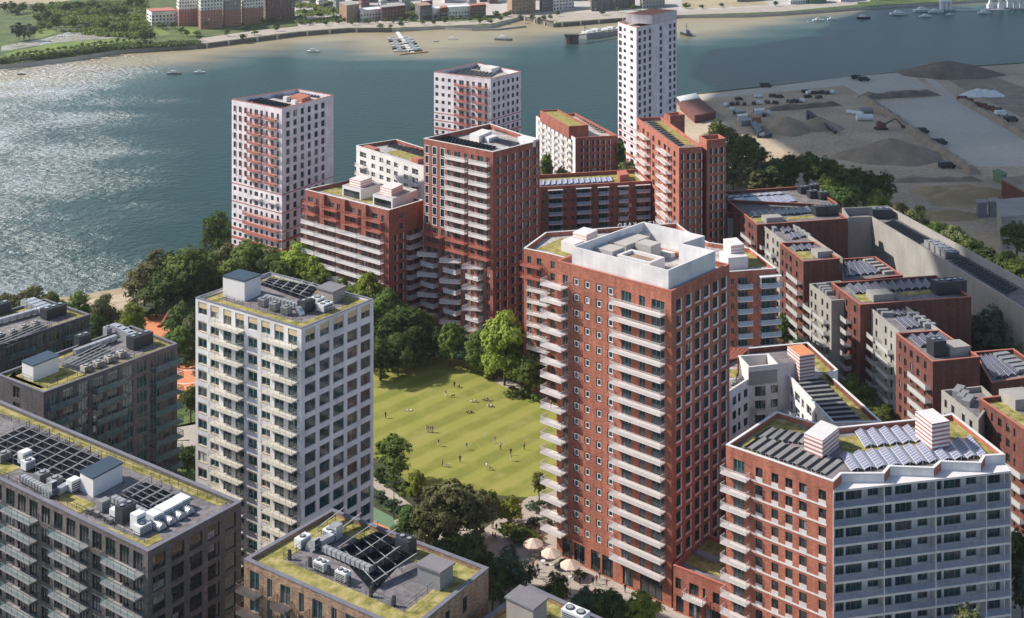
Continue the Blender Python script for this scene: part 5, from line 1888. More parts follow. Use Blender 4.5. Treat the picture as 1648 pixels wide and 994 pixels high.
# paths, lawn, plaza, play courts
L1, L2, L3 = .012, .02, .03
sheet('plaza', [(560, 1400), (560, 830), (603, 850), (640, 835), (700, 850), (780, 850), (850, 800), (890, 770), (1100, 760), (1300, 700), (1700, 700), (2600, 1400)], 'pave', .008)
sheet('lawn', [(540, 720), (520, 640), (575, 600), (640, 583), (700, 573), (760, 582), (800, 604), (850, 630), (880, 640), (960, 690), (930, 770), (878, 795), (846, 800), (790, 796), (740, 802), (690, 795), (655, 775), (620, 745), (600, 735)], 'lawn', L2)
sheet('path', [(590, 760), (602, 768), (661, 811), (690, 830), (760, 850), (780, 865), (740, 880), (660, 835), (645, 822), (602, 784), (590, 776)], 'pave', L3)
sheet('path', [(800, 606), (835, 618), (870, 630), (885, 640), (885, 648), (862, 640), (820, 626), (795, 614)], 'pave', L3)
sheet('grass', [(603, 806), (645, 824), (650, 832), (603, 812)], 'grass', L2, 'stuff', 'strip of rough grass between the path and the green court', 'grass')
sheet('green_court', [(595, 812), (632, 832), (640, 855), (595, 836)], 'courtg', L2)
sheet('court_edge', [(595, 836), (640, 855), (640, 860), (595, 841)], 'orange', L2)
sheet('playground_surface', [(226, 513), (245, 506), (278, 505), (300, 508), (285, 525), (262, 545), (240, 540)], 'orange', L2)
sheet('ball_court', [(270, 583), (330, 578), (325, 625), (300, 635), (270, 650)], 'orange', L2)
sheet('grass', [(270, 655), (300, 638), (330, 628), (330, 680), (270, 690)], 'grass', L2, 'stuff', 'patch of rough grass below the orange ball court', 'grass')
sheet('path', [(265, 690), (340, 672), (340, 716), (265, 720)], 'pave', L2)
sheet('grass', [(270, 748), (340, 728), (340, 790), (270, 800)], 'grass', L2, 'stuff', 'patch of rough grass beside the tall street lamp', 'grass')
sheet('beach', [(200, 463), (232, 436), (262, 430), (262, 452), (226, 470)], 'sand', L3)
sheet('path', [(120, 485), (200, 470), (226, 470), (262, 452), (280, 455), (240, 480), (200, 500), (130, 515)], 'dust', L2)
sheet('beach', [(0, 486), (120, 476), (200, 462), (210, 470), (120, 486), (0, 494)], 'sand', L3)
# ring painted on the ball court
f = MB()
c = g(303, 606, .035)
for k in range(40):
    a0, a1 = 2 * math.pi * k / 40, 2 * math.pi * (k + 1) / 40
    f.face([(c.x + 4.6 * math.cos(a0), c.y + 4.6 * math.sin(a0), .035), (c.x + 5 * math.cos(a0), c.y + 5 * math.sin(a0), .035),
            (c.x + 5 * math.cos(a1), c.y + 5 * math.sin(a1), .035), (c.x + 4.6 * math.cos(a1), c.y + 4.6 * math.sin(a1), .035)])
tag(f.obj('court_marking', M['fw']), kind='structure')

# industrial yard on the right
sheet('yard', [(1000, 262), (1040, 222), (1089, 166), (1121, 152), (1480, 113), (1648, 102), (2100, 82), (2400, 700), (1750, 640), (1560, 440), (1440, 420), (1300, 330), (1120, 330)], 'dust', L1)
sheet('concrete_apron', [(1094, 172), (1122, 153), (1360, 124), (1461, 115), (1495, 142), (1385, 153), (1358, 137), (1142, 158), (1128, 163), (1230, 252), (1200, 262), (1130, 190)], 'yard', L2)
sheet('concrete_slab', [(1404, 164), (1506, 156), (1512, 150), (1480, 118), (1500, 125), (1544, 162), (1648, 215), (1700, 240), (1700, 268), (1563, 267)], 'yard', L2)
sheet('quay_road', [(1500, 111), (1560, 108), (1700, 160), (1700, 205), (1648, 190), (1545, 140)], 'heap', L2)

def berm(label, x0, y0, x1, y1, w_, h_, matn='heap', name='earth_bank', cat='earth bank'):
    a, c = g(x0, y0), g(x1, y1)
    d_ = (c - a); L_ = d_.length; d_ /= L_
    s_ = Vector((-d_.y, d_.x, 0))
    f = MB()
    K = max(4, int(L_ / 5))
    rng = random.Random(int(x0 + y0))
    rows = []
    for k in range(K + 1):
        p = a + d_ * (L_ * k / K)
        e_ = 0 if k in (0, K) else 1
        hh = h_ * (0.75 + .5 * rng.random()) * e_
        rows.append([p - s_ * w_ / 2, p - s_ * w_ * .2 + Vector((0, 0, hh)), p + s_ * w_ * .2 + Vector((0, 0, hh * (.8 + .3 * rng.random()))), p + s_ * w_ / 2])
    for k in range(K):
        for j in range(3):
            f.face([rows[k][j], rows[k + 1][j], rows[k + 1][j + 1], rows[k][j + 1]][::-1])
    c_ = (a + c) / 2
    t_ = f.obj(name, M[matn])
    return tag(t_, label, cat)
berm('long brown earth bank running diagonally between the yard and the pale concrete slab', 1387, 156, 1572, 282, 7, 2.6)
berm('dark retaining bank along the top of the pale concrete slab', 1388, 158, 1506, 151, 12, 3.0, 'heapg')
berm('dark bank behind the rows of parked machines', 1235, 178, 1350, 168, 7, 2.5, 'heapg')
berm('earth bank below the round aggregate mound', 1435, 292, 1580, 290, 5, 2.0)
berm('brown bank at the far right of the yard', 1544, 160, 1660, 225, 6, 2.2)

def mound(label, x, y, rx, ry, h, matn, seed=1, name='aggregate_mound', cat='mound'):
    c = g(x, y)
    rng = random.Random(seed)
    f = MB()
    NR, NA = 9, 34
    ph_ = [rng.random() * 6.28 for _ in range(6)]
    vs = []
    for i in range(NR + 1):
        r_ = i / NR
        for j in range(NA):
            a = 2 * math.pi * j / NA
            wob = 1 + .10 * math.sin(2 * a + ph_[0]) + .07 * math.sin(3 * a + ph_[1]) + .05 * math.sin(7 * a + ph_[2])
            z = h * max(0, (1 - r_ ** 1.25)) * (1 + .18 * math.sin(3 * a + ph_[3] + r_ * 3) * r_)
            z += (rng.random() - .5) * h * .05 * (1 - r_)
            vs.append((c.x + rx * r_ * wob * math.cos(a), c.y + ry * r_ * wob * math.sin(a), z + .0))
    f.v = vs
    for i in range(NR):
        for j in range(NA):
            k = (j + 1) % NA
            f.f.append((i * NA + j, (i + 1) * NA + j, (i + 1) * NA + k, i * NA + k)); f.m.append(0)
    o = f.obj(name, M[matn], smooth=True)
    return tag(o, label, cat)
mound('largest mound of brown aggregate, round and smooth, in the middle of the yard', 1434, 252, 26, 21, 9, 'heap', 1)
mound('pale spoil heap behind the tall yard trees, beside the conveyor', 1266, 208, 15, 17, 7, 'heap', 2)
mound('small spoil heap touching the conveyor', 1318, 205, 12, 14, 6, 'heap', 3)
mound('dark grey waste heap at the water edge, top right', 1528, 119, 34, 26, 9, 'heapg', 4)
mound('pale grey rubble heap left of the dark waste heap', 1505, 116, 14, 12, 8, 'heap', 5)
mound('yellow sand heap in the lower bays of the yard', 1540, 318, 12, 10, 3.5, 'heapy', 6)
mound('yellow sand heap next to the lower bay wall', 1506, 310, 11, 8, 3, 'heapy', 7)
mound('low tan sand heap closest to the long grey wall', 1528, 348, 13, 8, 2.5, 'heapy', 8)
mound('tan sand heap in the farthest lower bay', 1585, 312, 14, 10, 3, 'heapy', 9)
sheet('sand_bay', [(1484, 300), (1560, 296), (1625, 322), (1560, 336), (1500, 330)], 'heapy', L3)

# sheds, tanks and containers of the yard
def house(label, pts, z, wallc, roofc, cat='shed', name='shed', n=0, group=None, pitch=0, rows=0, fh=3.2, cap=30, wst='far', band=None, nside=0):
    """small building: px corners L F R of its base at ground level"""
    l, f_, r = [g(x, y) for x, y in pts]
    poly = [l, f_, r, l + r - f_]
    c = sum(poly, Vector((0, 0, 0))) / 4
    t_ = thing(name, label, cat, (c.x, c.y, 0), group)
    f = MB()
    n0 = 0
    f.prism(poly, 0, z, 0)
    f.f.pop(); f.m.pop()
    f.obj('wall', M[wallc], t_, uv=True)
    if band:
        q = inset(poly, -.08)
        f = MB(); f.prism(q, 0, z * band[1], 0); f.obj('painted_base', M[band[0]], t_)
    f = MB()
    if pitch:
        q = inset(poly, -.4)
        q = [Vector((p.x, p.y, z)) for p in q]
        m0, m1 = (q[0] + q[3]) / 2 + Vector((0, 0, pitch)), (q[1] + q[2]) / 2 + Vector((0, 0, pitch))
        f.face([q[0], q[1], m1, m0]); f.face([q[2], q[3], m0, m1]); f.face([q[1], q[2], m1]); f.face([q[3], q[0], m0])
    else:
        q = inset(poly, -.3)
        f.prism(q, z - .05, z + .5, 0, bottom=True)
    f.obj('roof', M[roofc], t_)
    if rows:
        lst = []
        for (a, c2), k in (((poly[1], poly[2]), nside or n), ((poly[0], poly[1]), n)):
            L_ = (c2 - a).length
            rz = math.atan2((c2 - a).y, (c2 - a).x)
            for i in range(k):
                for j in range(rows):
                    p = a + (c2 - a) * ((i + .5) / k)
                    lst.append((L_ / k * .5, (p.x + math.sin(rz) * .36, p.y - math.cos(rz) * .36, 1 + j * fh), rz))
        lst = lst[:cap]
        for w_, p, rz in lst:
            w_ = round(w_, 1)
            def mk():
                f2, q2 = win_parts(w_, 1.9, 'pl')
                for v in q2.f:
                    f2.f.append(tuple(i + len(f2.v) for i in v)); f2.m.append(2)
                f2.v += q2.v
                return f2.mesh('window', [M['fw'], M['fw'], M['gl3']])
            inst('window', cached(('hw', w_), mk), t_, p, rz)
    return t_
house('grey steel warehouse behind the row of trees at the right edge', [(1604, 372), (1612, 402), (1720, 392)], 12, 'greyw', 'greyw')
house('pair of grey silos, the left one', [(1571, 346), (1574, 351), (1588, 350)], 6, 'fg', 'greyw', 'silo', 'silo')
house('pair of grey silos, the right one', [(1590, 344), (1593, 349), (1607, 348)], 6, 'fg', 'greyw', 'silo', 'silo')
house('green roofed shelter at the foot of the concrete slab', [(1598, 290), (1612, 297), (1620, 294)], 4, 'courtg', 'courtg')
house('dark brown slab sided building at the far right edge of the yard', [(1612, 318), (1650, 340), (1720, 330)], 8, 'redd', 'heap')
house('long red roofed shed nearest the river beside the tall white tower', [(1094, 176), (1118, 198), (1152, 192)], 4, 'redd', 'redd')
house('blue and white container office at the quay corner beside the tall white tower', [(1090, 167), (1096, 174), (1126, 168)], 4, 'redd', 'steell')
house('blue skip container in the machine yard', [(1209, 206), (1219, 222), (1226, 218)], 2.6, 'blueroof', 'blueroof', 'container', 'container')
for k, (x, y, mt, lb) in enumerate([(1192, 186, 'fg', 'grey container in the machine yard, nearest the river'), (1195, 193, 'steell', 'white container in the middle of the machine yard'),
                                    (1217, 196, 'coral', 'red container beside the blue skip'), (1200, 201, 'fg', 'grey container nearest the yard trees'), (1222, 184, 'steell', 'long white container by the dark bank')]):
    house(lb, [(x - 8, y), (x - 7, y + 2.5), (x + 8, y + 1)], 2.8, mt, mt, 'container', 'container')
def tank(label, x, y, L_, r_, rot, matn='steell'):
    c = g(x, y)
    f = MB()
    K = 12
    ca, sa = math.cos(rot), math.sin(rot)
    for k in range(K):
        a0, a1 = 2 * math.pi * k / K, 2 * math.pi * (k + 1) / K
        q = []
        for u, a in ((-L_ / 2, a0), (-L_ / 2, a1), (L_ / 2, a1), (L_ / 2, a0)):
            v, z = r_ * math.cos(a), r_ + r_ * math.sin(a)
            q.append((c.x + ca * u - sa * v, c.y + sa * u + ca * v, z))
        f.face(q[::-1])
    for sx_ in (-1, 1):
        f.face([(c.x + ca * sx_ * L_ / 2 - sa * r_ * math.cos(2 * math.pi * k / K), c.y + sa * sx_ * L_ / 2 + ca * r_ * math.cos(2 * math.pi * k / K), r_ + r_ * math.sin(2 * math.pi * k / K)) for k in range(K)][::sx_])
    tag(f.obj('storage_tank', M[matn]), label, 'tank')
tank('white horizontal tank nearest the red excavator', 1391, 194, 9, 2, 0)
tank('dark grey horizontal tank behind the white tank', 1394, 182, 8, 1.8, 0, 'fg')
tank('slim white tank lying left of the other two tanks', 1376, 184, 10, 1.2, -.7)
for k, (x, y, s_) in enumerate([(1565, 154, 5), (1575, 152, 6), (1587, 153, 7), (1599, 154, 5.5)]):
    c = g(x, y)
    tag(mound(['leftmost white covered dome in the row by the waste heap', 'second white covered dome from the left by the waste heap', 'largest white covered dome, third in the row', 'rightmost white covered dome in the row'][k],
              x, y, s_ + 2, s_, 4, 'steell', 40 + k, 'covered_dome', 'dome'), group='white covered domes')

# vehicles: one plain van or loader shape, copied
def vehicle(label, loc, mt='black'):
    t_ = thing('parked_vehicle', label, 'vehicle', loc, 'vehicles and machines parked in the yard')
    f = MB()
    prof = [(-2.6, .4), (2.6, .4), (2.6, 1.1), (1.9, 1.25), (1.3, 2.1), (-2.5, 2.1)]
    for s_ in (-1, 1):
        f.face([(x, s_ * 1.0, z) for x, z in (prof if s_ < 0 else prof[::-1])])
    for i in range(len(prof)):
        a, c = prof[i], prof[(i + 1) % len(prof)]
        f.face([(c[0], -1, c[1]), (a[0], -1, a[1]), (a[0], 1, a[1]), (c[0], 1, c[1])], 1 if i == 3 else 0)
    me_ = f.mesh('body', [M[mt], M['gl2']])
    o = bpy.data.objects.new('body', me_); LINK(o); o.parent = t_
    for x in (-1.7, 1.7):
        for y in (-1.0, 1.0):
            w_ = MB()
            K = 8
            pts = [(x + .42 * math.cos(2 * math.pi * k / K), .42 + .42 * math.sin(2 * math.pi * k / K)) for k in range(K)]
            for s_ in (-.12, .12):
                w_.face([(px, y + s_, pz) for px, pz in pts][:: (1 if s_ < 0 else -1)])
            for k in range(K):
                a, c = pts[k], pts[(k + 1) % K]
                w_.face([(a[0], y - .12, a[1]), (c[0], y - .12, c[1]), (c[0], y + .12, c[1]), (a[0], y + .12, a[1])][::-1])
            wm_ = w_.mesh('wheel', [M['tyre']])
            o = bpy.data.objects.new('wheel', wm_); LINK(o); o.parent = t_
    return t_
vd = vehicle('dark van parked alone, nearest the top of the machine yard', tuple(g(1189, 161)))
vwh = vehicle('white van parked at the lower end of the machine yard beside the blue skip', tuple(g(1228, 220)), 'steell')
vd.rotation_euler.z = .2
spots = [(1221, 157), (1244, 156), (1255, 157), (1296, 149), (1303, 151), (1311, 151), (1322, 150), (1330, 151), (1340, 150), (1300, 157), (1318, 158)]
sp2 = [(1168, 171), (1178, 169), (1187, 168), (1198, 169), (1213, 168), (1222, 167), (1235, 166), (1248, 167), (1271, 165), (1280, 164), (1290, 164)]
sp3 = [(1178, 178), (1184, 183), (1216, 181), (1230, 187), (1236, 183), (1234, 221), (1237, 219)]
OR = ['first', 'second', 'third', 'fourth', 'fifth', 'sixth', 'seventh', 'eighth', 'ninth', 'tenth', 'eleventh', 'twelfth', 'thirteenth', 'fourteenth', 'fifteenth', 'sixteenth', 'seventeenth', 'eighteenth', 'nineteenth', 'twentieth']
for rown, sp in (('the scattered top row of the machine yard', spots), ('the long middle row of the machine yard', sp2), ('the lowest cluster among the containers', sp3)):
    sp = sorted(sp)
    for i, (x, y) in enumerate(sp):
        copy_tree(vd if (i * 7) % 5 else vwh, g(x, y), (i * 1.3) % 1.2 + (1.1 if rown[4] == 'l' else 0), 1, '%s parked vehicle from the left in %s' % (OR[i], rown))
for lb, x, y in (('dark truck alone on the quay apron above the machine yard', 1232, 140), ('dark machine on the quay apron, first from the left by the slab', 1379, 127), ('low dark trailer beside the machine on the quay apron', 1390, 130),
                 ('grey truck near the middle of the diagonal earth bank', 1483, 214), ('dark truck on the big slab, just right of the diagonal bank', 1512, 232), ('dark loader below the big slab', 1524, 270),
                 ('white truck in front of the right red machinery line', 1612, 186), ('dark truck parked at the end of the red machinery line', 1627, 195)):
    copy_tree(vd if 'white' not in lb else vwh, g(x, y), 0.1, 1.5, lb)
# red excavator
e_ = thing('excavator', 'red tracked excavator standing above the round aggregate mound', 'excavator', tuple(g(1418, 208)))
m = MB()
p = g(1418, 208)
m.box((p.x, p.y, 1.2), (4.6, 3.2, 2.4), .1); m.box((p.x - 1.0, p.y, 3.6), (2.0, 1.6, .9), .1)
m.obj('body', M['redd'], e_)
m = MB()
for s_ in (-1.6, 1.6):
    m.box((p.x, p.y + s_, 0), (7, 1, 1.2), .1)
m.obj('track', M['black'], e_)
m = MB()
m.beam((p.x + 2, p.y, 3), (p.x + 8, p.y, 6), .7); m.beam((p.x + 8, p.y, 6), (p.x + 12, p.y, 2), .6); m.box((p.x + 12, p.y, 1), (1.6, 1.6, 1.4))
m.obj('boom', M['black'], e_)
# conveyor
cv = thing('conveyor', 'dark slanting conveyor between the two spoil heaps', 'conveyor', tuple(g(1330, 204)))
m = MB()
p, q = g(1300, 196), g(1345, 216)
m.beam(p + Vector((0, 0, 6)), q + Vector((0, 0, 1.2)), 1.6)
m.obj('belt_frame', M['black'], cv)
m = MB()
for t_ in (.1, .5, .8):
    s_ = p.lerp(q, t_)
    m.beam(s_, s_ + Vector((0, 0, 6 - 4.8 * t_)), .4)
m.obj('support_leg', M['fg'], cv)
m = MB(); s_ = g(1304, 196); m.box(s_, (4, 4, 5)); m.obj('hopper', M['blueroof'], cv)
# red machinery line and rubble
for k, (x, y) in enumerate([(1548, 160), (1558, 164), (1570, 170), (1580, 172), (1592, 176), (1604, 179)]):
    t_ = thing('scrap_skip', '%s rusty red skip from the left along the far edge of the slab' % OR[k], 'skip', tuple(g(x, y)), 'rusty skips at the slab edge')
    m = MB(); p = g(x, y); m.prism([(p.x - 3, p.y - 1.4), (p.x + 3, p.y - 1.4), (p.x + 3, p.y + 1.4), (p.x - 3, p.y + 1.4)], 0, 2.2); m.f.pop(); m.m.pop()
    m.obj('container_shell', M['redd'], t_)
    m = MB(); m.face([(p.x - 3, p.y - 1.4, 1.7), (p.x + 3, p.y - 1.4, 1.7), (p.x + 3, p.y + 1.4, 1.9), (p.x - 3, p.y + 1.4, 1.9)]); m.obj('scrap_fill', M['heapg'], t_)

# ------------------------------------------------------------------ trees
def tree_proto(seed, h, cr, kind, leaves=5200, ls=.42, trunk=.32, tall=.5, lobes=9, bot=.18):
    """h height, cr crown radius; returns (crown mesh, trunk mesh)"""
    rng = random.Random(seed)
    tk = MB()
    base_r = h * .022
    # trunk
    def limb(a, c, r0, r1, k=6):
        a, c = Vector(a), Vector(c)
        d_ = (c - a).normalized()
        u = d_.cross(Vector((.3, 1, .1))).normalized(); v = d_.cross(u)
        n0 = len(tk.v)
        for p, r_ in ((a, r0), (c, r1)):
            for i in range(k):
                t_ = 2 * math.pi * i / k
                tk.v.append(tuple(p + u * (r_ * math.cos(t_)) + v * (r_ * math.sin(t_))))
        for i in range(k):
            j = (i + 1) % k
            tk.f.append((n0 + i, n0 + j, n0 + k + j, n0 + k + i)); tk.m.append(0)
    th = h * trunk
    mid = (rng.uniform(-.3, .3), rng.uniform(-.3, .3), th)
    limb((0, 0, -.2), mid, base_r, base_r * .75)
    top = (rng.uniform(-.5, .5), rng.uniform(-.5, .5), h * .85)
    limb(mid, top, base_r * .75, base_r * .15)
    L_ = []
    for i in range(lobes):
        a = 2 * math.pi * i / lobes * 2.4 + rng.uniform(-.5, .5)
        zf_ = rng.uniform(0, 1)
        rr = cr * (.30 + .38 * rng.random()) * math.sqrt(max(.1, 1 - (zf_ - .35) ** 2 * 1.3))
        z_ = h * (bot + .10 + (1 - bot - .30) * zf_)
        c = Vector((rr * math.cos(a), rr * math.sin(a), z_))
        L_.append((c, cr * rng.uniform(.34, .56), h * rng.uniform(.11, .19)))
        limb(mid if z_ > th else (0, 0, th * .7), c, base_r * .4, base_r * .1, 5)
    L_.append((Vector((0, 0, h * .60)), cr * .62, h * .30))
    L_.append((Vector(top) * .97, cr * .34, h * .13))
    cw = MB()
    per = [l[1] * l[1] for l in L_]
    tot = sum(per)
    for (c, r_, hz), wgt in zip(L_, per):
        n_l = int(leaves * wgt / tot)
        # each lobe is made of sprays
        ns = max(6, int(n_l / 26))
        for s_ in range(ns):
            while True:
                v = Vector((rng.gauss(0, 1), rng.gauss(0, 1), rng.gauss(0, 1)))
                if v.length > .1: break
            v.normalize()
            if v.z < -.55: v.z *= -.5
            q = rng.uniform(.72, 1.06)
            sc_ = Vector((c.x + v.x * r_ * q, c.y + v.y * r_ * q, c.z + v.z * hz * q))
            sr = r_ * rng.uniform(.16, .30)
            for k in range(n_l // ns):
                o_ = Vector((rng.gauss(0, .55), rng.gauss(0, .55), rng.gauss(0, .38))) * sr
                p = sc_ + o_
                nn_ = (v * 1.1 + o_.normalized() * .6 + Vector((rng.uniform(-.6, .6), rng.uniform(-.6, .6), rng.uniform(-.1, .9)))).normalized()
                u = nn_.cross(Vector((rng.uniform(-1, 1), rng.uniform(-1, 1), rng.uniform(-1, 1)))).normalized()
                w_ = nn_.cross(u)
                s2 = ls * rng.uniform(.6, 1.25)
                a_ = u * s2 * .5; b_ = w_ * s2 * .42
                n0 = len(cw.v)
                cw.v += [tuple(p - a_), tuple(p - b_ * .9 + a_ * .2), tuple(p + a_), tuple(p + b_)]
                cw.f.append((n0, n0 + 1, n0 + 2, n0 + 3)); cw.m.append(0)
    return cw, tk

PRO = {}
def protos():
    specs = [(11, 16, 6.2, .30, 10, .18), (23, 14, 6.8, .28, 12, .12), (37, 17, 5.2, .32, 10, .2), (41, 12, 5.4, .25, 9, .12), (59, 15, 6.0, .3, 11, .16)]
    for i, (sd, h, cr, tr, lb, bt) in enumerate(specs):
        cw, tk = tree_proto(sd, h, cr, None, leaves=9800, ls=.56, trunk=tr, lobes=lb, bot=bt)
        PRO[i] = (h, cr, cw, tk, {})
    sd = [(71, 3.0, 2.6, .1, 8, .02), (83, 2.4, 2.8, .1, 9, .02)]
    for i, (s_, h, cr, tr, lb, bt) in enumerate(sd):
        cw, tk = tree_proto(s_, h, cr, None, leaves=1500, ls=.36, trunk=tr, lobes=lb, bot=bt)
        PRO[10 + i] = (h, cr, cw, tk, {})
    for i, (s_, h, cr) in enumerate([(91, 10, 5.0), (97, 9, 5.4)]):
        cw, tk = tree_proto(s_, h, cr, None, leaves=900, ls=1.1, trunk=.2, lobes=8, bot=.08)
        PRO[20 + i] = (h, cr, cw, tk, {})
protos()
def plant(name, cat, label, loc, H_, Wd, kind, proto, group=None, rz=None):
    h, cr, cw, tk, c_ = PRO[proto]
    if kind not in c_:
        c_[kind] = (cw.mesh('crown', [LEAF[kind]]), tk.mesh('trunk', [M['bark']]))
    cm, tm = c_[kind]
    t_ = thing(name, label, cat, tuple(loc), group, random.uniform(0, 6.28) if rz is None else rz)
    t_.scale = (Wd / 2 / cr, Wd / 2 / cr, H_ / h)
    for nm, me_ in (('crown', cm), ('trunk', tm)):
        o = bpy.data.objects.new(nm, me_); LINK(o); o.parent = t_
    return t_
KW = dict(dark='dark green', mid='leafy green', lite='bright yellow-green', grey='olive green', blue='blue-green')
def cluster(where, group, lst, name='broadleaf_tree', cat='tree'):
    """lst of (x, ytop, ybase, width px, kind); labels count from the left among those of the same colour"""
    lst = sorted(lst, key=lambda q: q[0])
    seen_ = {}
    for i, (x, yt, yb, wp, kd) in enumerate(lst):
        s_ = (yb - YH) / CH
        k = seen_.get(kd, 0); seen_[kd] = k + 1
        tot = sum(1 for q in lst if q[4] == kd)
        word = '' if tot == 1 else ' %s from the left' % OR[k]
        lb = '%s %s%s %s' % (KW[kd], cat, (',' + word + ',') if word else '', where)
        pr = [0, 1, 2, 3, 4][(i * 3 + int(x)) % 5]
        Hm, Wm = (yb - yt) / s_, wp / s_
        if Hm / Wm < 1.15: pr = [1, 3, 1, 3, 4][i % 5]
        if Hm / Wm > 1.9: pr = 2
        if Hm < 4: pr = 10 + i % 2
        plant(name, cat, lb, g(x, yb), Hm, Wm * 1.16, kd, pr, group)
cluster('in the riverside grove by the blush tower', 'trees of the riverside grove', [
    (232, 418, 492, 55, 'grey'), (252, 392, 500, 72, 'grey'), (278, 396, 490, 60, 'dark'), (300, 388, 505, 72, 'mid'), (268, 430, 515, 70, 'dark'), (318, 410, 512, 60, 'dark'),
    (352, 330, 425, 52, 'dark'), (338, 398, 478, 58, 'mid'), (368, 384, 470, 56, 'grey'), (404, 376, 482, 78, 'mid'), (432, 392, 484, 50, 'grey'), (345, 432, 500, 52, 'mid'), (386, 430, 510, 60, 'dark')])
cluster('behind the roof of the white gridded tower', 'trees in front of the banded red block', [
    (480, 382, 482, 78, 'lite'), (504, 404, 490, 56, 'lite'), (524, 430, 498, 52, 'mid'), (550, 440, 508, 54, 'mid'), (592, 432, 540, 62, 'lite'), (620, 456, 548, 54, 'mid'), (455, 412, 494, 56, 'mid'), (570, 452, 520, 46, 'mid'), (438, 402, 490, 50, 'mid')])
cluster('behind the charcoal blocks', 'trees behind the charcoal blocks', [
    (12, 468, 524, 50, 'grey'), (52, 454, 525, 66, 'grey'), (80, 464, 530, 40, 'mid'), (-20, 470, 530, 60, 'mid'), (128, 462, 528, 46, 'mid'), (168, 466, 542, 48, 'grey'), (210, 482, 552, 44, 'lite'),
    (293, 480, 566, 60, 'dark'), (288, 520, 592, 44, 'mid'), (150, 500, 556, 44, 'dark'), (310, 500, 575, 44, 'grey'), (307, 615, 680, 34, 'mid')])
cluster('along the far edge of the lawn', 'trees round the lawn', [
    (622, 500, 585, 50, 'dark'), (648, 484, 575, 60, 'dark'), (676, 492, 572, 50, 'mid'), (612, 540, 612, 56, 'dark'), (640, 530, 604, 60, 'dark'), (668, 520, 592, 50, 'dark'), (724, 514, 590, 48, 'mid'),
    (700, 520, 578, 40, 'dark'), (752, 540, 592, 42, 'blue'), (770, 524, 600, 40, 'mid'), (812, 490, 620, 78, 'lite'), (788, 545, 604, 40, 'mid'), (853, 558, 636, 52, 'mid'), (838, 540, 618, 50, 'lite'), (690, 500, 560, 44, 'grey')])
cluster('on the near side of the lawn', 'trees near the path', [
    (632, 692, 778, 58, 'mid'), (672, 754, 806, 30, 'lite'), (733, 768, 880, 92, 'grey'), (700, 792, 895, 70, 'grey'), (768, 782, 876, 60, 'grey'), (660, 812, 880, 56, 'dark'), (792, 784, 850, 28, 'mid'),
    (822, 792, 848, 42, 'lite'), (760, 850, 940, 66, 'dark'), (720, 862, 930, 70, 'dark'), (820, 870, 960, 60, 'blue'), (792, 905, 985, 54, 'dark'), (868, 756, 806, 26, 'mid'), (845, 620, 640, 24, 'mid')])
cluster('in the plaza below the tall tower', 'trees in the plaza', [
    (893, 916, 985, 46, 'mid'), (943, 940, 1010, 40, 'blue'), (985, 942, 1018, 42, 'dark'), (1030, 946, 1035, 62, 'lite'), (868, 940, 1000, 34, 'dark'), (962, 962, 1020, 34, 'mid'), (1008, 965, 1035, 34, 'dark')])
cluster('between red slab and industrial yard', 'trees along the industrial yard', [
    (1155, 186, 262, 40, 'mid'), (1178, 200, 280, 52, 'grey'), (1200, 210, 292, 54, 'mid'), (1225, 230, 300, 48, 'mid'), (1213, 250, 320, 60, 'grey'), (1250, 248, 322, 50, 'dark'), (1180, 240, 306, 46, 'grey'),
    (1272, 240, 318, 34, 'dark'), (1300, 238, 316, 52, 'mid'), (1325, 246, 322, 50, 'dark'), (1352, 258, 332, 58, 'mid'), (1378, 262, 338, 50, 'dark'), (1400, 268, 340, 38, 'dark'), (1422, 270, 334, 30, 'dark'),
    (1340, 280, 345, 46, 'mid'), (1368, 290, 352, 50, 'dark'), (1414, 300, 356, 50, 'mid')])
cluster('in the line beyond the grey wall', 'trees beyond the long grey wall', [
    (1448, 322, 386, 44, 'grey'), (1478, 324, 398, 50, 'grey'), (1506, 350, 420, 46, 'mid'), (1534, 356, 432, 52, 'grey'), (1562, 376, 448, 48, 'mid'), (1592, 392, 462, 46, 'dark'), (1620, 398, 474, 52, 'dark'),
    (1648, 404, 488, 56, 'mid'), (1636, 350, 420, 50, 'dark'), (1680, 420, 510, 60, 'mid')])
cluster('among the older red blocks', 'trees of the older complex', [
    (1382, 362, 440, 62, 'blue'), (1602, 482, 610, 92, 'blue'), (1570, 500, 590, 60, 'blue'), (1640, 496, 620, 80, 'mid'), (1262, 498, 566, 30, 'dark'), (1230, 536, 586, 56, 'mid'), (1204, 540, 590, 50, 'mid'),
    (1325, 546, 606, 44, 'mid'), (1344, 560, 618, 34, 'dark'), (1372, 594, 668, 46, 'mid'), (1392, 610, 676, 34, 'dark'), (1422, 646, 706, 44, 'mid'), (1300, 528, 580, 40, 'blue'),
    (1640, 840, 960, 44, 'dark'), (1655, 720, 820, 50, 'mid'), (1646, 900, 1010, 40, 'blue')])
cluster('in front of the zigzag parapet block', 'tree by the right block', [(1560, 960, 1165, 76, 'grey')])
cluster('beside the slender red brick slab', 'trees by the slender red slab', [
    (1008, 214, 300, 32, 'mid'), (1014, 250, 330, 34, 'grey'), (1058, 300, 372, 26, 'mid'), (1064, 330, 392, 30, 'grey'), (1084, 344, 400, 30, 'mid'), (1050, 328, 392, 24, 'dark'), (880, 240, 310, 24, 'mid'), (905, 262, 322, 24, 'grey')])
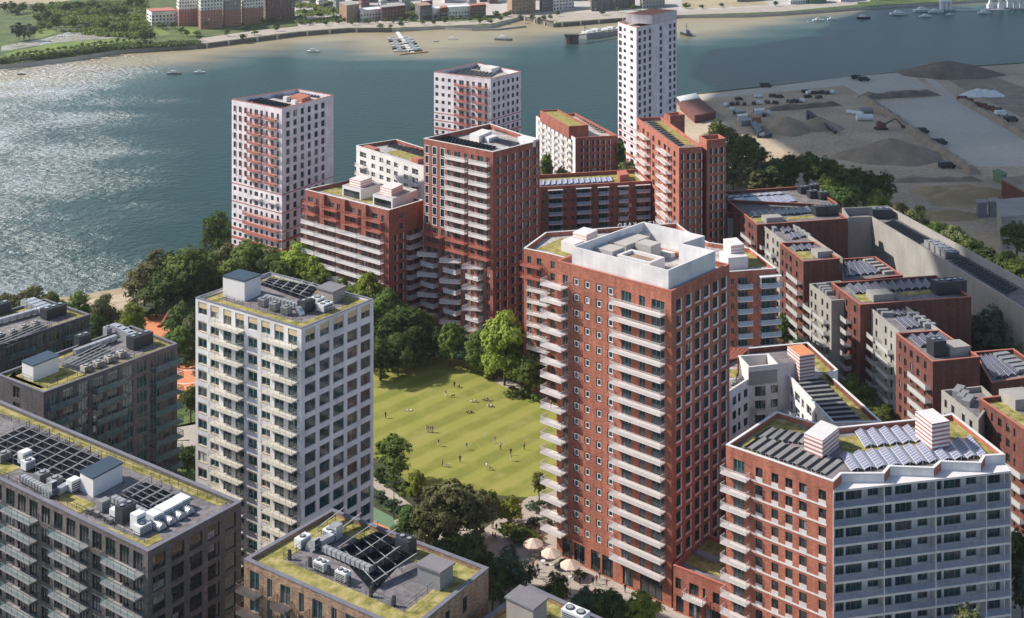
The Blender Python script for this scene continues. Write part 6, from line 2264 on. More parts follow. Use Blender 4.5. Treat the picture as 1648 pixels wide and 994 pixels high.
# hedges and shrubs
cluster('edging the lawn and the paths', 'shrubs round the lawn', [
    (612, 596, 606, 22, 'mid'), (790, 596, 610, 22, 'mid'), (826, 622, 638, 26, 'mid'), (864, 632, 646, 22, 'mid'), (612, 752, 772, 26, 'dark'), (634, 768, 784, 30, 'mid'), (655, 776, 794, 28, 'mid'), (690, 800, 814, 30, 'blue'),
    (612, 790, 806, 26, 'blue'), (630, 802, 818, 30, 'blue'), (645, 812, 826, 22, 'blue'), (700, 820, 834, 28, 'mid'), (818, 842, 862, 40, 'lite'), (845, 846, 866, 42, 'mid'), (836, 858, 874, 36, 'dark'), (865, 862, 874, 22, 'mid'),
    (860, 806, 820, 30, 'blue'), (880, 802, 814, 26, 'blue'), (858, 832, 844, 26, 'blue'), (880, 828, 842, 28, 'blue'), (906, 900, 912, 20, 'mid'), (925, 912, 922, 20, 'mid'), (940, 920, 928, 14, 'dark'), (966, 948, 960, 22, 'dark')], 'shrub', 'shrub')
cluster('near the playground', 'shrubs near the playground', [
    (190, 536, 552, 30, 'dark'), (165, 546, 560, 30, 'mid'), (300, 562, 582, 40, 'mid'), (280, 566, 584, 34, 'mid'), (300, 716, 742, 34, 'mid'), (288, 724, 748, 30, 'mid'), (255, 552, 566, 30, 'mid'),
    (300, 728, 752, 30, 'dark'), (288, 758, 782, 34, 'mid'), (198, 508, 522, 24, 'mid'), (240, 498, 512, 30, 'dark')], 'shrub', 'shrub')
# far bank vegetation
rng = random.Random(5)
FT = [(130, 24, 68, 62), ]
for (x, yt, yb, wp, kd) in [(30, 8, 22, 22, 'dark'), (38, 2, 20, 20, 'dark'), (26, 14, 24, 22, 'dark'), (55, 6, 22, 18, 'dark'), (66, 4, 20, 22, 'mid'), (8, 2, 20, 18, 'dark'), (18, 0, 22, 20, 'mid'),
                           (30, 34, 66, 30, 'blue'), (48, 36, 66, 30, 'blue'), (38, 38, 64, 30, 'dark'), (60, 20, 36, 18, 'mid'), (74, 14, 36, 20, 'dark'), (90, 20, 50, 24, 'mid'), (86, 22, 44, 20, 'dark'), (118, 28, 48, 20, 'mid'),
                           (106, 4, 20, 26, 'dark'), (124, 0, 16, 22, 'dark'), (150, -2, 14, 24, 'mid'), (170, 10, 24, 24, 'mid'), (186, 6, 30, 26, 'dark'), (200, 8, 28, 20, 'dark'), (206, -6, 12, 26, 'dark'), (222, -4, 14, 24, 'dark'),
                           (166, 32, 48, 26, 'dark'), (154, 36, 46, 16, 'mid'), (182, 38, 52, 24, 'mid'), (200, 34, 50, 22, 'mid'), (215, 40, 54, 22, 'mid'), (232, 44, 70, 22, 'dark'), (242, 44, 68, 24, 'mid'), (218, 22, 36, 18, 'lite'),
                           (255, 34, 46, 16, 'mid'), (262, 36, 47, 18, 'dark'), (278, 35, 46, 16, 'mid')]:
    FT.append((x, yt, yb, wp, kd))
FT = FT[1:]
for k in range(26):       # river edge thicket
    x = 2 + k * 9.6
    yb = 106 - x * .128 + rng.uniform(-1, 1)
    if 184 < x < 216: continue
    FT.append((x, yb - rng.uniform(9, 14), yb - 1, rng.uniform(13, 18), rng.choice(['dark', 'dark', 'mid', 'blue'])))
for k in range(22):       # second line behind the bright grass
    x = 20 + k * 9.4
    yb = 95 - x * .14 + rng.uniform(-1, 1)
    FT.append((x, yb - rng.uniform(5, 9), yb, rng.uniform(9, 13), rng.choice(['mid', 'mid', 'dark'])))
for k in range(130):       # scrub
    x = rng.uniform(60, 236)
    y = rng.uniform(8, 56) if x < 200 else rng.uniform(30, 60)
    if 60 < y: continue
    FT.append((x, y - rng.uniform(5, 9), y, rng.uniform(9, 16), rng.choice(['mid', 'lite', 'mid', 'dark'])))
for (x, y) in [(305, 38), (330, 46), (345, 44), (352, 40), (372, 40), (392, 50), (400, 48), (424, 38), (440, 36), (320, 66), (390, 64), (365, 58), (410, 56), (445, 50), (318, 58), (300, 58), (292, 54)]:
    FT.append((x, y - rng.uniform(8, 14), y, rng.uniform(12, 20), rng.choice(['dark', 'mid', 'mid'])))
for (x, y) in [(484, 14), (490, 24), (505, 8), (508, 20), (514, 28), (524, 14), (536, 22), (498, 40), (526, 38), (545, 38), (577, 38), (588, 38), (612, 46), (628, 46), (646, 44), (680, 40), (698, 41), (716, 38), (772, 38), (790, 38),
               (806, 34), (838, 32), (856, 33), (876, 34), (868, 34), (886, 32), (898, 26), (970, 24), (994, 20), (1052, 18), (800, 28), (815, 27), (1020, 16), (1248, 10), (1105, 14), (1162, 12), (1130, 14)]:
    FT.append((x, y - rng.uniform(7, 11), y, rng.uniform(10, 18), rng.choice(['dark', 'mid', 'blue'])))
for k in range(26):
    x = 486 + k * 13.5 + rng.uniform(-3, 3)
    y = (40 - (x - 480) * .02) + rng.uniform(-5, 3) if x < 790 else 26 + rng.uniform(-3, 3)
    FT.append((x, y - rng.uniform(7, 11), y, rng.uniform(9, 14), rng.choice(['mid', 'dark', 'mid'])))
cnt = {}
zones_ = [(-50, 62, 'at the left end of the far bank'), (62, 125, 'left of the creek bridge on the far bank'), (125, 190, 'around the far creek bridge'), (190, 290, 'beside the far red flats'),
          (290, 480, 'below the far red and cream flats'), (480, 600, 'between far flats and jetty'), (600, 800, 'on the far quay right of the jetty'), (800, 1300, 'behind the tall riverside tower')]
FT.sort(key=lambda q: q[0])
for (x, yt, yb, wp, kd) in FT:
    zn = [z_[2] for z_ in zones_ if z_[0] <= x < z_[1]][0]
    k = cnt.get((zn, kd), 0); cnt[(zn, kd)] = k + 1
    s_ = (yb - YH) / CH
    ww = OR[k] if k < 20 else '%d%s' % (k + 1, {1: 'st', 2: 'nd', 3: 'rd'}.get((k + 1) % 10, 'th'))
    plant('bushy_tree', 'tree', '%s %s tree from the left %s' % (ww, KW[kd], zn), g(x, yb), (yb - yt) / s_, wp / s_, kd, 20 + int(x) % 2, 'trees and bushes of the far bank')

def scrub(label, quads, n_, size, hgt, kd, seed):
    """uncountable undergrowth: leaf clumps strewn over a patch of ground"""
    rng = random.Random(seed)
    f = MB()
    for (a, b_, c, d) in quads:
        A, B2_, C_, D_ = g(*a), g(*b_), g(*c), g(*d)
        for k in range(n_):
            u, v = rng.random(), rng.random()
            p = A.lerp(B2_, u).lerp(D_.lerp(C_, u), v)
            q = math.sin(p.x * .13 + seed) * math.cos(p.y * .11) + math.sin(p.x * .05 - p.y * .07)
            if q < -.5: continue
            hz = hgt * (.35 + .65 * rng.random()) * (.6 + .4 * min(1, q + .5))
            for m_ in range(3):
                s_ = size * rng.uniform(.5, 1.2)
                nn_ = Vector((rng.uniform(-.8, .8), rng.uniform(-1, .4), rng.uniform(.2, 1))).normalized()
                u_ = nn_.cross(Vector((rng.uniform(-1, 1), rng.uniform(-1, 1), .3))).normalized()
                w_ = nn_.cross(u_)
                c0 = Vector((p.x + rng.gauss(0, size * .7), p.y + rng.gauss(0, size * .7), hz * rng.uniform(.4, 1)))
                f.face([c0 - u_ * s_ * .5, c0 - w_ * s_ * .4, c0 + u_ * s_ * .5, c0 + w_ * s_ * .4])
    return tag(f.obj('undergrowth', LEAF[kd]), label, 'undergrowth', None, 'stuff')
scrub('dense green undergrowth covering the park at the left of the far bank', [((62, 42), (236, 34), (236, 4), (80, 6)), ((140, 56), (236, 62), (236, 30), (120, 36))], 6500, 3.0, 3.5, 'mid', 3)
scrub('darker undergrowth along the river edge of the far park', [((0, 104), (188, 80), (186, 77), (0, 98)), ((190, 80), (318, 72), (318, 69), (190, 76)), ((140, 84), (225, 70), (222, 66), (120, 80))], 1500, 2.6, 3.0, 'dark', 5)
scrub('light scrub among the streets behind the far quay', [((480, 40), (560, 34), (530, 0), (470, 0)), ((640, 34), (680, 34), (660, 4), (640, 4))], 1500, 2.6, 3.0, 'mid', 8)

# ------------------------------------------------------------------ far bank ground and buildings
sheet('creek', [(2, 74), (70, 62), (108, 52), (140, 50), (212, 56), (214, 61), (150, 63), (92, 68), (40, 76), (2, 82)], wm, .02)
sheet('meadow', [(8, 86), (90, 68), (150, 64), (214, 62), (222, 66), (180, 72), (60, 90), (18, 94)], 'meadow', .03)
sheet('meadow', [(60, 45), (78, 44), (92, 52), (70, 60), (56, 62)], 'meadow', .03)
sheet('meadow', [(248, 46), (262, 47), (275, 54), (258, 58)], 'meadow', .03)
sheet('meadow', [(290, 44), (316, 48), (316, 56), (298, 58)], 'meadow', .03)
sheet('sandy_ground', [(-60, 6), (-60, -60), (300, -60), (260, -12), (160, -8), (95, 3), (60, 6)], 'sand', .03)
sheet('promenade', [(318, 62), (400, 50), (480, 42), (560, 38), (640, 36), (790, 32), (836, 20), (990, 20), (1088, 18), (1380, 2), (1380, 7), (1260, 18), (1088, 24), (990, 29), (898, 35), (842, 25), (790, 38), (640, 44), (560, 44), (480, 50), (400, 60), (322, 70)], 'pave', .03)
sheet('promenade', [(470, 0), (500, -40), (1400, -40), (1400, 2), (1088, 18), (990, 20), (836, 20), (640, 36), (480, 42)], 'conc', .022)
sheet('road', [(846, 28), (800, -10), (806, -10), (866, 26)], 'pave', .045)
sheet('road', [(500, 42), (470, -10), (476, -10), (516, 40)], 'yard', .045)
sheet('road', [(538, 40), (515, -10), (520, -10), (552, 38)], 'yard', .045)
sheet('sandy_ground', [(1100, 14), (1090, -30), (1180, -30), (1240, 8)], 'sand', .05)
# stone river wall with buttresses
for lb, seg in (('long stone river wall with buttresses on the far bank below the red flats', [(318, 72.5), (400, 62.5), (480, 52.5), (560, 46.5), (630, 46)]),
                ('dark stone quay wall on the far bank left of the tall riverside tower', [(842, 26.5), (892, 38.5), (990, 30.5), (1088, 24.5)])):
    t_ = thing('river_wall', lb, 'river wall', tuple(g(*seg[0])))
    for a, c in zip(seg[:-1], seg[1:]):
        p, q = g(*a), g(*c)
        d_ = (q - p); L_ = d_.length; d_ /= L_
        nn_ = Vector((d_.y, -d_.x, 0))
        m = MB()
        cc_ = (p + q) / 2 + nn_ * .4
        m.box((cc_.x, cc_.y, -4), (L_ + .5, 1.2, 4.8), math.atan2(d_.y, d_.x))
        m.obj('wall_section', M['dark'], t_, uv=True)
        for k in range(int(L_ / 22)):
            s_ = p + d_ * (22 * k + 8) + nn_ * 1.4
            m = MB(); m.box((s_.x, s_.y, -4), (1.6, 1.6, 4.4), math.atan2(d_.y, d_.x)); m.obj('buttress', M['conc'], t_)
FLATS = 'red and cream riverside flats on the far bank'
FL_ = 0
specs = [((236, 36), (244, 41), (284, 39), 13, 'pale', 'copr', None, 'cream gabled house row at the left end of the far flats'),
         ((284, 38), (288, 42), (318, 40), 30, 'pale', 'steell', ('coral', .5), 'first block from the left of the far red and cream flats'),
         ((319, 42), (323, 47), (358, 44), 38, 'pale', 'steell', ('coral', .45), 'second block from the left of the far flats, tallest cream top'),
         ((358, 38), (362, 42), (388, 40), 24, 'fg', 'steell', ('coral', .6), 'third block from the left of the far flats, slate topped'),
         ((388, 35), (392, 39), (424, 36), 27, 'pale', 'steell', ('coral', .55), 'fourth block from the left of the far flats'),
         ((424, 30), (430, 34), (474, 30), 44, 'fg', 'steell', ('redd', .9), 'tallest red slab at the right end of the far flats')]
for a, c, d_, h_, wl_, rf_, bd_, lb in specs:
    house(lb, [a, c, d_], h_, wl_, rf_, 'apartment block', 'apartment_building', 2, FLATS, 0, max(2, int(h_ / 3.4)), 3.3, 100, band=bd_, nside=7)
HS = [((546, 30), (558, 36), (578, 33), 16, 'tan', 'greyw', 0, 'brown gabled block left of the far jetty'), ((578, 30), (580, 34), (612, 31), 10, 'pale', 'steell', 0, 'low cream terrace with a white roof behind the far jetty'),
      ((612, 30), (614, 34), (652, 30), 13, 'redd', 'greyw', 0, 'brick and glass block behind the far jetty'), ((668, 28), (676, 33), (694, 31), 14, 'dark', 'tan', 0, 'dark brick block right of the jetty road'),
      ((694, 28), (696, 31), (708, 30), 10, 'pale', 'steell', 0, 'narrow white house in the far terrace, first from the left'), ((708, 28), (710, 31), (720, 30), 11, 'redd', 'coral', 0, 'narrow red house in the far terrace'),
      ((720, 27), (722, 30), (756, 28), 11, 'pale', 'steell', 0, 'row of white gabled houses in the far terrace'), ((756, 26), (758, 29), (782, 27), 12, 'redd', 'coral', 0, 'red roofed house at the right end of the far terrace'),
      ((582, 0), (586, 4), (640, 0), 22, 'dark', 'fg', 0, 'dark green glazed block behind the far terrace'), ((500, -14), (520, -6), (548, -10), 16, 'tan', 'greyw', 0, 'brown block at the top edge behind the quay trees'),
      ((816, 18), (824, 23), (862, 20), 24, 'tan', 'fg', 0, 'brown riverside block right of the far road'), ((868, 15), (872, 19), (890, 17), 20, 'dark', 'fg', 0, 'dark glazed block at the far quay'),
      ((888, 13), (890, 17), (924, 14), 18, 'pale', 'steell', 0, 'white framed block with tall columns at the far quay'), ((950, 14), (952, 18), (1022, 12), 14, 'dark', 'fg', 0, 'long dark arcaded building at the far quay'),
      ((1030, 10), (1034, 14), (1070, 10), 12, 'greyw', 'blueroof', 0, 'glass pavilion behind the tall riverside tower'),
      ((1270, 4), (1272, 7), (1300, 5), 7, 'pale', 'steell', 0, 'white warehouse on the distant bank, first from the left'), ((1300, 3), (1303, 6), (1330, 4), 9, 'courtg', 'greyw', 0, 'green warehouse on the distant bank'),
      ((1350, 0), (1353, 3), (1380, 1), 8, 'pale', 'steell', 0, 'white warehouse on the distant bank, right of the green one'), ((1408, -3), (1412, 0), (1450, -3), 12, 'pale', 'blueroof', 0, 'large white warehouse with a blue roof on the distant bank'),
      ((1470, -6), (1473, -3), (1520, -7), 8, 'greyw', 'greyw', 0, 'grey shed at the right end of the distant bank'),
      ((245, -8), (255, -4), (290, -6), 12, 'pale', 'copr', 0, 'cream house with a red roof at the top edge, behind the gabled row'), ((640, -12), (650, -6), (690, -9), 18, 'tan', 'greyw', 0, 'brown block at the top edge above the jetty road'),
      ((700, -10), (708, -4), (760, -8), 20, 'dark', 'fg', 0, 'dark block at the top edge behind the terrace'), ((1180, -2), (1186, 3), (1230, 0), 8, 'greyw', 'greyw', 0, 'low grey depot on the sandy quay')]
rng = random.Random(21)
WL = ['tan', 'pale', 'dark', 'redd', 'greyw', 'fg']
WN = dict(tan='buff', pale='white', dark='charcoal', redd='brick', greyw='grey', fg='slate')
cn_ = {}
for k in range(34):
    x = 486 + k * 17.6 + rng.uniform(-4, 4)
    if 1000 < x < 1090: continue
    y = rng.uniform(-14, 3) + (14 if x < 800 else 4) * (k % 2)
    wl_ = WL[(k * 5 + 2) % 6]
    c_ = cn_.get(wl_, 0); cn_[wl_] = c_ + 1
    w_ = rng.uniform(10, 20)
    HS.append(((x, y), (x + w_ * .25, y + 3), (x + w_, y + 1), rng.uniform(8, 15), wl_, rng.choice(['fg', 'greyw', 'steell', 'copr', 'tan']), 0,
               '%s %s house from the left in the far streets behind the quay' % (OR[c_], WN[wl_])))
for k in range(9):
    x = 240 + k * 26
    HS.append(((x, -12 + (k % 3) * 6), (x + 5, -7 + (k % 3) * 6), (x + 20, -9 + (k % 3) * 6), 10 + (k * 7) % 9, ['pale', 'redd', 'tan'][k % 3], ['copr', 'steell', 'fg'][k % 3], 0,
               '%s house from the left in the street behind the far flats' % OR[k]))
for a, c, d_, h_, wl_, rf_, pt_, lb in HS:
    house(lb, [a, c, d_], h_, wl_, rf_, 'building', 'riverside_building', 2, 'buildings of the far bank', pt_, max(1, int(h_ / 4)), 3.6, 28, nside=7)

# jetty, boats, pier, barrier
def boat(label, x, y, L_=8, rot=0, hull='steell', cabin=True, dark_=False, group='boats on the river', z=WZ):
    c = g(x, y, z)
    t_ = thing('boat', label, 'boat', tuple(c), group, rot)
    f = MB()
    W_ = L_ * .16
    lo_ = [(-L_ / 2, -W_ * .7), (L_ * .25, -W_ * .7), (L_ * .45, 0), (L_ * .25, W_ * .7), (-L_ / 2, W_ * .7)]
    hi_ = [(-L_ / 2, -W_), (L_ * .25, -W_), (L_ * .52, 0), (L_ * .25, W_), (-L_ / 2, W_)]
    hz = L_ * .12
    for i in range(5):
        j = (i + 1) % 5
        f.face([(lo_[i][0], lo_[i][1], -.2), (lo_[j][0], lo_[j][1], -.2), (hi_[j][0], hi_[j][1], hz), (hi_[i][0], hi_[i][1], hz)])
    f.face([(x_, y_, hz) for x_, y_ in hi_])
    me_ = f.mesh('hull', [M[hull]])
    o = bpy.data.objects.new('hull', me_); LINK(o); o.parent = t_
    if cabin:
        f = MB(); f.box((-L_ * .08, 0, hz), (L_ * .38, W_ * 1.3, L_ * .1)); f.box((-L_ * .1, 0, hz + L_ * .1), (L_ * .22, W_ * 1.0, L_ * .05))
        o = bpy.data.objects.new('cabin', f.mesh('cabin', [M['fw' if not dark_ else 'fg']])); LINK(o); o.parent = t_
    return t_
for lb, x, y, L_, rt, hl in (('small dark boat in the silty shallows at the far left', 35, 120, 6, 0, 'black'), ('small white boat on the open river, right of centre of the left reach', 322, 117, 8, 0, 'steell'),
                            ('low grey boat left of the small white boat on the open river', 281, 119, 10, .1, 'fg'), ('white motor cruiser anchored off the far promenade', 505, 83.5, 11, .1, 'steell'),
                            ('white motor boat right of the jetty in the shallows', 729, 63, 9, -.3, 'steell'), ('grey speed boat in the shallows left of the pier', 811, 64.5, 16, -.3, 'fg'),
                            ('tiny moored dinghy between jetty and pier', 702, 67, 5, 0, 'fg'), ('white boat in the lagoon behind the breakwater', 727, 38.5, 7, 0, 'steell'),
                            ('white cruiser in the far creek nearest the bridge', 100, 64.5, 16, .1, 'steell'), ('slim narrowboat in the far creek left of the bridge', 112, 59.5, 14, .1, 'fg'),
                            ('slim narrowboat in the far creek right of the bridge', 131, 60, 14, .1, 'steell'), ('small white boat at the left end of the far creek', 38, 73, 10, .1, 'fg'),
                            ('small white yacht, leftmost in the far right line of boats', 1318, 33.5, 12, 0, 'steell'), ('dark barge in the far right line of boats', 1390, 29.5, 14, 0, 'black'),
                            ('white yacht in the middle of the far right line of boats', 1340, 31.5, 10, 0, 'steell'), ('white motor yacht moored at the right end of the mooring line', 1447, 23.5, 18, 0, 'steell'),
                            ('tall white boat off the distant bank', 1486, 18.5, 20, 0, 'steell'), ('small white boat below the tall white boat', 1490, 27, 12, 0, 'steell'),
                            ('white boat left of the small barrier pier', 1507, 20, 16, 0, 'steell'), ('white boat right below the small barrier pier', 1530, 24, 9, 0, 'steell'),
                            ('white sailing boat left of the great barrier pier', 1585, 21.5, 14, 0, 'steell'), ('tiny white buoy boat off the sandy flat', 1302, 35, 4, 0, 'steell')):
    boat(lb, x, y, L_, rt, hl)
# workboat
wb = boat('dark steel workboat with a mast just right of the tall riverside tower', 1106, 57, 20, -1.3, 'black', True, True)
m = MB(); m.beam((-2, 0, 3), (-2, 0, 11), .5); m.beam((-2, -2, 8), (-2, 2, 8), .25)
o = bpy.data.objects.new('mast', m.mesh('mast', [M['fg']])); LINK(o); o.parent = wb
# jetty
jt = thing('jetty', 'pale curving pontoon jetty with boats on both sides at the far bank', 'jetty', tuple(g(650, 62, WZ)))
pts = [(636, 46), (640, 52), (647, 62), (652, 70), (657, 78), (665, 85)]
m = MB()
for a, c in zip(pts[:-1], pts[1:]):
    p, q = g(*a, WZ) + Vector((0, 0, .6)), g(*c, WZ) + Vector((0, 0, .6))
    d_ = (q - p).normalized(); s_ = Vector((-d_.y, d_.x, 0)) * 1.6
    m.face([p - s_, q - s_, q + s_, p + s_][::-1] if d_.y > 0 else [p - s_, q - s_, q + s_, p + s_]); 
    m.face([p - s_, p - s_ - Vector((0, 0, .7)), q - s_ - Vector((0, 0, .7)), q - s_])
m.obj('walkway', M['cop'], jt)
m = MB()
p, q = g(642, 88, WZ), g(688, 83.5, WZ)
d_ = q - p
m.box(((p.x + q.x) / 2, (p.y + q.y) / 2, WZ), (d_.length, 3.2, .8), math.atan2(d_.y, d_.x))
m.obj('pontoon', M['tan'], jt, uv=True)
k = 0
for i in range(6):
    for sd_, x in ((-1, 634 + i * 2.2), (1, 655 + i * 2.8)):
        y = 63.5 + i * 3.9
        k += 1
        boat('%s berth from the quay on the %s side of the far jetty, %s' % (OR[i], 'left' if sd_ < 0 else 'right', 'pale hull' if (i + sd_) % 3 else 'dark hull'), x, y, 11.5, .05, 'steell' if (i + sd_) % 3 else 'black', True, False, 'boats berthed at the far jetty')
# breakwater
m = MB()
pts = [g(690, 44.5, WZ), g(720, 47, WZ), (g(760, 49, WZ)), g(800, 48.5, WZ), g(846, 43.5, WZ)]
for p, q in zip(pts[:-1], pts[1:]):
    d_ = q - p
    m.box(((p.x + q.x) / 2, (p.y + q.y) / 2, WZ), (d_.length + .5, 1.8, 1.6), math.atan2(d_.y, d_.x))
tag(m.obj('breakwater', M['greyw']), 'thin pale breakwater enclosing a lagoon on the far shore', 'breakwater')
# pier with dolphin
pr = thing('pier', 'pier deck on a round dolphin left of the tall riverside tower', 'pier', tuple(g(918, 70, WZ)))
p = g(920, 70, WZ)
m = MB(); m.cyl((p.x - 3, p.y, WZ - 1), 3, 8, 12); m.cyl((p.x + 3, p.y, WZ - 1), 3, 8, 12); m.box((p.x, p.y, WZ + 7), (13, 7, 1.2)); m.obj('dolphin', M['dark2'], pr, uv=True)
q = g(1000, 57, WZ)
d_ = q - p
m = MB(); m.box(((p.x + q.x) / 2 + 2, (p.y + q.y) / 2, WZ + 6.4), (d_.length, 3, .9), math.atan2(d_.y, d_.x)); m.obj('deck', M['greyw'], pr)
pc = thing('moored_vessel', 'white lattice decked vessel moored behind the pier', 'vessel', tuple(g(960, 58, WZ)))
p, q = g(938, 62, WZ), g(998, 54, WZ)
d_ = (q - p).normalized(); rz = math.atan2(d_.y, d_.x)
m = MB(); c = (p + q) / 2; m.box((c.x, c.y, WZ - .5), ((q - p).length, 9, 4.5), rz); m.obj('hull', M['fg'], pc)
m = MB()
for k in range(7):
    s_ = p.lerp(q, (k + .6) / 7.4)
    m.box((s_.x, s_.y, WZ + 4), (4.5, 7, 2.2 + (k % 3) * .6), rz)
m.obj('deck_cargo', M['steell'], pc)
m = MB()
s_ = p.lerp(q, .05)
m.beam((s_.x, s_.y, WZ + 4), (s_.x, s_.y, WZ + 14), .4); m.beam((s_.x, s_.y, WZ + 10), (s_.x + 9, s_.y, WZ + 4), .3)
m.obj('mast', M['black'], pc)
# barrier piers
for lb, x, y, w_, h_ in (('small white twin legged barrier pier, leftmost', 1522, 17, 12, 10), ('great pointed white barrier pier at the top right', 1602, 15, 17, 26), ('block shaped white barrier pier at the right edge', 1634, 15, 18, 10)):
    c = g(x, y, WZ)
    t_ = thing('barrier_pier', lb, 'barrier pier', tuple(c), 'river barrier piers')
    f = MB()
    if h_ > 15:
        for s_ in (-1, 1):
            f.prism([(c.x + s_ * 6 - 2.5, c.y - 3), (c.x + s_ * 6 + 2.5, c.y - 3), (c.x + s_ * 6 + 2.5, c.y + 3), (c.x + s_ * 6 - 2.5, c.y + 3)], WZ - 1, WZ + 6)
            f.beam((c.x + s_ * 6, c.y, WZ + 5), (c.x + s_ * 1.2, c.y, WZ + h_), 3.0)
        f.box((c.x, c.y, WZ + 12), (9, 3, 1.5))
    else:
        for k in range(3):
            f.box((c.x + (k - 1) * w_ * .38, c.y, WZ - 1), (2.6, 5, h_))
        f.box((c.x, c.y, WZ + h_ - 1.02), (w_, 5.4, 2))
    f.obj('pier_body', M['steell'], t_)
    f = MB(); f.box((c.x, c.y - 3.5, WZ - .5), (w_ * 1.5, 4, 2)); f.obj('pier_base', M['greyw'], t_)
bm = MB()
p, q = g(1515, 17.5, WZ), g(1700, 14.5, WZ)
d_ = q - p
bm.box(((p.x + q.x) / 2, (p.y + q.y) / 2, WZ), (d_.length, 2, 1), math.atan2(d_.y, d_.x))
tag(bm.obj('floating_boom', M['steell']), 'thin white floating boom between the barrier piers', 'boom')
# footbridge over the creek
fb_ = thing('footbridge', 'dark low footbridge with a little tower over the far creek', 'footbridge', tuple(g(135, 50)))
p, q = g(112, 50), g(140, 48)
m = MB(); d_ = q - p; m.box(((p.x + q.x) / 2, (p.y + q.y) / 2, 1.4), (d_.length, 3, .8), math.atan2(d_.y, d_.x)); m.obj('deck', M['fg'], fb_)
m = MB(); m.box(q, (4, 4, 7)); m.obj('tower', M['dark2'], fb_, uv=True)

# ------------------------------------------------------------------ plaza furniture and lamps
def umbrella(label, x, y):
    c = g(x, y)
    t_ = thing('parasol', label, 'parasol', tuple(c), 'cream cafe parasols in the plaza')
    f = MB()
    K = 8
    for k in range(K):
        a0, a1 = 2 * math.pi * (k + .5) / K, 2 * math.pi * (k + 1.5) / K
        r_ = 2.15
        f.face([(c.x + r_ * math.cos(a0), c.y + r_ * math.sin(a0), 2.4), (c.x + r_ * math.cos(a1), c.y + r_ * math.sin(a1), 2.4), (c.x, c.y, 3.5)])
        f.face([(c.x + r_ * math.cos(a0), c.y + r_ * math.sin(a0), 2.2), (c.x + r_ * math.cos(a1), c.y + r_ * math.sin(a1), 2.2), (c.x + r_ * math.cos(a1), c.y + r_ * math.sin(a1), 2.4), (c.x + r_ * math.cos(a0), c.y + r_ * math.sin(a0), 2.4)])
    f.obj('canopy', M['umb'], t_)
    f = MB(); f.cyl((c.x, c.y, 0), .05, 3.5, 6); f.cyl((c.x, c.y, 0), .4, .12, 10); f.obj('pole', M['fw'], t_)
def cafe_set(label, x, y):
    c = g(x, y)
    t_ = thing('cafe_table', label, 'table', tuple(c), 'cafe tables in the plaza')
    f = MB(); f.cyl((c.x, c.y, .72), .5, .05, 12); f.obj('table_top', M['fw'], t_)
    f = MB(); f.cyl((c.x, c.y, 0), .05, .72, 6); f.cyl((c.x, c.y, 0), .3, .04, 10); f.obj('pedestal', M['fg'], t_)
for lb, x, y in (('cream square parasol, the farthest of the cafe parasols', 858, 893), ('cream parasol in the middle, whole and brightest', 887, 909), ('cream parasol nearest the plaza trees', 918, 928)):
    umbrella(lb, x, y)
for lb, x, y in (('white cafe table under the farthest parasol', 864, 898), ('white cafe table left of the middle parasol', 874, 908), ('white cafe table right of the middle parasol', 897, 913), ('white cafe table by the nearest parasol', 924, 932)):
    cafe_set(lb, x, y)
def lamp(label, x, y, h_):
    c = g(x, y)
    t_ = thing('street_lamp', label, 'street lamp', tuple(c), 'lamps by the lawn')
    f = MB(); f.cyl((c.x, c.y, 0), .12, h_, 8, 0, .07); f.obj('lamp_post', M['fd'], t_)
    f = MB(); f.beam((c.x - 1.2, c.y, h_), (c.x + 1.2, c.y, h_ + .15), .12); f.box((c.x - 1.4, c.y, h_ - .05), (.8, .3, .15)); f.box((c.x + 1.4, c.y, h_ + .08), (.8, .3, .15)); f.obj('lamp_head', M['fd'], t_)
lamp('tall dark twin armed lamp left of the white gridded tower', 293, 757, 7)
lamp('slender dark lamp beside the green court right of the white gridded tower', 634, 832, 7.5)
lamp('thin dark lamp on the path behind the big near tree', 690, 828, 6)
# play sculpture on the upper playground
ps = thing('slide', 'dark curved slide on the orange playground', 'slide', tuple(g(260, 525)))
m = MB(); a, c = g(254, 527), g(272, 515)
for k in range(6):
    t0, t1 = k / 6, (k + 1) / 6
    m.beam(a.lerp(c, t0) + Vector((0, 0, .3 + 2.4 * t0 * t0)), a.lerp(c, t1) + Vector((0, 0, .3 + 2.4 * t1 * t1)), .6)
m.obj('chute', M['railr'], ps)
m = MB(); m.beam(c, c + Vector((0, 0, 2.7)), .2); m.beam(a.lerp(c, .5), a.lerp(c, .5) + Vector((0, 0, .9)), .2); m.obj('support_leg', M['fd'], ps)

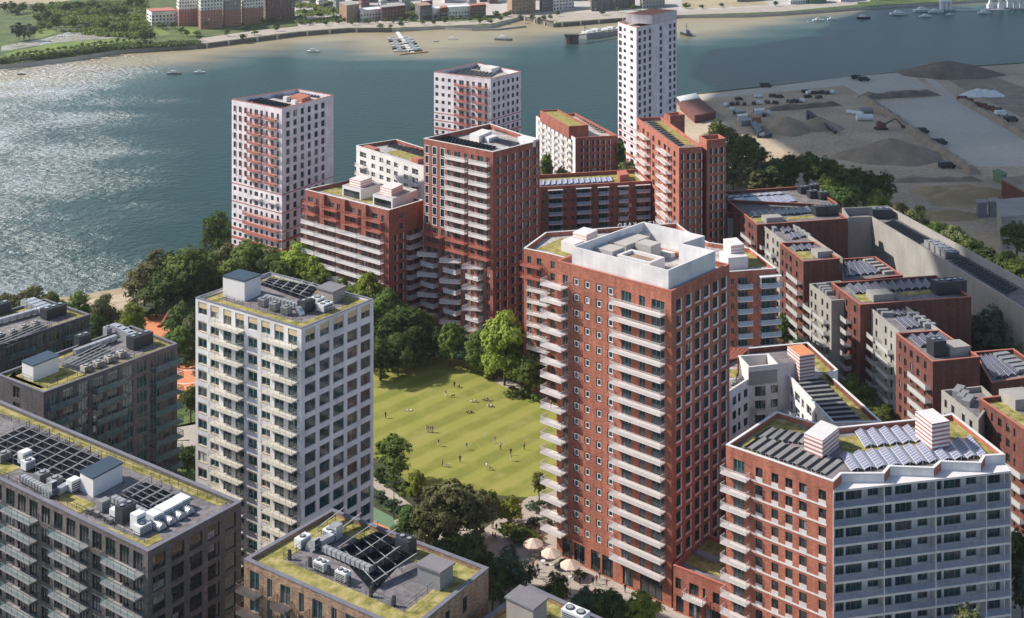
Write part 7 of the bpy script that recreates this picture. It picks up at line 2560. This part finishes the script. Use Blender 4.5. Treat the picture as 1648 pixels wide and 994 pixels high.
# ------------------------------------------------------------------ people
def figure(name, joints, bones, radii):
    me_ = bpy.data.meshes.new(name)
    me_.from_pydata(joints, bones, [])
    o = bpy.data.objects.new(name, me_)
    LINK(o)
    md = o.modifiers.new('skin', 'SKIN')
    for i, r_ in enumerate(radii):
        me_.skin_vertices[0].data[i].radius = r_ if isinstance(r_, tuple) else (r_, r_)
    me_.skin_vertices[0].data[0].use_root = True
    sd_ = o.modifiers.new('sub', 'SUBSURF'); sd_.levels = 1; sd_.render_levels = 1
    dg = bpy.context.evaluated_depsgraph_get()
    nm = bpy.data.meshes.new_from_object(o.evaluated_get(dg))
    bpy.data.objects.remove(o)
    nm.name = name
    return nm
def body(pose):
    """pelvis first; z up, facing +y"""
    if pose == 'stand' or pose == 'walk':
        s_ = .0 if pose == 'stand' else .26
        J = [(0, 0, .95), (0, 0, 1.15), (0, .01, 1.38), (0, .01, 1.5), (0, .02, 1.62), (0, .02, 1.74),
             (-.1, 0, .88), (-.1, s_ * .55, .5), (-.11, s_ * .6, .08), (-.11, s_ * .6 + .14, .04),
             (.1, 0, .88), (.1, -s_ * .3, .5), (.11, -s_ * 1.1, .1), (.11, -s_ * 1.1 + .14, .05),
             (-.19, 0, 1.40), (-.25, -s_ * .4, 1.13), (-.24, -s_ * .4 + .1, .9), (-.24, -s_ * .4 + .13, .82),
             (.19, 0, 1.40), (.25, s_ * .5, 1.13), (.24, s_ * .8 + .08, .92), (.24, s_ * .8 + .12, .84)]
    elif pose == 'sit':
        J = [(0, 0, .14), (0, -.06, .36), (0, -.04, .6), (0, -.02, .70), (0, .02, .80), (0, .02, .92),
             (-.1, .06, .14), (-.16, .42, .42), (-.16, .62, .1), (-.16, .74, .05),
             (.1, .06, .14), (.18, .46, .3), (.16, .74, .08), (.16, .86, .06),
             (-.19, -.05, .60), (-.3, -.16, .36), (-.3, -.22, .12), (-.3, -.2, .05),
             (.19, -.05, .60), (.28, .12, .42), (.2, .34, .38), (.18, .4, .36)]
    else:
        J = [(0, 0, .16), (0, -.22, .2), (0, -.44, .28), (0, -.54, .36), (0, -.62, .44), (0, -.68, .54),
             (-.1, .08, .14), (-.14, .46, .22), (-.14, .86, .08), (-.14, .98, .1),
             (.1, .08, .14), (.12, .5, .34), (.12, .84, .08), (.12, .96, .06),
             (-.19, -.42, .28), (-.28, -.56, .1), (-.26, -.4, .06), (-.26, -.34, .05),
             (.19, -.42, .28), (.3, -.5, .1), (.28, -.3, .06), (.28, -.24, .05)]
    B = [(0, 1), (1, 2), (2, 3), (3, 4), (4, 5), (0, 6), (6, 7), (7, 8), (8, 9), (0, 10), (10, 11), (11, 12), (12, 13), (2, 14), (14, 15), (15, 16), (16, 17), (2, 18), (18, 19), (19, 20), (20, 21)]
    Rr = [(.15, .11), (.15, .11), (.16, .11), .055, .095, .085, .095, .065, .045, .035, .095, .065, .045, .035, .065, .045, .032, .03, .065, .045, .032, .03]
    me_ = figure('person', J, B, Rr)
    # clothes by where a face sits along the body
    for p in me_.polygons:
        c_ = p.center
        best, bi = 9, 0
        for i, j in enumerate(J):
            dd_ = (Vector(j) - c_).length
            if dd_ < best: best, bi = dd_, i
        p.material_index = 0 if bi in (4, 3, 16, 17, 20, 21) else 1 if bi == 5 else 3 if bi in (0, 6, 7, 8, 10, 11, 12) else 4 if bi in (9, 13) else 2
        if bi == 4 and c_.y < J[4][1] - .03: p.material_index = 1
        p.use_smooth = True
    return me_
SK = mat('skin', (.48, .28, .2), .6, .05)
HR = [mat('dark_hair', (.02, .015, .01), .7, .1), mat('fair_hair', (.30, .2, .1), .7, .1)]
CL = {k: mat(k + '_cloth', c_, .9, .12) for k, c_ in dict(black=(.015, .015, .018), white=(.72, .7, .68), green=(.05, .28, .13), red=(.45, .04, .04), grey=(.22, .22, .24), blue=(.06, .12, .3), pink=(.6, .3, .3), tan=(.4, .3, .2), navy=(.02, .03, .08)).items()}
BODY = {k: body(k) for k in ('stand', 'walk', 'sit', 'lie')}
PC = {}
def person(label, x, y, pose, top, bot, rz=0, hair=0, group='people on the lawn', z=0.03, sc=1.06, world=None):
    me_ = cached(('body', pose, top, bot, hair), lambda: BODY[pose].copy())
    if not me_.materials:
        for q in (SK, HR[hair], CL[top], CL[bot], CL['black']):
            me_.materials.append(q)
    o = bpy.data.objects.new('person', me_)
    LINK(o)
    c = g(x, y, z) if world is None else Vector(world)
    o.location = c
    o.rotation_euler = (0, 0, rz)
    o.scale = (sc, sc, sc)
    return tag(o, label, 'person', group)
Z1 = lambda u, v: (600 + u / 4.518, 560 + v / 4.518)
PL = [('person in black standing alone at the left side of the lawn by the white tower', 93, 508, 'stand', 'black', 'black', 1),
      ('person sitting and leaning back on the left part of the lawn', 245, 452, 'lie', 'grey', 'tan', 1.2),
      ('companion in white lying beside the leaning sitter on the left part of the lawn', 268, 456, 'lie', 'white', 'white', 1.6),
      ('person in black standing upright near the top of the lawn with a dog', 531, 352, 'walk', 'black', 'white', -1.2),
      ('slim person in black, left of the pair at the very top of the lawn', 593, 287, 'stand', 'black', 'black', 0),
      ('person in dark clothes crouching, right of the pair at the very top of the lawn', 628, 285, 'sit', 'black', 'black', 1),
      ('person in white sitting at the left of the upper picnic pair', 720, 393, 'sit', 'white', 'white', 1),
      ('person in pink sitting at the right of the upper picnic pair', 745, 393, 'sit', 'pink', 'white', -1),
      ('person in tan sitting at the left of the farthest right picnic group', 812, 382, 'sit', 'tan', 'black', 1),
      ('person in black sitting in the middle of the farthest right picnic group', 834, 380, 'sit', 'black', 'tan', 2),
      ('person in grey lying at the right of the farthest right picnic group', 856, 385, 'lie', 'grey', 'tan', -1),
      ('person in green sitting on a picnic spot right of the upper pair', 843, 428, 'sit', 'green', 'white', .8),
      ('person in white sitting beside the green-shirted picnicker', 862, 428, 'sit', 'white', 'blue', -1),
      ('person in dark red sitting at the left of the dark pair in mid lawn', 692, 473, 'sit', 'navy', 'black', 1),
      ('person in dark clothes sitting at the right of the dark pair in mid lawn', 714, 473, 'sit', 'black', 'navy', -1),
      ('person in white at the left of the standing group of four, left of mid lawn', 388, 610, 'stand', 'white', 'white', 1),
      ('person in black in the standing group of four, second from the left', 402, 611, 'stand', 'black', 'pink', 2),
      ('person in grey in the standing group of four, third from the left', 418, 612, 'stand', 'grey', 'white', -2),
      ('person in dark blue at the right of the standing group of four', 434, 612, 'stand', 'navy', 'pink', -1),
      ('person in a black shirt and white trousers walking alone, left of mid lawn', 478, 712, 'walk', 'black', 'white', 1),
      ('person in a green shirt walking in mid lawn', 682, 738, 'walk', 'green', 'white', .5),
      ('person with a pink top and white shorts standing right of mid lawn', 886, 690, 'stand', 'pink', 'white', 0),
      ('person in a white shirt and black trousers standing right of mid lawn', 928, 738, 'stand', 'white', 'black', 0),
      ('person in all black, farthest of the two at the right of the lawn', 1003, 778, 'stand', 'black', 'black', 0),
      ('person in grey and white, nearest of the two at the right of the lawn', 1007, 820, 'walk', 'grey', 'white', 1.4),
      ('person in pink and dark trousers standing alone at the right edge of the lawn', 1101, 737, 'stand', 'pink', 'black', 0),
      ('person in black with folded arms standing on the lower lawn', 634, 830, 'stand', 'black', 'black', 0),
      ('person in pink with a pale dog on the lower left lawn', 506, 860, 'stand', 'pink', 'grey', 1),
      ('person in white leaning towards a small dog at the bottom of the lawn', 828, 884, 'walk', 'white', 'tan', -1)]
for lb, u, v, ps_, tp, bt, rz in PL:
    x, y = Z1(u, v)
    person(lb, x, y, ps_, tp, bt, rz, hair=int(u) % 2)
PZ = [('person in red, left of the two in red on the plaza path by the trees', 793, 869, 'walk', 'red', 'black', 1), ('person in dark red, right of the two on the plaza path by the trees', 797, 870, 'walk', 'red', 'navy', 1),
      ('person in grey, upper left of the walkers where the path leaves the lawn', 793, 851, 'stand', 'grey', 'white', 0), ('person in black, upper right of the walkers where the path leaves the lawn', 799, 855, 'walk', 'black', 'black', 0),
      ('person in tan walking alone beside the round hedge of the plaza', 811, 868, 'walk', 'tan', 'tan', 1), ('person in pink, left of the pair in front of the farthest parasol', 847, 876, 'stand', 'pink', 'tan', 0),
      ('person in tan, right of the pair in front of the farthest parasol', 850, 876, 'stand', 'tan', 'pink', 0), ('person in a long red coat standing alone above the parasols', 871, 874, 'stand', 'red', 'red', 0),
      ('person in white, left of the pair on the upper path beside the tall red tower', 856, 820, 'stand', 'white', 'grey', 0), ('person in grey, right of the pair on the upper path beside the tall red tower', 859, 821, 'stand', 'grey', 'grey', 0),
      ('person in black walking next to the lowest balcony corner of the tall red tower', 875, 819, 'walk', 'black', 'black', 0), ('person in dark red standing left of the cafe tables', 858, 915, 'stand', 'red', 'black', 0),
      ('person in navy, farthest of the cluster below the cafe tables', 865, 920, 'stand', 'navy', 'grey', 0), ('person in white, nearest of the cluster below the cafe tables', 862, 930, 'walk', 'white', 'grey', 1),
      ('person in black, right of the cluster below the cafe tables', 867, 927, 'stand', 'black', 'grey', 0), ('person in navy walking alone in front of the tower entrance', 933, 941, 'walk', 'navy', 'black', 0),
      ('person in black, leftmost of the group at the tower entrance', 954, 941, 'stand', 'black', 'black', 0), ('person in dark red, second from left of the group at the tower entrance', 960, 939, 'stand', 'red', 'black', 0),
      ('person in navy bending, right behind the group at the tower entrance', 965, 932, 'walk', 'navy', 'black', -1), ('person in tan standing right of the group at the tower entrance', 976, 945, 'stand', 'tan', 'tan', 0),
      ('person in dark red standing alone between the plaza trees', 958, 960, 'stand', 'red', 'black', 0), ('person in dark clothes near the shop front under the lowest long balcony', 1006, 953, 'stand', 'black', 'navy', 0)]
for lb, x, y, ps_, tp, bt, rz in PZ:
    person(lb, x, y, ps_, tp, bt, rz, hair=int(x) % 2, group='people in the plaza')
# a person on a balcony of the tall red tower
p = A_.poly[0]
person('person in pink leaning on the left corner balcony of the tall red tower', 0, 0, 'stand', 'pink', 'black', 1.2, group='people on balconies', world=(p.x - 1.2, p.y - .8, 60.5 - 4.7 - 8 * 3.15 + .01))

def dog(label, u, v, c_, rz):
    x, y = Z1(u, v)
    J = [(0, -.25, .42), (0, .0, .44), (0, .25, .45), (0, .38, .58), (0, .52, .6), (0, -.42, .55), (-.08, .25, .25), (-.08, .25, .03), (.08, .25, .25), (.08, .25, .03), (-.08, -.22, .28), (-.08, -.3, .18), (-.08, -.26, .03), (.08, -.22, .28), (.08, -.3, .18), (.08, -.26, .03)]
    B = [(0, 1), (1, 2), (2, 3), (3, 4), (0, 5), (2, 6), (6, 7), (2, 8), (8, 9), (0, 10), (10, 11), (11, 12), (0, 13), (13, 14), (14, 15)]
    Rr = [.1, .1, .12, .07, .05, .025, .05, .03, .05, .03, .06, .035, .03, .06, .035, .03]
    me_ = cached(('dog', c_), lambda: figure('dog', J, B, Rr))
    if not me_.materials: me_.materials.append(CL[c_])
    o = bpy.data.objects.new('dog', me_); LINK(o); o.location = g(x, y, .03); o.rotation_euler = (0, 0, rz); o.scale = (1.2,) * 3
    tag(o, label, 'dog', 'dogs on the lawn')
dog('dark dog walking right of the person near the top of the lawn', 583, 357, 'black', -1.4)
dog('pale dog beside the person in pink on the lower left lawn', 545, 862, 'white', -1.4)
dog('small tan dog in front of the leaning person in white', 860, 884, 'tan', 1.6)

# ------------------------------------------------------------------ unseen blocker added to shade the right of the scene
cm_, n, bs = nodes('shade_blocker_veil')
bs.inputs['Base Color'].default_value = (.9, .9, .9, 1)
bs.inputs['Roughness'].default_value = 1
bs.inputs['Alpha'].default_value = .84
f = MB()
rng = random.Random(3)
HC = 420.0
sh = sdir * (HC / sdir.z)
K, RN = 28, 8
def lump(cx, cy, rx, ry, rz):
    n0 = len(f.v)
    for i in range(RN + 1):
        t_ = math.pi * i / RN
        for j in range(K):
            a = 2 * math.pi * j / K
            w_ = 1 + .13 * math.sin(3 * a + cx) + .08 * math.sin(5 * a + cy) + .05 * math.sin(9 * a)
            f.v.append((cx + rx * w_ * math.sin(t_) * math.cos(a), cy + ry * w_ * math.sin(t_) * math.sin(a), HC + rz * math.cos(t_)))
    for i in range(RN):
        for j in range(K):
            k = (j + 1) % K
            f.f.append((n0 + i * K + j, n0 + (i + 1) * K + j, n0 + (i + 1) * K + k, n0 + i * K + k)); f.m.append(0)
for cx, cy, rx, ry in ((470, 760, 328, 520), (420, 375, 262, 100), (262, 850, 150, 225), (365, 505, 175, 105)):
    lump(cx + sh.x, cy + sh.y, rx, ry, 30)
o = f.obj('shade_blocker', cm_, smooth=True)
tag(o, kind='structure')

# ------------------------------------------------------------------ haze
hm = bpy.data.materials.new('haze')
hm.use_nodes = True
n = hm.node_tree
n.nodes.clear()
pv_ = N(n, 'ShaderNodeVolumePrincipled')
pv_.inputs['Color'].default_value = (.86, .90, .96, 1)
pv_.inputs['Density'].default_value = .00005
pv_.inputs['Anisotropy'].default_value = .3
ou = N(n, 'ShaderNodeOutputMaterial')
n.links.new(pv_.outputs[0], ou.inputs['Volume'])
f = MB()
f.box((0, 2400, -8), (9000, 6400, 152))
o = f.obj('haze', hm)
tag(o, kind='stuff')
